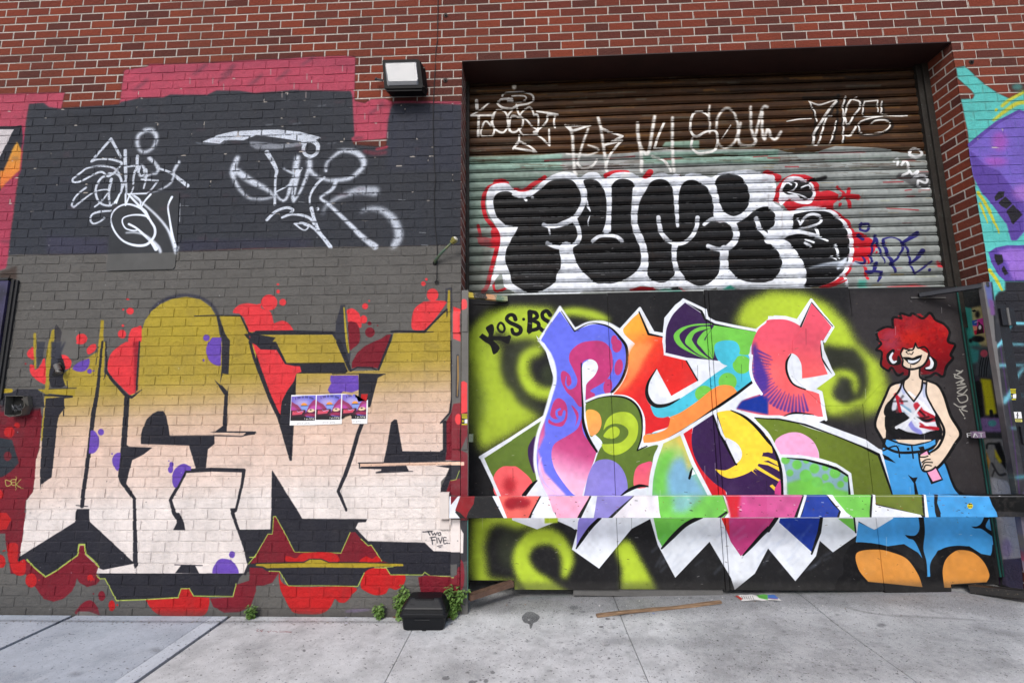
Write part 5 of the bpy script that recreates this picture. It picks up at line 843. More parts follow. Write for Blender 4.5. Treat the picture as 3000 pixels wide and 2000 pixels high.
def make_canvas(name,kind,c,u0,u1,v0,v1,ppm,fn,prep=None):
    uv=plane_uv(kind,c); W=int((u1-u0)*ppm); H=int((v1-v0)*ppm)
    def proj(p):
        q=uv(p); return np.stack([(q[:,0]-u0)*ppm,(v1-q[:,1])*ppm],1)
    mid={'Y':(1500,1000),'X':(2860,1200),'G':(1800,1850)}[kind]
    a=proj(np.array([mid,(mid[0]+10,mid[1])],float)); b=proj(np.array([mid,(mid[0],mid[1]+10)],float))
    k=(np.hypot(*(a[1]-a[0]))+np.hypot(*(b[1]-b[0])))/20
    if kind=='X': k=np.hypot(*(b[1]-b[0]))/10
    cv=Canvas(W,H,proj,k)
    if prep: prep(cv,u0,v1,ppm)
    fn(cv)
    img=bpy.data.images.new(name,W,H,alpha=True); img.alpha_mode='CHANNEL_PACKED'
    px=np.concatenate([cv.rgb,cv.a[...,None]],2)[::-1].clip(0,1).astype(np.float32)
    img.pixels.foreach_set(px.ravel()); img.update(); img.pack()
    r=Paint(); r.img=img; r.kind=kind; r.u0,r.u1,r.v0,r.v1=u0,u1,v0,v1
    r.uvof=lambda v:(((v[0] if kind!='X' else v[1])-u0)/(u1-u0),((v[1] if kind=='G' else v[2])-v0)/(v1-v0))
    return r
# ------------------------------------------------------------------ materials
def lin(c): return tuple(((v/255)/12.92 if v/255<=.04045 else ((v/255+.055)/1.055)**2.4) for v in c)+(1,)
def mat(name):
    m=bpy.data.materials.new(name); m.use_nodes=True; n=m.node_tree.nodes; b=n['Principled BSDF']; return m,m.node_tree,b
def N(nt,t,**k):
    n=nt.nodes.new(t)
    for a,v in k.items():
        if hasattr(n,a): setattr(n,a,v)
    return n
def L(nt,a,b): nt.links.new(a,b)
def noise(nt,vec,scale,detail=4,rough=.6,lo=0,hi=1,a=.35,b=.65):
    n=N(nt,'ShaderNodeTexNoise'); n.inputs['Scale'].default_value=scale; n.inputs['Detail'].default_value=detail; n.inputs['Roughness'].default_value=rough
    if vec is not None: L(nt,vec,n.inputs['Vector'])
    r=N(nt,'ShaderNodeMapRange'); r.inputs['From Min'].default_value=a; r.inputs['From Max'].default_value=b; r.inputs['To Min'].default_value=lo; r.inputs['To Max'].default_value=hi
    L(nt,n.outputs['Fac'],r.inputs['Value']); return r.outputs['Result']
def mix(nt,f,a,b,mode='MIX'):
    m=N(nt,'ShaderNodeMix'); m.data_type='RGBA'; m.blend_type=mode
    for s,v in ((0,f),(6,a),(7,b)):
        if hasattr(v,'links'): L(nt,v,m.inputs[s])
        else: m.inputs[s].default_value=v
    return m.outputs[2]
def math_(nt,op,a,b=None):
    m=N(nt,'ShaderNodeMath'); m.operation=op
    for i,v in enumerate((a,b)):
        if v is None: continue
        if hasattr(v,'links'): L(nt,v,m.inputs[i])
        else: m.inputs[i].default_value=v
    return m.outputs[0]
def bump(nt,b,h,dist,strength=1,prev=None):
    m=N(nt,'ShaderNodeBump'); m.inputs['Distance'].default_value=dist; m.inputs['Strength'].default_value=strength
    L(nt,h,m.inputs['Height'])
    if prev is not None: L(nt,prev,m.inputs['Normal'])
    if b is not None: L(nt,m.outputs[0],b.inputs['Normal'])
    return m.outputs[0]
BW,BH=.2024,.0771
jx=PW(1118,1535).x; jz=PW(1100,1553).z; ROWK=round((jz+2)/BH)   # a measured joint and bed line
def m_brick(name,paint=None):
    m,nt,b=mat(name)
    g=N(nt,'ShaderNodeNewGeometry'); s=N(nt,'ShaderNodeSeparateXYZ'); L(nt,g.outputs['Position'],s.inputs[0])
    u=math_(nt,'ADD',s.outputs['X'],s.outputs['Y']); 
    # rows start well below ground; phase so that a bed joint falls on jz and a head joint on jx
    zoff=jz-round(jz/BH)*BH; nrow=round((jz-zoff)/BH)+20
    v=math_(nt,'ADD',s.outputs['Z'],-zoff+20*BH)
    ph=(jx-(0 if nrow%2 else .5*BW))
    u2=math_(nt,'ADD',u,-ph+40*BW)
    c=N(nt,'ShaderNodeCombineXYZ'); L(nt,u2,c.inputs[0]); L(nt,v,c.inputs[1])
    def brick(c1,c2,mo,ms,sm):
        t=N(nt,'ShaderNodeTexBrick'); L(nt,c.outputs[0],t.inputs['Vector']); t.offset=.5; t.offset_frequency=2; t.squash=1
        t.inputs['Scale'].default_value=1; t.inputs['Brick Width'].default_value=BW; t.inputs['Row Height'].default_value=BH; t.inputs['Mortar Size'].default_value=ms; t.inputs['Mortar Smooth'].default_value=sm; t.inputs['Bias'].default_value=-.1
        for i,cc in (('Color1',c1),('Color2',c2),('Mortar',mo)): t.inputs[i].default_value=cc
        return t
    bt=brick((0,0,0,1),(1,1,1,1),(0,0,0,1),.0060,.1)
    hb=brick((1,1,1,1),(1,1,1,1),(0,0,0,1),.0062,.35)
    rp=N(nt,'ShaderNodeValToRGB'); L(nt,bt.outputs['Color'],rp.inputs[0])
    e=rp.color_ramp.elements; e[0].color=lin((74,40,38)); e[1].color=lin((140,66,44)); 
    for p_,cc in ((.2,(102,48,40)),(.5,(119,54,40)),(.8,(128,59,42))): q=e.new(p_); q.color=lin(cc)
    n1=noise(nt,g.outputs['Position'],60,5,.7,0,1,.3,.7); n2=noise(nt,g.outputs['Position'],1.3,3,.5,0,1,.4,.65); n3=noise(nt,g.outputs['Position'],260,3,.8,0,1,.3,.7)
    col=mix(nt,math_(nt,'MULTIPLY',n1,.35),rp.outputs[0],lin((70,34,32))); col=mix(nt,math_(nt,'MULTIPLY',n3,.25),col,lin((150,84,64)))
    fac=bt.outputs['Fac']
    mcol=mix(nt,n1,lin((176,168,160)),lin((206,198,190)))
    col=mix(nt,fac,col,mcol)
    col=mix(nt,math_(nt,'MULTIPLY',n2,.22),col,lin((70,60,52)))
    smp=N(nt,'ShaderNodeMapping'); smp.inputs['Scale'].default_value=(1,1,.10); L(nt,g.outputs['Position'],smp.inputs[0]); streak=noise(nt,smp.outputs[0],7,5,.7,0,1,.5,.75)
    rough=.85
    h=math_(nt,'SUBTRACT',1,hb.outputs['Fac'])
    nb=bump(nt,None,h,.0022 if paint is CW else .006,.8); fine=noise(nt,g.outputs['Position'],170,4,.65,0,1,.3,.7)
    big=noise(nt,g.outputs['Position'],35,3,.6,0,1,.35,.6)
    if paint:
        uvn=N(nt,'ShaderNodeUVMap'); im=N(nt,'ShaderNodeTexImage'); im.image=paint.img; im.extension='CLIP'; L(nt,uvn.outputs[0],im.inputs[0])
        # thin coats: worn where the texture catches, thinner over the joints high up
        wear=noise(nt,g.outputs['Position'],230,5,.75,0,1,.50,.74)
        pc=im.outputs['Color']
        grit=noise(nt,g.outputs['Position'],300,4,.8,0,1,.42,.62)
        hi=N(nt,'ShaderNodeMapRange'); L(nt,s.outputs['Z'],hi.inputs[0]); hi.inputs[1].default_value=2.55; hi.inputs[2].default_value=3.2; hi.inputs[3].default_value=.15; hi.inputs[4].default_value=.75
        pc=mix(nt,math_(nt,'MULTIPLY',grit,hi.outputs[0]),pc,mix(nt,.55,pc,(.02,.02,.024,1)))
        lt=noise(nt,g.outputs['Position'],420,3,.8,0,1,.56,.70); pc=mix(nt,math_(nt,'MULTIPLY',lt,math_(nt,'MULTIPLY',hi.outputs[0],.35)),pc,mix(nt,.3,pc,(.4,.4,.45,1)))
        pc=mix(nt,math_(nt,'MULTIPLY',n2,.10),pc,mix(nt,.5,pc,(.08,.075,.07,1)))
        pc=mix(nt,math_(nt,'MULTIPLY',streak,.22),pc,mix(nt,.7,pc,(.07,.065,.06,1)))
    # missing paint on some head joints
        holes=noise(nt,g.outputs['Position'],11,2,.5,0,1,.655,.68)
        hz=N(nt,'ShaderNodeMapRange'); L(nt,s.outputs['Z'],hz.inputs[0]); hz.inputs[1].default_value=2.9; hz.inputs[2].default_value=3.3
        loss=math_(nt,'MULTIPLY',math_(nt,'MULTIPLY',fac,holes),hz.outputs[0])
        chip=noise(nt,g.outputs['Position'],45,6,.8,0,1,.735,.75)
        a=math_(nt,'MULTIPLY',im.outputs['Alpha'],math_(nt,'SUBTRACT',1,math_(nt,'MAXIMUM',math_(nt,'MULTIPLY',loss,.8),math_(nt,'MULTIPLY',chip,.7))))
        col=mix(nt,a,col,pc)
        rr=N(nt,'ShaderNodeMapRange'); L(nt,a,rr.inputs[0]); rr.inputs[3].default_value=.86; rr.inputs[4].default_value=.55; L(nt,rr.outputs[0],b.inputs['Roughness'])
        b.inputs['Specular IOR Level'].default_value=.12
    else: b.inputs['Roughness'].default_value=rough
    L(nt,col,b.inputs['Base Color'])
    n_=bump(nt,None,big,.003,.9,nb); bump(nt,b,fine,.0020,1,n_)
    return m
def m_paint(name,paint,rough=.45,scuff=(.12,.12,.12,1),sc=.12,bm=.0006,bs=60,spec=.4,metal=0,streak=False,grime=.12):
    m,nt,b=mat(name); g=N(nt,'ShaderNodeNewGeometry')
    uvn=N(nt,'ShaderNodeUVMap'); im=N(nt,'ShaderNodeTexImage'); im.image=paint.img; im.extension='EXTEND'; L(nt,uvn.outputs[0],im.inputs[0])
    p=g.outputs['Position']
    if streak:
        mp=N(nt,'ShaderNodeMapping'); mp.inputs['Scale'].default_value=(.12,.12,1); L(nt,p,mp.inputs[0]); p2=mp.outputs[0]
    else: p2=p
    n1=noise(nt,p2,22,6,.7,0,1,.5,.66); n2=noise(nt,p,1.7,3,.6,0,1,.4,.7); n3=noise(nt,p,90,4,.8,0,1,.71,.74)
    col=mix(nt,math_(nt,'MULTIPLY',n1,sc),im.outputs['Color'],scuff); col=mix(nt,math_(nt,'MULTIPLY',n2,grime),col,mix(nt,.6,im.outputs['Color'],(.05,.05,.05,1)))
    col=mix(nt,math_(nt,'MULTIPLY',n3,.5),col,(.35,.33,.32,1))
    L(nt,col,b.inputs['Base Color']); rr=N(nt,'ShaderNodeMapRange'); L(nt,n1,rr.inputs[0]); rr.inputs[3].default_value=rough; rr.inputs[4].default_value=min(1,rough+.2); L(nt,rr.outputs[0],b.inputs['Roughness'])
    b.inputs['Specular IOR Level'].default_value=spec; b.inputs['Metallic'].default_value=metal
    x=bump(nt,None,noise(nt,p,bs,5,.65,0,1,.3,.7),bm,.8); bump(nt,b,noise(nt,p,4,2,.5),bm*4,.5,x)
    return m
def m_plain(name,rgb,rough=.6,metal=0,var=.25,scale=30,dark=None,bm=.0005,spec=.4,chips=None):
    m,nt,b=mat(name); g=N(nt,'ShaderNodeNewGeometry'); p=g.outputs['Position']
    c1=lin(rgb); c2=dark and lin(dark) or tuple(v*.45 for v in c1[:3])+(1,)
    n1=noise(nt,p,scale,5,.7); n2=noise(nt,p,scale*.12,3,.6)
    col=mix(nt,math_(nt,'MULTIPLY',n1,var),c1,c2); col=mix(nt,math_(nt,'MULTIPLY',n2,var),col,c2)
    if chips: col=mix(nt,noise(nt,p,70,5,.8,0,1,.62,.66),col,lin(chips))
    L(nt,col,b.inputs['Base Color']); b.inputs['Roughness'].default_value=rough; b.inputs['Metallic'].default_value=metal; b.inputs['Specular IOR Level'].default_value=spec
    bump(nt,b,noise(nt,p,scale*4,4,.6),bm,.8); return m
# ------------------------------------------------------------------ mesh helpers
def tagit(o,label=None,cat=None,group=None,kind=None):
    for k,v in (('label',label),('category',cat),('group',group),('kind',kind)):
        if v: o[k]=v
    return o
def empty(name,loc,label,cat,group=None):
    o=bpy.data.objects.new(name,None); COL.objects.link(o); o.location=loc; o.empty_display_size=.05; return tagit(o,label,cat,group)
class MB:
    def __init__(s): s.bm=bmesh.new()
    def box(s,a,b,bev=0):
        a,b=Vector(a),Vector(b); r=bmesh.ops.create_cube(s.bm,size=1); vs=r['verts']
        for v in vs: v.co=Vector(((a.x+b.x)/2+v.co.x*(b.x-a.x),(a.y+b.y)/2+v.co.y*(b.y-a.y),(a.z+b.z)/2+v.co.z*(b.z-a.z)))
        if bev: bmesh.ops.bevel(s.bm,geom=list({e for v in vs for e in v.link_edges}),offset=bev,segments=2,affect='EDGES',profile=.6)
        return s
    def bar(s,A,B,w,h,up=(0,0,1),bev=0):
        A,B=Vector(A),Vector(B); d=(B-A); Ln=d.length; d.normalize(); up=Vector(up); sx=d.cross(up).normalized(); uz=sx.cross(d)
        r=bmesh.ops.create_cube(s.bm,size=1); vs=r['verts']
        for v in vs: c=v.co.copy(); v.co=(A+B)/2+d*(c.x*Ln)+sx*(c.y*w)+uz*(c.z*h)
        if bev: bmesh.ops.bevel(s.bm,geom=list({e for v in vs for e in v.link_edges}),offset=bev,segments=1,affect='EDGES')
        return s
    def prism(s,pts,y0,y1,bev=0):
        """pts (X,Z) outline counter-clockwise seen from the street; y0 front, y1 back"""
        f=[s.bm.verts.new((x,y0,z)) for x,z in pts]; k=[s.bm.verts.new((x,y1,z)) for x,z in pts]; n=len(pts)
        ff=s.bm.faces.new(f); s.bm.faces.new(k[::-1])
        for i in range(n): s.bm.faces.new((f[(i+1)%n],f[i],k[i],k[(i+1)%n]))
        if bev: bmesh.ops.bevel(s.bm,geom=list(ff.edges),offset=bev,segments=2,affect='EDGES')
        return s
    def tube(s,pts,r,seg=8,cap=True):
        pts=[Vector(p) for p in pts]; rs=r if isinstance(r,(list,tuple)) else [r]*len(pts); rings=[]
        ref=Vector((0,0,1))
        for i,p in enumerate(pts):
            d=(pts[min(i+1,len(pts)-1)]-pts[max(i-1,0)]).normalized()
            a=d.cross(ref); a=a if a.length>.05 else d.cross(Vector((1,0,0))); a.normalize(); b=d.cross(a)
            rings.append([s.bm.verts.new(p+a*(math.cos(t)*rs[i])+b*(math.sin(t)*rs[i])) for t in [2*math.pi*k/seg for k in range(seg)]])
        for i in range(len(rings)-1):
            for k in range(seg): s.bm.faces.new((rings[i][k],rings[i][(k+1)%seg],rings[i+1][(k+1)%seg],rings[i+1][k]))
        if cap: s.bm.faces.new(rings[0][::-1]); s.bm.faces.new(rings[-1])
        return s
    def disc(s,c,r,h,seg=14,dirn=(0,-1,0),r2=None):
        c=Vector(c); d=Vector(dirn).normalized(); return s.tube([c,c+d*h],[r,r if r2 is None else r2],seg)
    def face(s,pts): s.bm.faces.new([s.bm.verts.new(p) for p in pts]); return s
    def loft(s,rings,cap=True):
        R=[[s.bm.verts.new(p) for p in r] for r in rings]; n=len(R[0])
        for i in range(len(R)-1):
            for k in range(n): s.bm.faces.new((R[i][k],R[i][(k+1)%n],R[i+1][(k+1)%n],R[i+1][k]))
        if cap: s.bm.faces.new(R[0][::-1]); s.bm.faces.new(R[-1])
        return s
    def build(s,name,m,parent=None,paint=None,smooth=False,**tags):
        bmesh.ops.recalc_face_normals(s.bm,faces=s.bm.faces)
        if paint:
            ul=s.bm.loops.layers.uv.new('UVMap')
            for f in s.bm.faces:
                for l in f.loops: l[ul].uv=paint.uvof(l.vert.co)
        me=bpy.data.meshes.new(name); 
        if parent is not None: 
            off=parent.location if parent.parent is None else parent.location+parent.parent.location
            for v in s.bm.verts: v.co-=off
        s.bm.to_mesh(me); s.bm.free(); me.materials.append(m)
        if smooth: me.shade_smooth()
        o=bpy.data.objects.new(name,me); COL.objects.link(o); o.parent=parent
        return tagit(o,**tags)
def sub_mesh_origin(o,p):
    """moves a mesh thing's origin to p without moving its shape"""
    for v in o.data.vertices: v.co-=Vector(p)
    o.location=p; return o
# ------------------------------------------------------------------ paint layers
def q0(px,py): v=PW(px,py); return ((v.x,v.z),)[0]
def prep_wall(cv,u0,v1,ppm):
    X=u0+(np.arange(cv.w)+.5)/ppm; Z=v1-(np.arange(cv.h)+.5)/ppm
    zo=jz-round(jz/BH)*BH; nr=round((jz-zo)/BH)+20; ph=(jx-(0 if nr%2 else .5*BW))
    v=(Z-zo)/BH+20; row=np.floor(v).astype(int); fz=np.minimum(v-row,1-(v-row))*BH
    off=np.where(row%2==0,.5*BW,0)
    uu=((X[None,:]-ph+off[:,None])/BW)%1; fx=np.minimum(uu,1-uu)*BW
    mort=np.maximum((fz<.006)[:,None],fx<.006).astype(np.float32)
    n=vnoise(cv.h,cv.w,7,1)*.6+vnoise(cv.h,cv.w,2.2,2)*.4; pit=(vnoise(cv.h,cv.w,1.6,4)*.5+cv.grain*.5)
    cv.skip=np.clip(mort*np.clip((n-.3)*3,0,1)+np.clip((pit-.72)*6,0,1),0,1).astype(np.float32)
    for (ax,az),(bx,bz) in ((q0(313,795),q0(528,560)),(q0(160,1053),q0(236,966)),(q0(1320,1800),q0(1374,850)),(q0(2866,1700),q0(3080,820))):
        i0,i1=int((ax-u0)*ppm),int((bx-u0)*ppm); j0,j1=int((v1-bz)*ppm),int((v1-az)*ppm); cv.skip[max(j0,0):j1,max(i0,0):i1]=0
def prep_shut(cv,u0,v1,ppm):
    Z=v1-(np.arange(cv.h)+.5)/ppm; f=((Z-PW(1500,608.4,.255).z)/((PW(1500,608.4,.255).z-PW(1500,860.3,.255).z)/9.08))%1
    g=((f<.09)|((f>.17)&(f<.245))|(f>.93)).astype(np.float32)[:,None]; n=vnoise(cv.h,cv.w,9,5)*.5+vnoise(cv.h,cv.w,3,6)*.5
    cv.skip=np.clip(g*np.clip((n-.15)*2.5,0,1)+np.clip((cv.grain-.93)*8,0,1)*.8,0,1).astype(np.float32)
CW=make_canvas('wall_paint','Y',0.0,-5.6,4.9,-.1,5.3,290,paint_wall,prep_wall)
CS=make_canvas('shutter_paint','Y',.255,-.62,3.56,2.2,4.5,330,paint_shutter,prep_shut)
CD=make_canvas('door_paint','Y',.20,-.62,3.56,-.02,2.55,420,paint_door)
CB=make_canvas('bar_paint','Y',-.07,-.75,4.3,.62,.9,400,paint_bar)
XR=3.474
CR=make_canvas('reveal_paint','X',XR,-.02,.32,0,2.5,500,paint_reveal)
CG=make_canvas('ground_paint','G',.03,-5.5,4.6,-1.6,.6,260,paint_ground)
pa=PW(838,1262); pb=PW(1102,1138)
CP=make_canvas('poster_print','Y',0.0,pa.x,pb.x,pa.z,pb.z,1500,paint_poster)
a_=PW(1345,1250);b_=PW(3000,1130)
# ------------------------------------------------------------------ ground
def concrete(name,base,dark,light,paint=None,broom=None):
    m,nt,b=mat(name); g=N(nt,'ShaderNodeNewGeometry'); p=g.outputs['Position']
    n1=noise(nt,p,2.2,5,.6); n2=noise(nt,p,16,6,.7); n3=noise(nt,p,160,4,.7,0,1,.3,.7); n4=noise(nt,p,70,3,.6,0,1,.635,.665); n5=noise(nt,p,240,3,.8,0,1,.66,.72)
    col=mix(nt,math_(nt,'MULTIPLY',n1,.55),lin(base),lin(dark)); col=mix(nt,math_(nt,'MULTIPLY',n2,.4),col,lin(light)); col=mix(nt,math_(nt,'MULTIPLY',n3,.35),col,lin(dark))
    n6=noise(nt,p,5.5,5,.75,0,1,.48,.62); col=mix(nt,math_(nt,'MULTIPLY',n6,.38),col,lin(dark)); col=mix(nt,math_(nt,'MULTIPLY',n4,.85),col,(.05,.05,.052,1)); col=mix(nt,math_(nt,'MULTIPLY',n5,.75),col,(.05,.045,.04,1))
    if broom is not None:
        mp=N(nt,'ShaderNodeMapping'); mp.inputs['Scale'].default_value=broom; L(nt,p,mp.inputs[0]); nb_=noise(nt,mp.outputs[0],60,4,.7); col=mix(nt,math_(nt,'MULTIPLY',nb_,.3),col,lin(dark))
    if paint:
        uvn=N(nt,'ShaderNodeUVMap'); im=N(nt,'ShaderNodeTexImage'); im.image=paint.img; im.extension='CLIP'; L(nt,uvn.outputs[0],im.inputs[0])
        col=mix(nt,math_(nt,'MULTIPLY',im.outputs['Alpha'],math_(nt,'ADD',.6,math_(nt,'MULTIPLY',n3,.4))),col,im.outputs['Color'])
    L(nt,col,b.inputs['Base Color']); b.inputs['Roughness'].default_value=.9; b.inputs['Specular IOR Level'].default_value=.25
    x=bump(nt,None,n3,.0012,.8); x=bump(nt,None,n2,.002,.5,x)
    if broom is not None: bump(nt,b,nb_,.0012,.7,x)
    else: L(nt,x,b.inputs['Normal'])
    return m
M_old=concrete('old_concrete',(206,207,208),(140,141,142),(232,233,234),CG)
M_new=concrete('new_concrete',(182,190,200),(146,153,163),(204,210,218),CG,broom=(6,.6,1))
M_smooth=concrete('trowelled_concrete',(194,200,208),(166,172,180),(210,215,222),CG)
M_joint=m_plain('joint_dirt',(44,42,40),.95); M_asph=m_plain('asphalt',(62,62,64),.9,scale=60,bm=.002)
def slab(name,x0,x1,y0,y1,m,nx=30,ny=16,label=None):
    b=MB(); vs=[]
    for j in range(ny+1):
        row=[]
        for i in range(nx+1):
            x=x0+(x1-x0)*i/nx; y=y0+(y1-y0)*j/ny; z=gz(x,y)
            e=min(x-x0,x1-x,y1-y,y-y0); 
            if e<1e-6: z-=.004
            row.append(b.bm.verts.new((x,y,z)))
        vs.append(row)
    for j in range(ny):
        for i in range(nx): b.bm.faces.new((vs[j][i],vs[j][i+1],vs[j+1][i+1],vs[j+1][i]))
    # skirt so the slab has an edge
    loop=[vs[0][i] for i in range(nx+1)]+[vs[j][nx] for j in range(1,ny+1)]+[vs[ny][i] for i in range(nx-1,-1,-1)]+[vs[j][0] for j in range(ny-1,0,-1)]
    low=[b.bm.verts.new((v.co.x,v.co.y,v.co.z-.09)) for v in loop]; n=len(loop)
    for i in range(n): b.bm.faces.new((loop[(i+1)%n],loop[i],low[i],low[(i+1)%n]))
    return b.build(name,m,paint=CG,kind='structure')
XJ=[PG(201,1808).x,PG(666,1808).x,PG(1124.7,2000).x,PG(1902,2000).x,PG(2693,2000).x]
YF=-4.3
def cut(a,b_,m,y1=-.004,g=.004): 
    slab('sidewalk',a+g,b_-g,YF,-2.02,m,12,8); slab('sidewalk',a+g,b_-g,-2.01,y1,m)
cut(-12,XJ[0]-.02,M_new); slab('sidewalk',XJ[0]+.012,XJ[1]-.13,YF,-.004,M_new); slab('sidewalk',XJ[1]-.127,XJ[1]-.016,YF,-.004,M_smooth,4,20)
cut(XJ[1]+.012,XJ[2],M_old,-.004,.002); 
for a,b_ in ((XJ[2],XJ[3]),(XJ[3],XJ[4]),(XJ[4],4.9)): slab('sidewalk',a+.0025,b_-.0025,YF,.6,M_old,24,90)
slab('sidewalk',4.905,14,YF,-.004,M_old)
M_=MB().box((-14,YF-.15,-.12),(16,.9,-.035)).build('sidewalk_bed',M_joint,kind='structure')
MB().box((-14,YF-.16,-.25),(16,YF-.004,.0)).build('kerb',M_smooth,paint=CG,kind='structure')
b_=MB(); b_.face([(-60,-60,-.14),(60,-60,-.14),(60,12,-.14),(-60,12,-.14)]); b_.build('road',M_asph,kind='structure')
# ------------------------------------------------------------------ brick building
ZB,ZT=-.12,7.6; XL0=-.522; ZH=4.367; DR=.262
M_wall=m_brick('painted_brick',CW); M_rev=m_brick('reveal_brick',CR); M_brk=m_brick('bare_brick')
bld=empty('brick_building',(0,0,0),'painted red brick warehouse front with a wide shuttered doorway','building')
GD=.0031; zoff_=jz-round(jz/BH)*BH; nrow_=round((jz-zoff_)/BH)+20; ph_=(jx-(0 if nrow_%2 else .5*BW))
def brick_relief(b,regions,seed=1):
    """every brick a raised, slightly uneven block standing proud of the joints"""
    r=random.Random(seed); J=.0048; ch=.0022
    for (x0,x1,z0,z1) in regions:
        b.face([(x0,GD,z0),(x1,GD,z0),(x1,GD,z1),(x0,GD,z1)])
        k0=math.floor((z0-zoff_)/BH); k1=math.ceil((z1-zoff_)/BH)
        for k in range(k0,k1):
            off=.5*BW if (k+20)%2==0 else 0
            za=max(zoff_+k*BH+J,z0); zb=min(zoff_+(k+1)*BH-J,z1)
            if zb-za<.012: continue
            n0=math.floor((x0-ph_+off)/BW); n1=math.ceil((x1-ph_+off)/BW)
            for n in range(n0,n1):
                xa=n*BW+ph_-off+J; xb=xa+BW-2*J
                ea=xa<x0; eb=xb>x1; xa=max(xa,x0); xb=min(xb,x1)
                if xb-xa<.012: continue
                j=lambda s_=.0017: r.uniform(-s_,s_)
                y=j(.0014)
                P=[(xa+(0 if ea else j()),za+j()),(xb+(0 if eb else j()),za+j()),(xb+(0 if eb else j()),zb+j()),(xa+(0 if ea else j()),zb+j())]
                cx_,cz_=(xa+xb)/2,(za+zb)/2
                fr=[b.bm.verts.new((px+ (ch if px<cx_ else -ch)*(0 if (ea and px<cx_) or (eb and px>cx_) else 1),y+j(.0006),pz+(ch if pz<cz_ else -ch))) for px,pz in P]
                bk=[b.bm.verts.new((px,y+.0016,pz)) for px,pz in P]; bb=[b.bm.verts.new((px,GD+.001,pz)) for px,pz in P]
                b.bm.faces.new(fr)
                for i in range(4):
                    q=(i+1)%4; b.bm.faces.new((fr[q],fr[i],bk[i],bk[q])); b.bm.faces.new((bk[q],bk[i],bb[i],bb[q]))
b_=MB()
brick_relief(b_,[(-6.6,XL0,ZB,ZH),(XR,6.4,ZB,ZH),(-6.6,6.4,ZH,ZT)])
for x0_,x1_ in ((-14,-6.6),(6.4,16)): b_.face([(x0_,0,ZB),(x1_,0,ZB),(x1_,0,ZT),(x0_,0,ZT)])
b_.face([(-14,0,ZT),(16,0,ZT),(16,.4,ZT),(-14,.4,ZT)]); b_.face([(-14,0,ZB),(-14,.4,ZB),(-14,.4,ZT),(-14,0,ZT)]); b_.face([(16,0,ZB),(16,.4,ZB),(16,.4,ZT),(16,0,ZT)])
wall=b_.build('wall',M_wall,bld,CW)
b_=MB(); b_.face([(XR,0,ZB),(XR,.6,ZB),(XR,.6,ZH),(XR,0,ZH)]); b_.build('door_reveal',M_rev,bld,CR)
b_=MB(); b_.face([(XL0,0,ZB),(XL0,0,ZH),(XL0,.6,ZH),(XL0,.6,ZB)]); b_.build('door_reveal',M_brk,bld)
M_lint=m_plain('lintel_steel',(52,28,24),.55,.2,.4,8,(26,16,14),.0004)
MB().box((XL0,-.004,ZH-.008),(XR,.6,ZH+.0005)).build('lintel',M_lint,bld)
MB().box((XL0-.05,.6,ZB),(XR+.05,.62,ZH+.05)).build('dark_interior',m_plain('interior_dark',(14,13,13),.95),bld)
# ------------------------------------------------------------------ roller shutter
M_sh=m_paint('shutter_metal',CS,.48,(.05,.03,.02,1),.18,.0005,50,.14,0,streak=True)
sh=empty('roller_shutter',(1.45,.26,2.3),'corrugated roller shutter, rusty brown above, tagged with fat black and white letters','shutter')
PITCH_S=(PW(1500,608.4,.255).z-PW(1500,860.3,.255).z)/9.08; zl=PW(1500,608.4,.255).z
b_=MB(); prof=[]; z=zl-PITCH_S*13
YS=.265
while z<ZH+.02:
    for f,d in ((0,.014),(.015,.022),(.075,.022),(.085,.004),(.105,-.003),(.15,-.003),(.17,.006),(.18,.018),(.23,.018),(.245,.004),(.35,-.005),(.55,-.0085),(.75,-.007),(.9,-.001),(.98,.006)):
        prof.append((z+f*PITCH_S,YS+d))
    z+=PITCH_S
xs=[-.50+3.93*i/44 for i in range(45)]; r_=random.Random(3)
wv=[r_.uniform(-.0012,.0012) for _ in xs]
dent=lambda x,z:.0035*math.exp(-((x-.9)**2/.05+(z-2.75)**2/.01))+.003*math.exp(-((x-2.4)**2/.09+(z-3.1)**2/.02))+.0016*math.sin(x*2.3+z*5)+.0012*math.sin(x*7+math.floor(z/PITCH_S)*2.1)
g_=[[b_.bm.verts.new((x,y+wv[i]+dent(x,zz),zz+.0012*math.sin(x*1.7+zz*3))) for zz,y in prof] for i,x in enumerate(xs)]
for i in range(len(xs)-1):
    for k in range(len(prof)-1): b_.bm.faces.new((g_[i][k],g_[i+1][k],g_[i+1][k+1],g_[i][k+1]))
b_.build('curtain',M_sh,sh,CS)
M_guide=m_plain('guide_rail_metal',(58,54,50),.6,.3,.6,14,(24,20,16),.001,chips=(96,116,110))
MB().box((XR-.092,.232,2.05),(XR-.052,.30,ZH-.01),.002).box((XR-.052,.215,2.05),(XR-.004,.30,ZH-.01),.002).build('guide_rail',M_guide,sh)
MB().box((XL0+.003,.235,2.05),(XL0+.03,.30,ZH-.01),.002).build('guide_rail',M_guide,sh)
M_ledge=m_plain('bottom_bar_paint',(112,118,114),.5,.2,.3,20)
MB().box((XL0+.04,.252,2.335),(XR-.1,.262,2.398),.002).build('bottom_bar',M_ledge,sh)
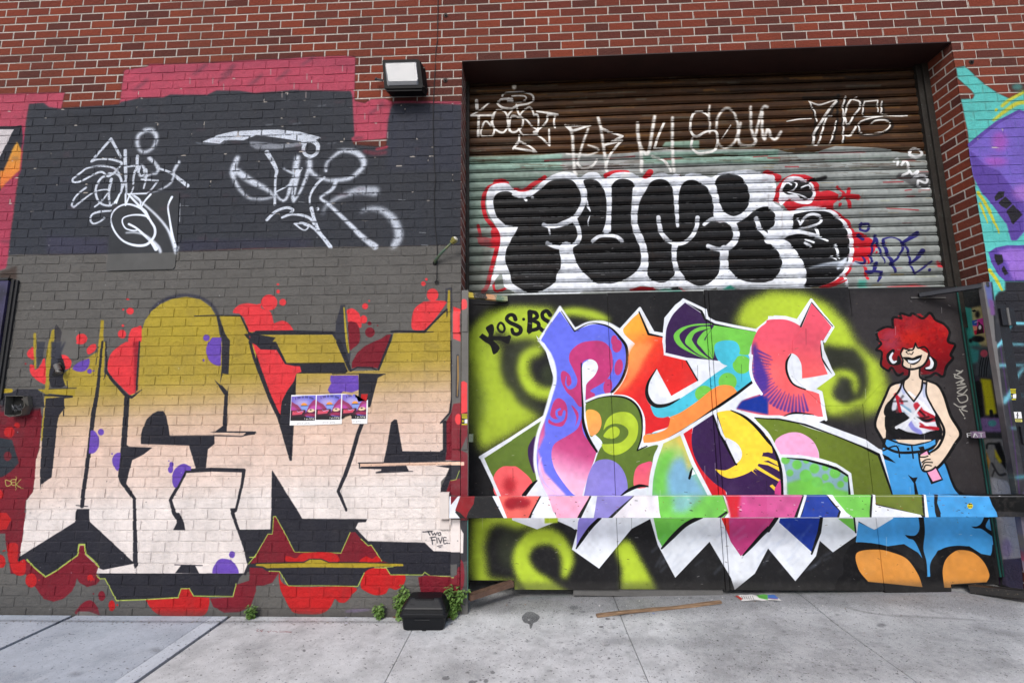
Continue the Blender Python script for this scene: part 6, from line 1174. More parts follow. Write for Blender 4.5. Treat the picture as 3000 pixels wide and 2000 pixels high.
# ------------------------------------------------------------------ steel gate doors with the mural
M_door=m_paint('door_mural_paint',CD,.5,(.2,.2,.2,1),.04,.0010,40,.08)
M_blk=m_plain('black_steel',(30,30,32),.5,.1,.3,20,chips=(80,78,76)); M_grey=m_plain('grey_steel_paint',(104,103,102),.5,.1,.3,18,chips=(60,58,56)); M_teal=m_plain('teal_steel_paint',(36,100,92),.5,.1,.5,12,(22,50,48))
dr=empty('steel_door',(1.45,.22,.1),'pair of sheet steel doors carrying the bright letter mural and the painted woman','door')
def q(px,py,Y=.2): v=PW(px,py,Y); return (v.x,v.z)
leafL=MB().box((XL0+.02,.215,.16),(q(2108,1200)[0],.24,2.36)).build('door_leaf',M_blk,dr)
leafR=MB().box((q(2112,1200)[0],.215,.17),(XR-.095,.24,2.36)).build('door_leaf',M_blk,dr)
x1=q(1797,1290)[0]; x2=q(2077,1050)[0]; x2b=q(2108,1300)[0]; x3=q(2543,1316)[0]; xr=XR-.075
zt=q(1600,863)[1]; 
g=.0022
def sheet(pts,par,y=.2,th=.014,bev=.0015): return MB().prism(pts,y,y+th,bev).build('sheet_panel',M_door,par,CD)
zbl=q(1650,1727)[1]; xn=q(1507,1712)[0]; zn=q(1440,1699)[1]
sheet([(XL0+.02,zn),(xn,zn),(xn,zbl),(x1-g,zbl),(x1-g,zt),(XL0+.02,zt)],leafL,.201)
sheet([(x1+g,zbl+.004),(x2-g,zbl+.004),(x2-g,zt+.006),(x1+g,zt+.006)],leafL,.203)
sheet([(x2+g,zbl),(x2b-g*2,zbl),(x2b-g*2,zt+.012),(x2+g,zt+.012)],leafR,.197)
sheet([(x2b+g,q(2200,1728)[1]),(x3-g,q(2400,1729)[1]),(x3-g,zt+.012),(x2b+g,zt+.012)],leafR,.2)
zrb=q(2700,1736)[1]; xnr=q(2786,1712)[0]; znr=q(2850,1711)[1]
sheet([(x3+g,zrb),(xnr,zrb),(xnr,znr),(xr,znr),(xr,zt),(x3+g,zt)],leafR,.202)
oc=[q(2320,1072,.197),q(2330,1110,.197),q(2362,1142,.197),q(2412,1188,.197),q(2524,1187,.197),q(2594,1110,.197),q(2594,1072,.197),q(2570,988,.197),q(2498,926,.197),q(2388,926,.197),q(2322,996,.197)]
MB().prism(oc,.1965,.1995,.001).build('patch_panel',M_door,dr,CD)
MB().prism([q(1800,1727),q(2120,1727),q(2118,1750,.22),q(1680,1742,.22),q(1680,1728,.2)],.216,.222).build('kick_plate',M_grey,dr)
M_bolt=m_plain('bolt_steel',(120,118,110),.45,.5,.4,60)
def bolt(px,py,Y=.199,r=.007,par=dr,m=None):
    v=PW(px,py,Y); m_=MB().disc((v.x,Y+.002,v.z),r,.004,10,r2=r*.7); return m_.build('bolt',m or M_door,par,CD if m is None else None)
for x,y in ((1545,1076),(1722,1056),(1785,1280),(1670,1282),(1907,1118),(1908,1268),(1896,1709),(1812,1717),(1583,1711),(1978,1713),(2085,1258),(2100,1390),(2126,1366),(2125,917),(2468,1171),(2443,942),(2768,1135),(2302,1268),(2560,1269),(1918,868),(1388,1052),(1405,1278),(2122,1500),(2330,1680)): bolt(x,y)
# edge strips of the right leaf
for i,(xa,mm) in enumerate(((xr+.003,M_blk),(xr+.022,M_teal),(xr+.036,M_blk),(xr+.050,M_teal))): MB().box((xa,.208+.004*i,.2),(xa+.011,.25,2.38)).build('edge_strip',mm,dr)
MB().bar((PW(1386,890,.197).x,.196,PW(1386,889,.197).z),(PW(1487,893,.197).x,.196,PW(1487,892,.197).z),.006,.006).build('slot_edge',M_blk,dr)
MB().bar((PW(2668,868,.197).x,.197,PW(2668,872,.197).z),(PW(2770,868,.197).x,.197,PW(2770,872,.197).z),.006,.008).build('slot_edge',M_grey,dr)
# ------------------------------------------------------------------ gate frame (jamb plates, stiles, raking braces)
M_fr=m_paint('frame_paint',CW,.42,(.2,.2,.2,1),.1,.0006,50,.4)
gf=empty('gate_frame',(1.45,0,0),'steel frame of painted uprights and slanting braces around the doors','frame')
X1=PW(1351,1500).x; XA=PW(1322,1300).x; XP=PW(1373,1300).x; ztp=PW(1360,853).z; zpl=PW(1340,912).z
MB().box((XA+.004,-.008,.02),(X1-.006,.01,zpl),.0015).build('jamb_plate',M_fr,gf,CW)
MB().box((X1+.001,-.03,PW(1365,1757).z),(XP,.012,ztp),.002).build('upright',M_fr,gf,CW,label='grey and dark red upright at the left edge of the doors')
MB().box((X1+.006,-.001,.0),(X1+.05,.02,PW(1365,1757).z-.003)).build('foot_plate',M_grey,gf)
xa=PW(2872,900).x; xb=PW(2893,900).x
MB().box((XR-.075,-.022,.3),(XR-.004,.02,PW(2890,828).z),.003).build('upright',M_fr,gf,CW,label='bare grey upright at the right edge of the doors')
zb=PW(2890,830).z
M_br=m_plain('raking_brace_paint',(54,56,62),.6,.1,.35,16,spec=.2)
MB().bar((XR-.03,-.01,zb-.015),(PW(2690,868,.2).x,.19,PW(2690,866,.2).z),.045,.03,bev=.002).build('brace',M_br,gf)
M_br2,nt_,bs_=mat('sprayed_brace_paint'); g_n=N(nt_,'ShaderNodeNewGeometry'); sx_=N(nt_,'ShaderNodeSeparateXYZ'); L(nt_,g_n.outputs['Position'],sx_.inputs[0])
mr_=N(nt_,'ShaderNodeMapRange'); mr_.inputs[1].default_value=XP; mr_.inputs[2].default_value=PW(1482,872,.19).x; L(nt_,math_(nt_,'ADD',sx_.outputs['X'],noise(nt_,g_n.outputs['Position'],40,3,.7,-.012,.012)),mr_.inputs[0])
rp_=N(nt_,'ShaderNodeValToRGB'); rp_.color_ramp.interpolation='CONSTANT'; L(nt_,mr_.outputs[0],rp_.inputs[0]); rp_.color_ramp.elements[0].color=lin((190,170,60)); rp_.color_ramp.elements[1].position=.14; rp_.color_ramp.elements[1].color=lin((58,54,50))
for p__,c__ in ((.46,(214,160,118)),(.72,(110,134,112)),(.93,(160,166,130))): q_=rp_.color_ramp.elements.new(p__); q_.color=lin(c__)
L(nt_,mix(nt_,noise(nt_,g_n.outputs['Position'],120,4,.8,0,1,.6,.64),rp_.outputs[0],lin((210,206,196))),bs_.inputs['Base Color']); bs_.inputs['Roughness'].default_value=.55
MB().bar((XP-.01,-.012,ztp-.035),(PW(1482,872,.19).x,.185,PW(1482,872,.19).z-.012),.045,.04,bev=.002).build('brace',M_br2,gf)
M_rust=m_plain('rusty_brace_metal',(108,82,68),.75,.1,.6,18,(58,44,40),.001)
v1=PW(1374,1748,-.01); v2=PW(1500,1708,.18)
MB().bar((v1.x,-.01,v1.z),(v2.x,.185,v2.z),.045,.038,bev=.002).build('brace',M_rust,gf)
v1=PW(2990,1752,-.06); v2=PW(2840,1722,.19)
MB().bar((XR-.02,-.03,PW(2960,1745,-.03).z),(v2.x,.19,v2.z),.06,.045,bev=.003).bar((XR-.03,-.03,PW(2960,1745).z+.01),(XR+.28,-.06,PW(3000,1768).z-.01),.06,.045,bev=.003).build('brace',m_plain('scuffed_brace_paint',(40,38,38),.6,.1,.4,14,chips=(128,116,98)),gf)
# strap across the right-hand gap
MB().box((PW(2845,1272,.16).x,.14,PW(2850,1282,.16).z),(XR-.07,.165,PW(2850,1263,.16).z),.002).build('strap',m_plain('mauve_strap_paint',(140,120,150),.5,.1,.4,16,(60,56,62)),gf)
b_=MB()
for k,(x0_,pts) in enumerate(((0,((0,0),(0,1),(.8,1))),(0,((0,.5),(.6,.5))),(1.1,((0,0),(.4,1),(.8,0))),(1.1,((.2,.45),(.6,.45))),(2.2,((.4,0),(.4,1))),(2.2,((0,1),(.8,1))))):
    X0=XR-.205; Z0=PW(2900,1280,.14).z
    pp=[(X0+(x0_+a)*.038,.137,Z0+c*.030) for a,c in pts]
    for A,B in zip(pp,pp[1:]): b_.bar(A,B,.002,.006,up=(0,1,0))
b_.build('lettering',m_plain('white_marker',(220,220,222),.6),gf)
# hinges
def hinge(x0,x1,xk,z0,z1,m,canvas,yy=-.012,k=3):
    h=MB().box((x0,yy-.006,z0),(x1,yy+.001,z1),.0015)
    h.build('hinge_plate',m,gf,canvas)
    b=MB(); n=k
    for i in range(n):
        a=z0+(z1-z0)*(i/n)+.002; c=z0+(z1-z0)*((i+1)/n)-.002; b.tube([(xk,yy-.012,a),(xk,yy-.012,c)],.011,10)
    b.build('hinge_barrel',m,gf,canvas)
hinge(PW(1326,940).x,X1-.004,X1-.012,PW(1340,975).z,PW(1340,920).z,M_fr,CW)
hinge(PW(1324,1280).x,X1-.004,X1-.014,PW(1340,1314).z,PW(1340,1255).z,M_fr,CW)
hinge(PW(1324,1670).x,X1-.004,X1-.012,PW(1340,1710).z,PW(1340,1647).z,M_fr,CW)
MB().box((X1+.006,-.037,PW(1360,1712).z),(XP-.006,-.031,PW(1360,1648).z),.0015).build('hinge_plate',M_fr,gf,CW)
MB().box((X1+.006,-.037,PW(1360,974).z),(XP-.006,-.031,PW(1360,921).z),.0015).build('hinge_plate',M_fr,gf,CW)
MB().box((X1+.006,-.037,PW(1360,1315).z),(XP-.006,-.031,PW(1360,1256).z),.0015).build('hinge_plate',M_fr,gf,CW)
M_rw=m_plain('black_jamb_paint',(34,34,40),.45,.1,.3,14,chips=(60,90,110))
MB().box((XR+.006,-.012,.16),(XR+.075,.004,PW(2925,893).z),.002).build('jamb_plate',M_rw,gf)
MB().box((XR+.012,-.03,PW(2910,955).z),(XR+.052,-.013,PW(2910,905).z),.003).box((XR+.066,-.028,PW(2920,955).z),(XR+.11,-.013,PW(2920,903).z),.003).build('hinge_plate',M_rw,gf)
MB().tube([(XR+.059,-.03,PW(2910,955).z),(XR+.059,-.03,PW(2910,905).z)],.008,10).build('hinge_barrel',M_grey,gf)
MB().box((XR+.02,-.028,PW(2960,1300).z),(XR+.10,-.013,PW(2960,1248).z),.004).build('hinge_plate',M_rw,gf)
# latch on the left
v=PW(1380,1290,.03); v2=PW(1387,1272,.03)
MB().box((XP+.001,-.02,PW(1385,1294).z),(XP+.035,.03,PW(1385,1271).z),.003).build('latch',m_plain('latch_steel',(92,104,92),.5,.3,.5,30),gf)
# ------------------------------------------------------------------ long crossbar
M_bar=m_paint('bar_paint',CB,.45,(.16,.14,.13,1),.1,.0006,50,.25)
br=empty('security_bar',(1.4,-.07,.74),'long flat crossbar painted with a slice of the mural across the doors','bar')
zb0=PW(1500,1517,-.07).z; zb1=PW(1500,1453.5,-.07).z; xL=PW(1316,1480,-.07).x
MB().box((xL,-.07,zb0),(XR+.75,-.05,zb1),.003).build('crossbar',M_bar,br,CB)
M_cream=m_plain('cream_bracket_paint',(214,204,198),.5,0,.15,20)
xk=PW(1288,1480,-.05).x
MB().box((xk,-.05,PW(1300,1520,-.05).z),(PW(1315,1500,-.05).x,-.003,PW(1300,1443,-.05).z),.003).build('bracket',M_cream,br)
MB().box((PW(1290,1550).x,-.014,PW(1290,1549).z),(PW(1318,1550).x,-.001,PW(1290,1522).z),.002).tube([(PW(1321,1520).x,-.03,PW(1321,1532).z),(PW(1321,1520).x,-.03,zb0-.001)],.006,8).build('bracket_plate',M_cream,br)
MB().box((XR+.45,-.049,zb0+.02),(XR+.55,-.001,zb1-.02),.003).build('bracket',M_blk,br)
# ------------------------------------------------------------------ small fittings on the wall
# flood lamp
M_lamp=m_plain('lamp_housing_black',(16,16,18),.6,0,.2,40,spec=.15); 
lp=empty('wall_lamp',PW(1180,225,-.05),'black rectangular wall-pack floodlight with a milky ribbed lens','lamp')
c0=PW(1120,174,-.14); 
def ring(pts,Y): return [PW(px,py,Y) for px,py in pts]
o1=[(1122,176),(1222,174),(1230,178),(1239,252),(1236,266),(1132,268),(1126,258),(1120,180)]
bk=[(1128,178),(1232,174),(1238,182),(1246,246),(1240,262),(1140,264),(1132,256),(1126,184)]
b_=MB(); fr=[p for p in ring(o1,-.13)]; mid=[p for p in ring(o1,-.085)]; bb=[Vector((p.x+ (0.004 if i in(1,2,3,4) else 0),-.002,p.z)) for i,p in enumerate(ring(bk,-.085))]
b_.loft([fr,mid,bb]); b_.build('housing',M_lamp,lp)
b_=MB(); bz=[(1122,176),(1222,174),(1230,178),(1239,252),(1236,258),(1132,260),(1126,254),(1120,180)]; inn=[(1128,184),(1218,181),(1221,184),(1227,246),(1224,251),(1138,253),(1134,249),(1127,188)]
A=[b_.bm.verts.new(p) for p in ring(bz,-.139)]; B=[b_.bm.verts.new(p) for p in ring(inn,-.139)]; C=[b_.bm.verts.new(p) for p in ring(bz,-.128)]; D_=[b_.bm.verts.new(p) for p in ring(inn,-.132)]
for i in range(8):
    j=(i+1)%8; b_.bm.faces.new((A[i],A[j],B[j],B[i])); b_.bm.faces.new((A[j],A[i],C[i],C[j])); b_.bm.faces.new((B[i],B[j],D_[j],D_[i]))
b_.build('bezel',M_lamp,lp)
ml,nt_,bs_=mat('milky_ribbed_glass'); g_n=N(nt_,'ShaderNodeNewGeometry'); w_=N(nt_,'ShaderNodeTexWave'); w_.wave_type='BANDS'; w_.bands_direction='X'; w_.inputs['Scale'].default_value=60; L(nt_,g_n.outputs['Position'],w_.inputs['Vector'])
cl_=mix(nt_,math_(nt_,'MULTIPLY',w_.outputs['Fac'],.25),lin((150,152,156)),lin((108,111,116))); cl_=mix(nt_,noise(nt_,g_n.outputs['Position'],9,3,.6,0,.35),cl_,lin((150,150,152))); L(nt_,cl_,bs_.inputs['Base Color']); bs_.inputs['Roughness'].default_value=.12; bump(nt_,bs_,w_.outputs['Fac'],.0006,.6)
b_=MB(); in2=[(1134,190),(1215,187),(1218,190),(1222,226),(1220,230),(1138,232),(1135,229),(1133,193)]
b_.loft([ring(inn,-.133),ring([(x+(3 if x<1180 else -3),y+(3 if y<220 else -3)) for x,y in inn],-.143),ring([(x+(3 if x<1180 else -3),y+(3 if y<215 else -14)) for x,y in inn],-.158)]); b_.build('lens',ml,lp)
b_=MB(); v=PW(1103,233,-.05); v2=PW(1122,236,-.05); b_.tube([v2,v],.009,10).tube([v,v+Vector((-.006,0,.004))],.014,10); b_.build('photocell',m_plain('photocell_plastic',(60,60,64),.3),lp)
for x,y in ((1240,200),(1233,252),(1239,254)):
    v=PW(x,y,-.09); MB().tube([v,v+Vector((.012,0,0))],.005,8).build('screw',M_bolt,lp)
# anchor bolts in the brick
for x,y,lb in ((1306,46,'rusty anchor bolt high in the bare brick beside the cable'),(1305,236,'rusty anchor bolt in the brick between lamp and doorway'),(2845,183,'dark anchor bolt in the brick above the teal paint')):
    v=PW(x,y,0); o=MB().disc((v.x,-.0005,v.z),.019,.004,14).disc((v.x,-.004,v.z),.009,.012,6).build('anchor_bolt',m_plain('rusted_bolt',(52,42,38),.6,.4,.5,80),None,None); sub_mesh_origin(o,(v.x,0,v.z)); tagit(o,lb,'bolt','anchor bolts in the brickwork')
# thin cable
M_cab=m_plain('cable_grey',(38,36,36),.6)
cp=[(1283,-40),(1283,20),(1282,80),(1281,120),(1277,150),(1275,200),(1272,250),(1270,300),(1269,350),(1269,400),(1271,460),(1273,500),(1276,519),(1272,560),(1272,612),(1274,660),(1280,715),(1281,748),(1280,790),(1279,822)]
o=MB().tube([PW(x,y,-.006-.002*(i%2)) for i,(x,y) in enumerate(cp)],.0034,6).tube([PW(x,y,-.008) for x,y in ((1279,822),(1274,826),(1276,831),(1283,829),(1284,824),(1279,822))],.005,6).build('cable',M_cab); v=PW(1279,828); sub_mesh_origin(o,(v.x,0,v.z)); tagit(o,'thin grey cable hanging down the wall beside the doorway','cable')
# bent conduit with a socket
cn=empty('conduit_pipe',PW(1275,770),'bent pipe stub with a brass-coloured fitting sticking out near the doorway','pipe')
v0=PW(1275,771,0); v1=PW(1292,742,-.05); v2=PW(1325,709,-.09)
M_cp=m_plain('sprayed_pipe',(118,108,56),.45,.2,.7,30,(50,90,84)); MB().tube([(v0.x,.01,v0.z),(v0.x+.003,-.02,v0.z+.012),v1,v2],[.013,.012,.010,.009],12).build('pipe',M_cp,cn,smooth=True)
dv=(v2-v1).normalized(); MB().tube([v2-dv*.008,v2+dv*.012],[.018,.02],12).tube([v2+dv*.012,v2+dv*.036],[.026,.026],8).build('fitting',m_plain('brass_paint',(150,140,48),.4,.3,.3,40,(90,96,90)),cn)
MB().tube([v2+dv*.036,v2+dv*.046],[.02,.016],12).build('socket_mouth',m_plain('pale_plastic',(216,214,200),.4),cn)
MB().disc((v0.x,-.0008,v0.z),.02,.0025,12).build('wall_hole',m_plain('hole_dark',(22,20,19),.95),cn)
# metal sign plate
pl=[q(333,568,0),q(313,772,0),q(313,788,0),q(318,794,0),q(508,789,0),q(514,782,0),q(518,740,0),q(527,567,0),q(521,562,0),q(345,570,0)]
M_pl=m_paint('plate_paint',CW,.55,(.2,.2,.22,1),.05,.0003,20,.1)
o=MB().prism(pl,-.0065,-.001,.0012).build('metal_plate',M_pl,None,CW); v=PW(420,790); sub_mesh_origin(o,(v.x,0,v.z)); tagit(o,'smooth dark grey metal plate with white spray tag and lighter bottom band','sign plate')
# flush cover
cvp=[q(162,1051,0),q(226,1052,0),q(230,1048,0),q(234,972,0),q(228,968,0),q(168,969,0)]
o=MB().prism(cvp,-.005,-.0005,.001).build('access_cover',M_pl,None,CW); v=PW(195,1050); sub_mesh_origin(o,(v.x,0,v.z)); tagit(o,'flush grey painted access cover above the broken pipe','cover plate')
# broken pipe in hole
v=PW(176,1080); ph=empty('broken_pipe',(v.x,0,v.z),'grey pipe end poking out of a ragged dark hole in the brick','pipe')
MB().prism([q(*p_,0) for p_ in ((170,1065),(152,1098),(160,1104),(178,1100),(190,1080),(184,1062),(176,1054))],-.002,-.0006).build('ragged_hole',m_plain('hole_shade',(20,19,19),.95,bm=.002),ph)  # flat dark patch on the brick; the hole's shade is its colour
a=PW(172,1068,-.005); c=PW(174,1088,-.05); MB().tube([(a.x,.01,a.z),(a.x,-.02,a.z-.01),c],[.02,.02,.019],14,False).tube([c,c+Vector((0,-.006,-.012))],[.023,.021],14).build('pipe',m_plain('grey_pipe',(112,110,106),.45,.3,.4,40),ph)
# torn junction box
v=PW(55,1190); jb=empty('junction_box',(v.x,0,v.z),'torn-open grey metal junction box full of wires','electrical box')
M_jb=m_plain('grey_box_metal',(116,114,108),.45,.3,.4,30); dp=-.06
def quadbox(P4,y0,y1,m,nm,par,th=.003):
    b=MB(); n=len(P4)
    for i in range(n):
        a,c=P4[i],P4[(i+1)%n]; b.bar(((a[0]),(y0+y1)/2,a[1]),((c[0]),(y0+y1)/2,c[1]),abs(y1-y0),th,up=(0,0,1) if abs(a[0]-c[0])>abs(a[1]-c[1]) else (1,0,0))
    return b.build(nm,m,par)
P4=[q(29,1159,-.03),q(26,1214,-.03),q(40,1220,-.03),q(74,1213,-.03),q(84,1188,-.03),q(80,1160,-.03)]
quadbox(P4,-.06,-.001,M_jb,'box_wall',jb)
MB().prism([q(30,1160,0),q(27,1216,0),q(72,1213,0),q(80,1162,0)],-.006,-.001).build('box_back',m_plain('box_inside',(26,26,26),.8),jb)
MB().face([PW(80,1160,-.062),PW(84,1190,-.07),PW(62,1168,-.10)]).face([PW(84,1190,-.066),PW(74,1214,-.062),PW(62,1206,-.10),PW(66,1196,-.11)]).build('bent_flap',M_jb,jb)
r_=random.Random(8); b_=MB()
for k in range(7):
    pts=[]; 
    for t in range(7):
        px=36+ t*5.2+r_.uniform(-3,3); py=1192+r_.uniform(-9,11)+k*.8; pts.append(PW(px,py,-.025-r_.random()*.03))
    b_.tube(pts,.0022,5)
b_.build('wire',m_plain('dusty_wire',(92,94,98),.35,.4,.4,50),jb)
# tall cabinet at the left edge of view
v=PW(20,1130); cb=empty('wall_cabinet',(v.x,0,v.z),'dark violet-stained metal cabinet at the left end of the wall','cabinet')
xc=PW(46,824,-.03).x; zc1=PW(46,822).z; zc0=PW(20,1150).z
MB().box((xc-.75,-.045,zc0),(xc-.046,-.002,zc1-.012),.004).build('cabinet_body',m_plain('violet_stained_metal',(74,66,112),.4,.2,.8,5,(24,22,26),chips=(110,104,140)),cb)
MB().box((xc-.044,-.028,zc0-.05),(xc-.02,-.002,zc1+.004),.002).box((xc-.019,-.016,zc0-.05),(xc,-.002,zc1),.002).build('cabinet_edge',m_plain('dark_angle_iron',(50,50,52),.5,.2,.3,24),cb)
MB().box((xc-.78,-.05,zc1-.008),(xc-.046,-.002,zc1+.012),.002).build('cabinet_top',M_blk,cb)
# ------------------------------------------------------------------ paper
M_pos=m_paint('poster_paper',CP,.6,(.3,.3,.3,1),.05,.0004,70,.3)
def zp(p): return [(840+float(t.split(',')[0])/9.046,1140+float(t.split(',')[1])/9.046) for t in p.split()]
outl=(('128,150 790,143 775,945 82,955','whole poster of pink hills and orange sun, leftmost of the three'),('792,143 1465,115 1472,760 1462,915 778,940','whole poster of pink hills and orange sun between the other two'),('1478,112 1720,150 1745,190 1760,132 1815,132 1822,220 1895,210 1905,330 1950,290 2010,310 2080,300 2105,310 2160,275 2140,912 1740,912 1735,850 1720,800 1725,720 1690,680 1640,675 1560,720 1470,790','torn poster with its top ripped and a bite missing below'))
for i,(p_,lb) in enumerate(outl):
    pts=[PW(x,y,0) for x,y in zp(p_)]; b=MB()
    vs=[b.bm.verts.new((v.x,-.0022-.0006*i,v.z)) for v in pts]; f=b.bm.faces.new(vs)
    bmesh.ops.triangulate(b.bm,faces=[f]); bmesh.ops.subdivide_edges(b.bm,edges=b.bm.edges[:],cuts=3,use_grid_fill=True); rr=random.Random(i)
    ex=bmesh.ops.extrude_face_region(b.bm,geom=b.bm.faces[:]); 
    for v in [e for e in ex['geom'] if isinstance(e,bmesh.types.BMVert)]: v.co.y-=.0005
    o=b.build('poster',M_pos,None,CP); c=PW(zp(p_)[0][0],1255); sub_mesh_origin(o,(c.x,0,c.z)); tagit(o,lb,'poster','row of pasted posters')
def sticker(name,corners,plane,fn,lb,ppm=1500,kind='Y',thick=.0008,round_=False):
    if kind=='Y':
        P_=[PW(x,y,plane) for x,y in corners]; u=[p.x for p in P_]
    else:
        P_=[]
        for x,y in corners:
            d=ray(x,y); t=plane/d.x; P_.append(Vector((plane,-DIST+d.y*t,HC+d.z*t)))
        u=[p.y for p in P_]
    z=[p.z for p in P_]
    c=make_canvas(name+'_print',kind,plane,min(u)-.004,max(u)+.004,min(z)-.004,max(z)+.004,ppm,fn)
    n_=Vector((0,-thick,0)) if kind=='Y' else Vector((-thick,0,0))
    b=MB(); b.loft([P_,[p+n_ for p in P_]])
    o=b.build(name,m_paint(name+'_paper',c,.4,(.3,.3,.3,1),.03,.0001,60,.4),None,c); sub_mesh_origin(o,P_[0]); return tagit(o,lb,'sticker')
sticker('sticker',[(1352.5,1212),(1352,1244),(1369,1244),(1369.5,1212)],-.0305,paint_stick,'black and yellow warning sticker on the dark red left upright')
sticker('sticker',[(2956,1138),(2960,1171),(2979,1171),(2976,1138)],-.0125,paint_stick,'black and yellow warning sticker on the black wall right of the doors')
sticker('sticker',[(2969,1206),(2972,1225),(2994,1225),(2991,1206)],-.0125,paint_stick,'small white sticker with a standing figure on the black wall')
sticker('sticker',[(2973,1227),(2975,1235),(2995,1235),(2993,1227)],-.0125,paint_stick,'small yellow strip sticker under the white figure sticker')
th=[2*math.pi*k/18 for k in range(18)]
sticker('sticker',[(2842+8.3*math.cos(t),1481-8.3*math.sin(t)) for t in th],-.0705,paint_dot,'round yellow sticker on the blue part of the crossbar')
sticker('sticker',[(2847,940),(2856,981),(2884,975),(2880,931)],XR-.001,paint_pink,'pink photo sticker of a figure in a dark coat inside the doorway',1500,'X')
# ------------------------------------------------------------------ black tool case
vb=PG(1237,1847); cx,cy=vb.x+.004,vb.y+.08; g0=gz(cx,cy)
tc=empty('tool_case',(cx,cy,g0),'scuffed black plastic power tool case standing on the pavement by the wall','tool case')
M_case=m_plain('black_case_plastic',(20,22,26),.4,0,.35,60,(12,13,15),.0004,spec=.25)
def rr_(w,d,z,r=.02,ox=0,oy=0,n=5):
    o=[]; w*=1.19; z*=.93
    for sx,sy,a0 in ((1,-1,-90),(1,1,0),(-1,1,90),(-1,-1,180)):
        for k in range(n):
            a=math.radians(a0+90*k/(n-1)); o.append(Vector((cx+ox+sx*(w/2-r)+r*math.cos(a),cy+oy+sy*(d/2-r)+r*math.sin(a),g0+z)))
    return o
MB().loft([rr_(.222,.146,.0,.02),rr_(.232,.154,.006,.022),rr_(.246,.165,.07,.024),rr_(.258,.172,.088,.024),rr_(.272,.184,.094,.026),rr_(.272,.184,.104,.026)]).build('case_base',M_case,tc)
MB().loft([rr_(.272,.184,.1045,.026),rr_(.270,.182,.112,.026),rr_(.258,.172,.117,.024),rr_(.250,.164,.140,.024),rr_(.256,.170,.146,.026),rr_(.248,.160,.154,.026),rr_(.196,.110,.196,.024,0,.012),rr_(.186,.098,.203,.022,0,.014)]).build('case_lid',M_case,tc)
for sx in (-1,1):
    A=Vector((cx+sx*.080,cy-.062,g0+.155)); B=Vector((cx+sx*.076,cy-.042,g0+.173)); MB().bar(A,B,.034,.010,up=(0,-.7,.7),bev=.002).build('latch',M_case,tc)
MB().bar((cx-.06,cy-.045,g0+.1865),(cx+.06,cy-.045,g0+.1865),.008,.006,bev=.002).build('lid_rib',M_case,tc)
MB().box((cx-.055,cy-.0895,g0+.070),(cx+.045,cy-.0855,g0+.0725)).build('scuff_strip',m_plain('scuffed_plastic',(70,72,74),.6,var=.9,scale=160),tc)
MB().box((cx-.005,cy-.083,g0+.0),(cx+.022,cy-.074,g0+.005),.001).build('rubber_foot',M_case,tc)
# ------------------------------------------------------------------ weeds
def leafmat(n,c1,c2):
    m,nt,b=mat(n); oi=N(nt,'ShaderNodeNewGeometry'); nn=noise(nt,oi.outputs['Position'],40,3,.6); col=mix(nt,nn,lin(c1),lin(c2)); col=mix(nt,math_(nt,'MULTIPLY',oi.outputs['Random Per Island'],.6),col,lin((116,142,76)))
    L(nt,col,b.inputs['Base Color']); b.inputs['Roughness'].default_value=.5; b.inputs['Subsurface Weight'].default_value=.0; return m
M_leaf=leafmat('weed_leaf',(66,96,42),(100,134,62)); M_stem=m_plain('weed_stem',(96,118,64),.7)
def weed(px,py,hgt,spread,nst,lb,seed,leafn=9,ls=.022,lean=0):
    v=PG(px,py); v.y=min(v.y,-.02); r=random.Random(seed); e=empty('weed',v,lb,'weed','weeds along the foot of the wall')
    st=MB(); lf=MB()
    for s in range(nst):
        a=r.uniform(0,2*math.pi); ln=hgt*r.uniform(.45,1) if s else hgt; out=spread*r.uniform(.3,1)*(1 if s else .15)
        tip=Vector((v.x+math.cos(a)*out+lean*ln,v.y-abs(math.sin(a))*out*.6-.01,v.z+ln)); mid_=v*.5+tip*.5+Vector((0,0,ln*.08))
        base=v+Vector((r.uniform(-.012,.012),-.004,0)); pts=[base,(base+mid_)/2,mid_,(mid_+tip)/2,tip]; st.tube(pts,[.003,.0026,.0022,.0016,.001],5)
        n=int(leafn*(ln/hgt+.3))
        for k in range(n):
            t=.12+.88*(k+r.random()*.5)/n; t=min(t,1); i=min(int(t*4),3); p=pts[i].lerp(pts[i+1],t*4-i)
            for sd in range(2):
                az=r.uniform(0,2*math.pi)+sd*math.pi; L_=ls*r.uniform(.75,1.5)*(1.15-.45*t); W_=L_*.30; d=Vector((math.cos(az),math.sin(az),r.uniform(-.5,.6))).normalized()
                if p.y+d.y*L_>-.004: d.y=-abs(d.y)
                sdv=d.cross(Vector((0,0,1))).normalized(); nrm=sdv.cross(d); droop=-L_*r.uniform(.05,.35)
                q0=p; q1=p+d*L_*.35+nrm*.002; q2=p+d*L_*.7+Vector((0,0,droop*.4)); q3=p+d*L_+Vector((0,0,droop))
                a1=lf.bm.verts.new(q0); b1=lf.bm.verts.new(q1); b2=lf.bm.verts.new(q2); c1=lf.bm.verts.new(q3)
                l1=lf.bm.verts.new(q1+sdv*W_*.9+nrm*W_*.25); l2=lf.bm.verts.new(q2+sdv*W_*.75+nrm*W_*.2); r1=lf.bm.verts.new(q1-sdv*W_*.9+nrm*W_*.25); r2=lf.bm.verts.new(q2-sdv*W_*.75+nrm*W_*.2)
                for f in ((a1,b1,l1),(b1,b2,l2,l1),(b2,c1,l2),(a1,r1,b1),(b1,r1,r2,b2),(b2,r2,c1)): lf.bm.faces.new(f)
    st.build('stem',M_stem,e); lf.build('leaves',M_leaf,e); return e
weed(736,1808,.085,.05,11,'smallest bright green weed tuft against the wall, leftmost',1,7,.026)
weed(1114,1806,.10,.055,10,'small weed tuft a little left of the black case',2,7,.028)
weed(1186,1795,.23,.07,6,'tall leafy weed rising behind the left side of the black case',3,15,.04)
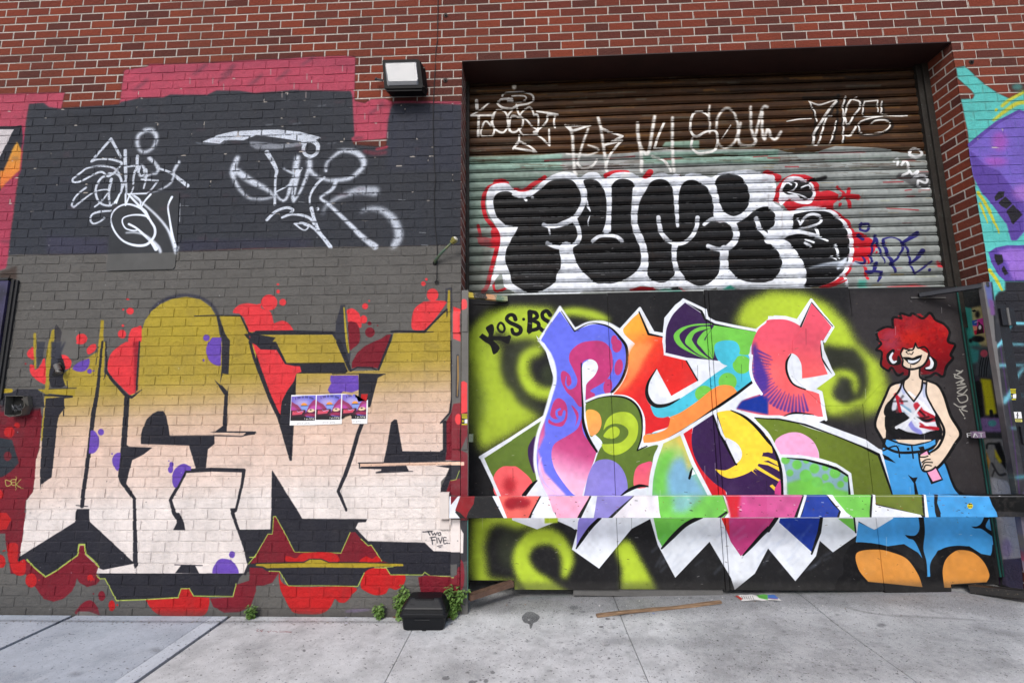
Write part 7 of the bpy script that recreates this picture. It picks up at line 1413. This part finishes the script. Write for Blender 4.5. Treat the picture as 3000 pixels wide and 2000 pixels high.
weed(1328,1795,.21,.13,13,'bushy weed clump between black case and gate upright',4,13,.036)
# ------------------------------------------------------------------ things lying on the ground
A=PG(1748,1806); B=PG(2112,1766); A.z+=.009; B.z+=.009
M_wood,nt_,bs_=mat('split_wood'); g_n=N(nt_,'ShaderNodeNewGeometry'); mp=N(nt_,'ShaderNodeMapping'); mp.inputs['Rotation'].default_value=(0,0,-math.atan2(B.y-A.y,B.x-A.x)); L(nt_,g_n.outputs['Position'],mp.inputs[0]); mp2=N(nt_,'ShaderNodeMapping'); mp2.inputs['Scale'].default_value=(.08,1,1); L(nt_,mp.outputs[0],mp2.inputs[0])
n_=noise(nt_,mp2.outputs[0],110,5,.7); L(nt_,mix(nt_,n_,lin((146,118,90)),lin((88,66,50))),bs_.inputs['Base Color']); bs_.inputs['Roughness'].default_value=.8; bump(nt_,bs_,n_,.001,.8)
rg=[]; r_=random.Random(5); d=(B-A).normalized(); sdv=Vector((-d.y,d.x,0)); n=14
for k in range(n+1):
    t=k/n; p=A.lerp(B,t)+Vector((0,0,.003*math.sin(t*7))); w1=.015+r_.uniform(-.002,.002); w2=.013+r_.uniform(-.003,.003); h=.007+r_.uniform(-.001,.001)
    rg.append([p-sdv*w1-Vector((0,0,h)),p+sdv*w2-Vector((0,0,h)),p+sdv*w2*.9+Vector((0,0,h)),p-sdv*w1*.6+Vector((0,0,h*1.1)),p-sdv*w1+Vector((0,0,h*.4))])
o=MB().loft(rg).build('wood_lath',M_wood); sub_mesh_origin(o,A); tagit(o,'long splintered strip of brown wood lying on the concrete','wood strip')
# flyer
fy=[PG(2154,1746),PG(2174,1761),PG(2290,1760),PG(2296,1755),PG(2268,1744),PG(2210,1741)]
CF=make_canvas('flyer_print','G',.07,1.3,2.1,0,.6,700,paint_flyer)
b_=MB(); nx,ny=16,6; gr=[]
for j in range(ny+1):
    row=[]
    for i in range(nx+1):
        u,v_=i/nx,j/ny; p0=fy[1].lerp(fy[2],u); p1=fy[0].lerp(fy[4],u); p=p0.lerp(p1,v_); p.z=gz(p.x,p.y)+.004+.006*abs(math.sin(u*6+v_*3))*abs(math.sin(u*math.pi))+.004*v_*math.sin(u*11)**2
        row.append(b_.bm.verts.new(p))
    gr.append(row)
for j in range(ny):
    for i in range(nx): b_.bm.faces.new((gr[j][i],gr[j][i+1],gr[j+1][i+1],gr[j+1][i]))
o=b_.build('flyer',m_paint('flyer_paper',CF,.5,(.4,.4,.4,1),.05,.0003,60,.3),None,CF); sub_mesh_origin(o,fy[1]); tagit(o,'crumpled printed circular lying near the foot of the doors','paper')
# litter
def scrap(name,px,py,s,m,lb,cat,seed):
    v=PG(px,py); r=random.Random(seed); b=MB(); k=7; c=b.bm.verts.new((v.x,v.y,v.z+s*.35)); ring_=[b.bm.verts.new((v.x+math.cos(a)*s*r.uniform(.6,1.2),v.y+math.sin(a)*s*r.uniform(.4,.9),v.z+.002+r.random()*s*.25)) for a in [2*math.pi*i/k for i in range(k)]]
    for i in range(k): b.bm.faces.new((c,ring_[i],ring_[(i+1)%k]))
    o=b.build(name,m); sub_mesh_origin(o,v); return tagit(o,lb,cat)
M_dl=m_plain('dry_leaf',(136,92,60),.8); M_wp=m_plain('scrap_paper',(200,202,214),.6)
scrap('dry_leaf',1155,1808,.018,M_dl,'curled brown dry leaf on the pavement just left of the black case','leaf',1)
scrap('dry_leaf',1317,1809,.014,M_dl,'pale curled dry leaf beside the bushy weed','leaf',2)
scrap('plastic_scrap',1014,1809,.014,M_wp,'flat clear white scrap of plastic at the foot of the wall','litter',3)
scrap('paper_scrap',1915,1797,.014,m_plain('blue_white_scrap',(150,164,206),.6,var=.8,scale=90),'small blue and white scrap just below the wood strip','litter',4)
scrap('stone',198,1812,.010,M_joint,'small dark stone in the joint of the pale pavement','stone',5)
scrap('plastic_scrap',2020,1500,.0001,M_wp,'x','litter',6) if False else None
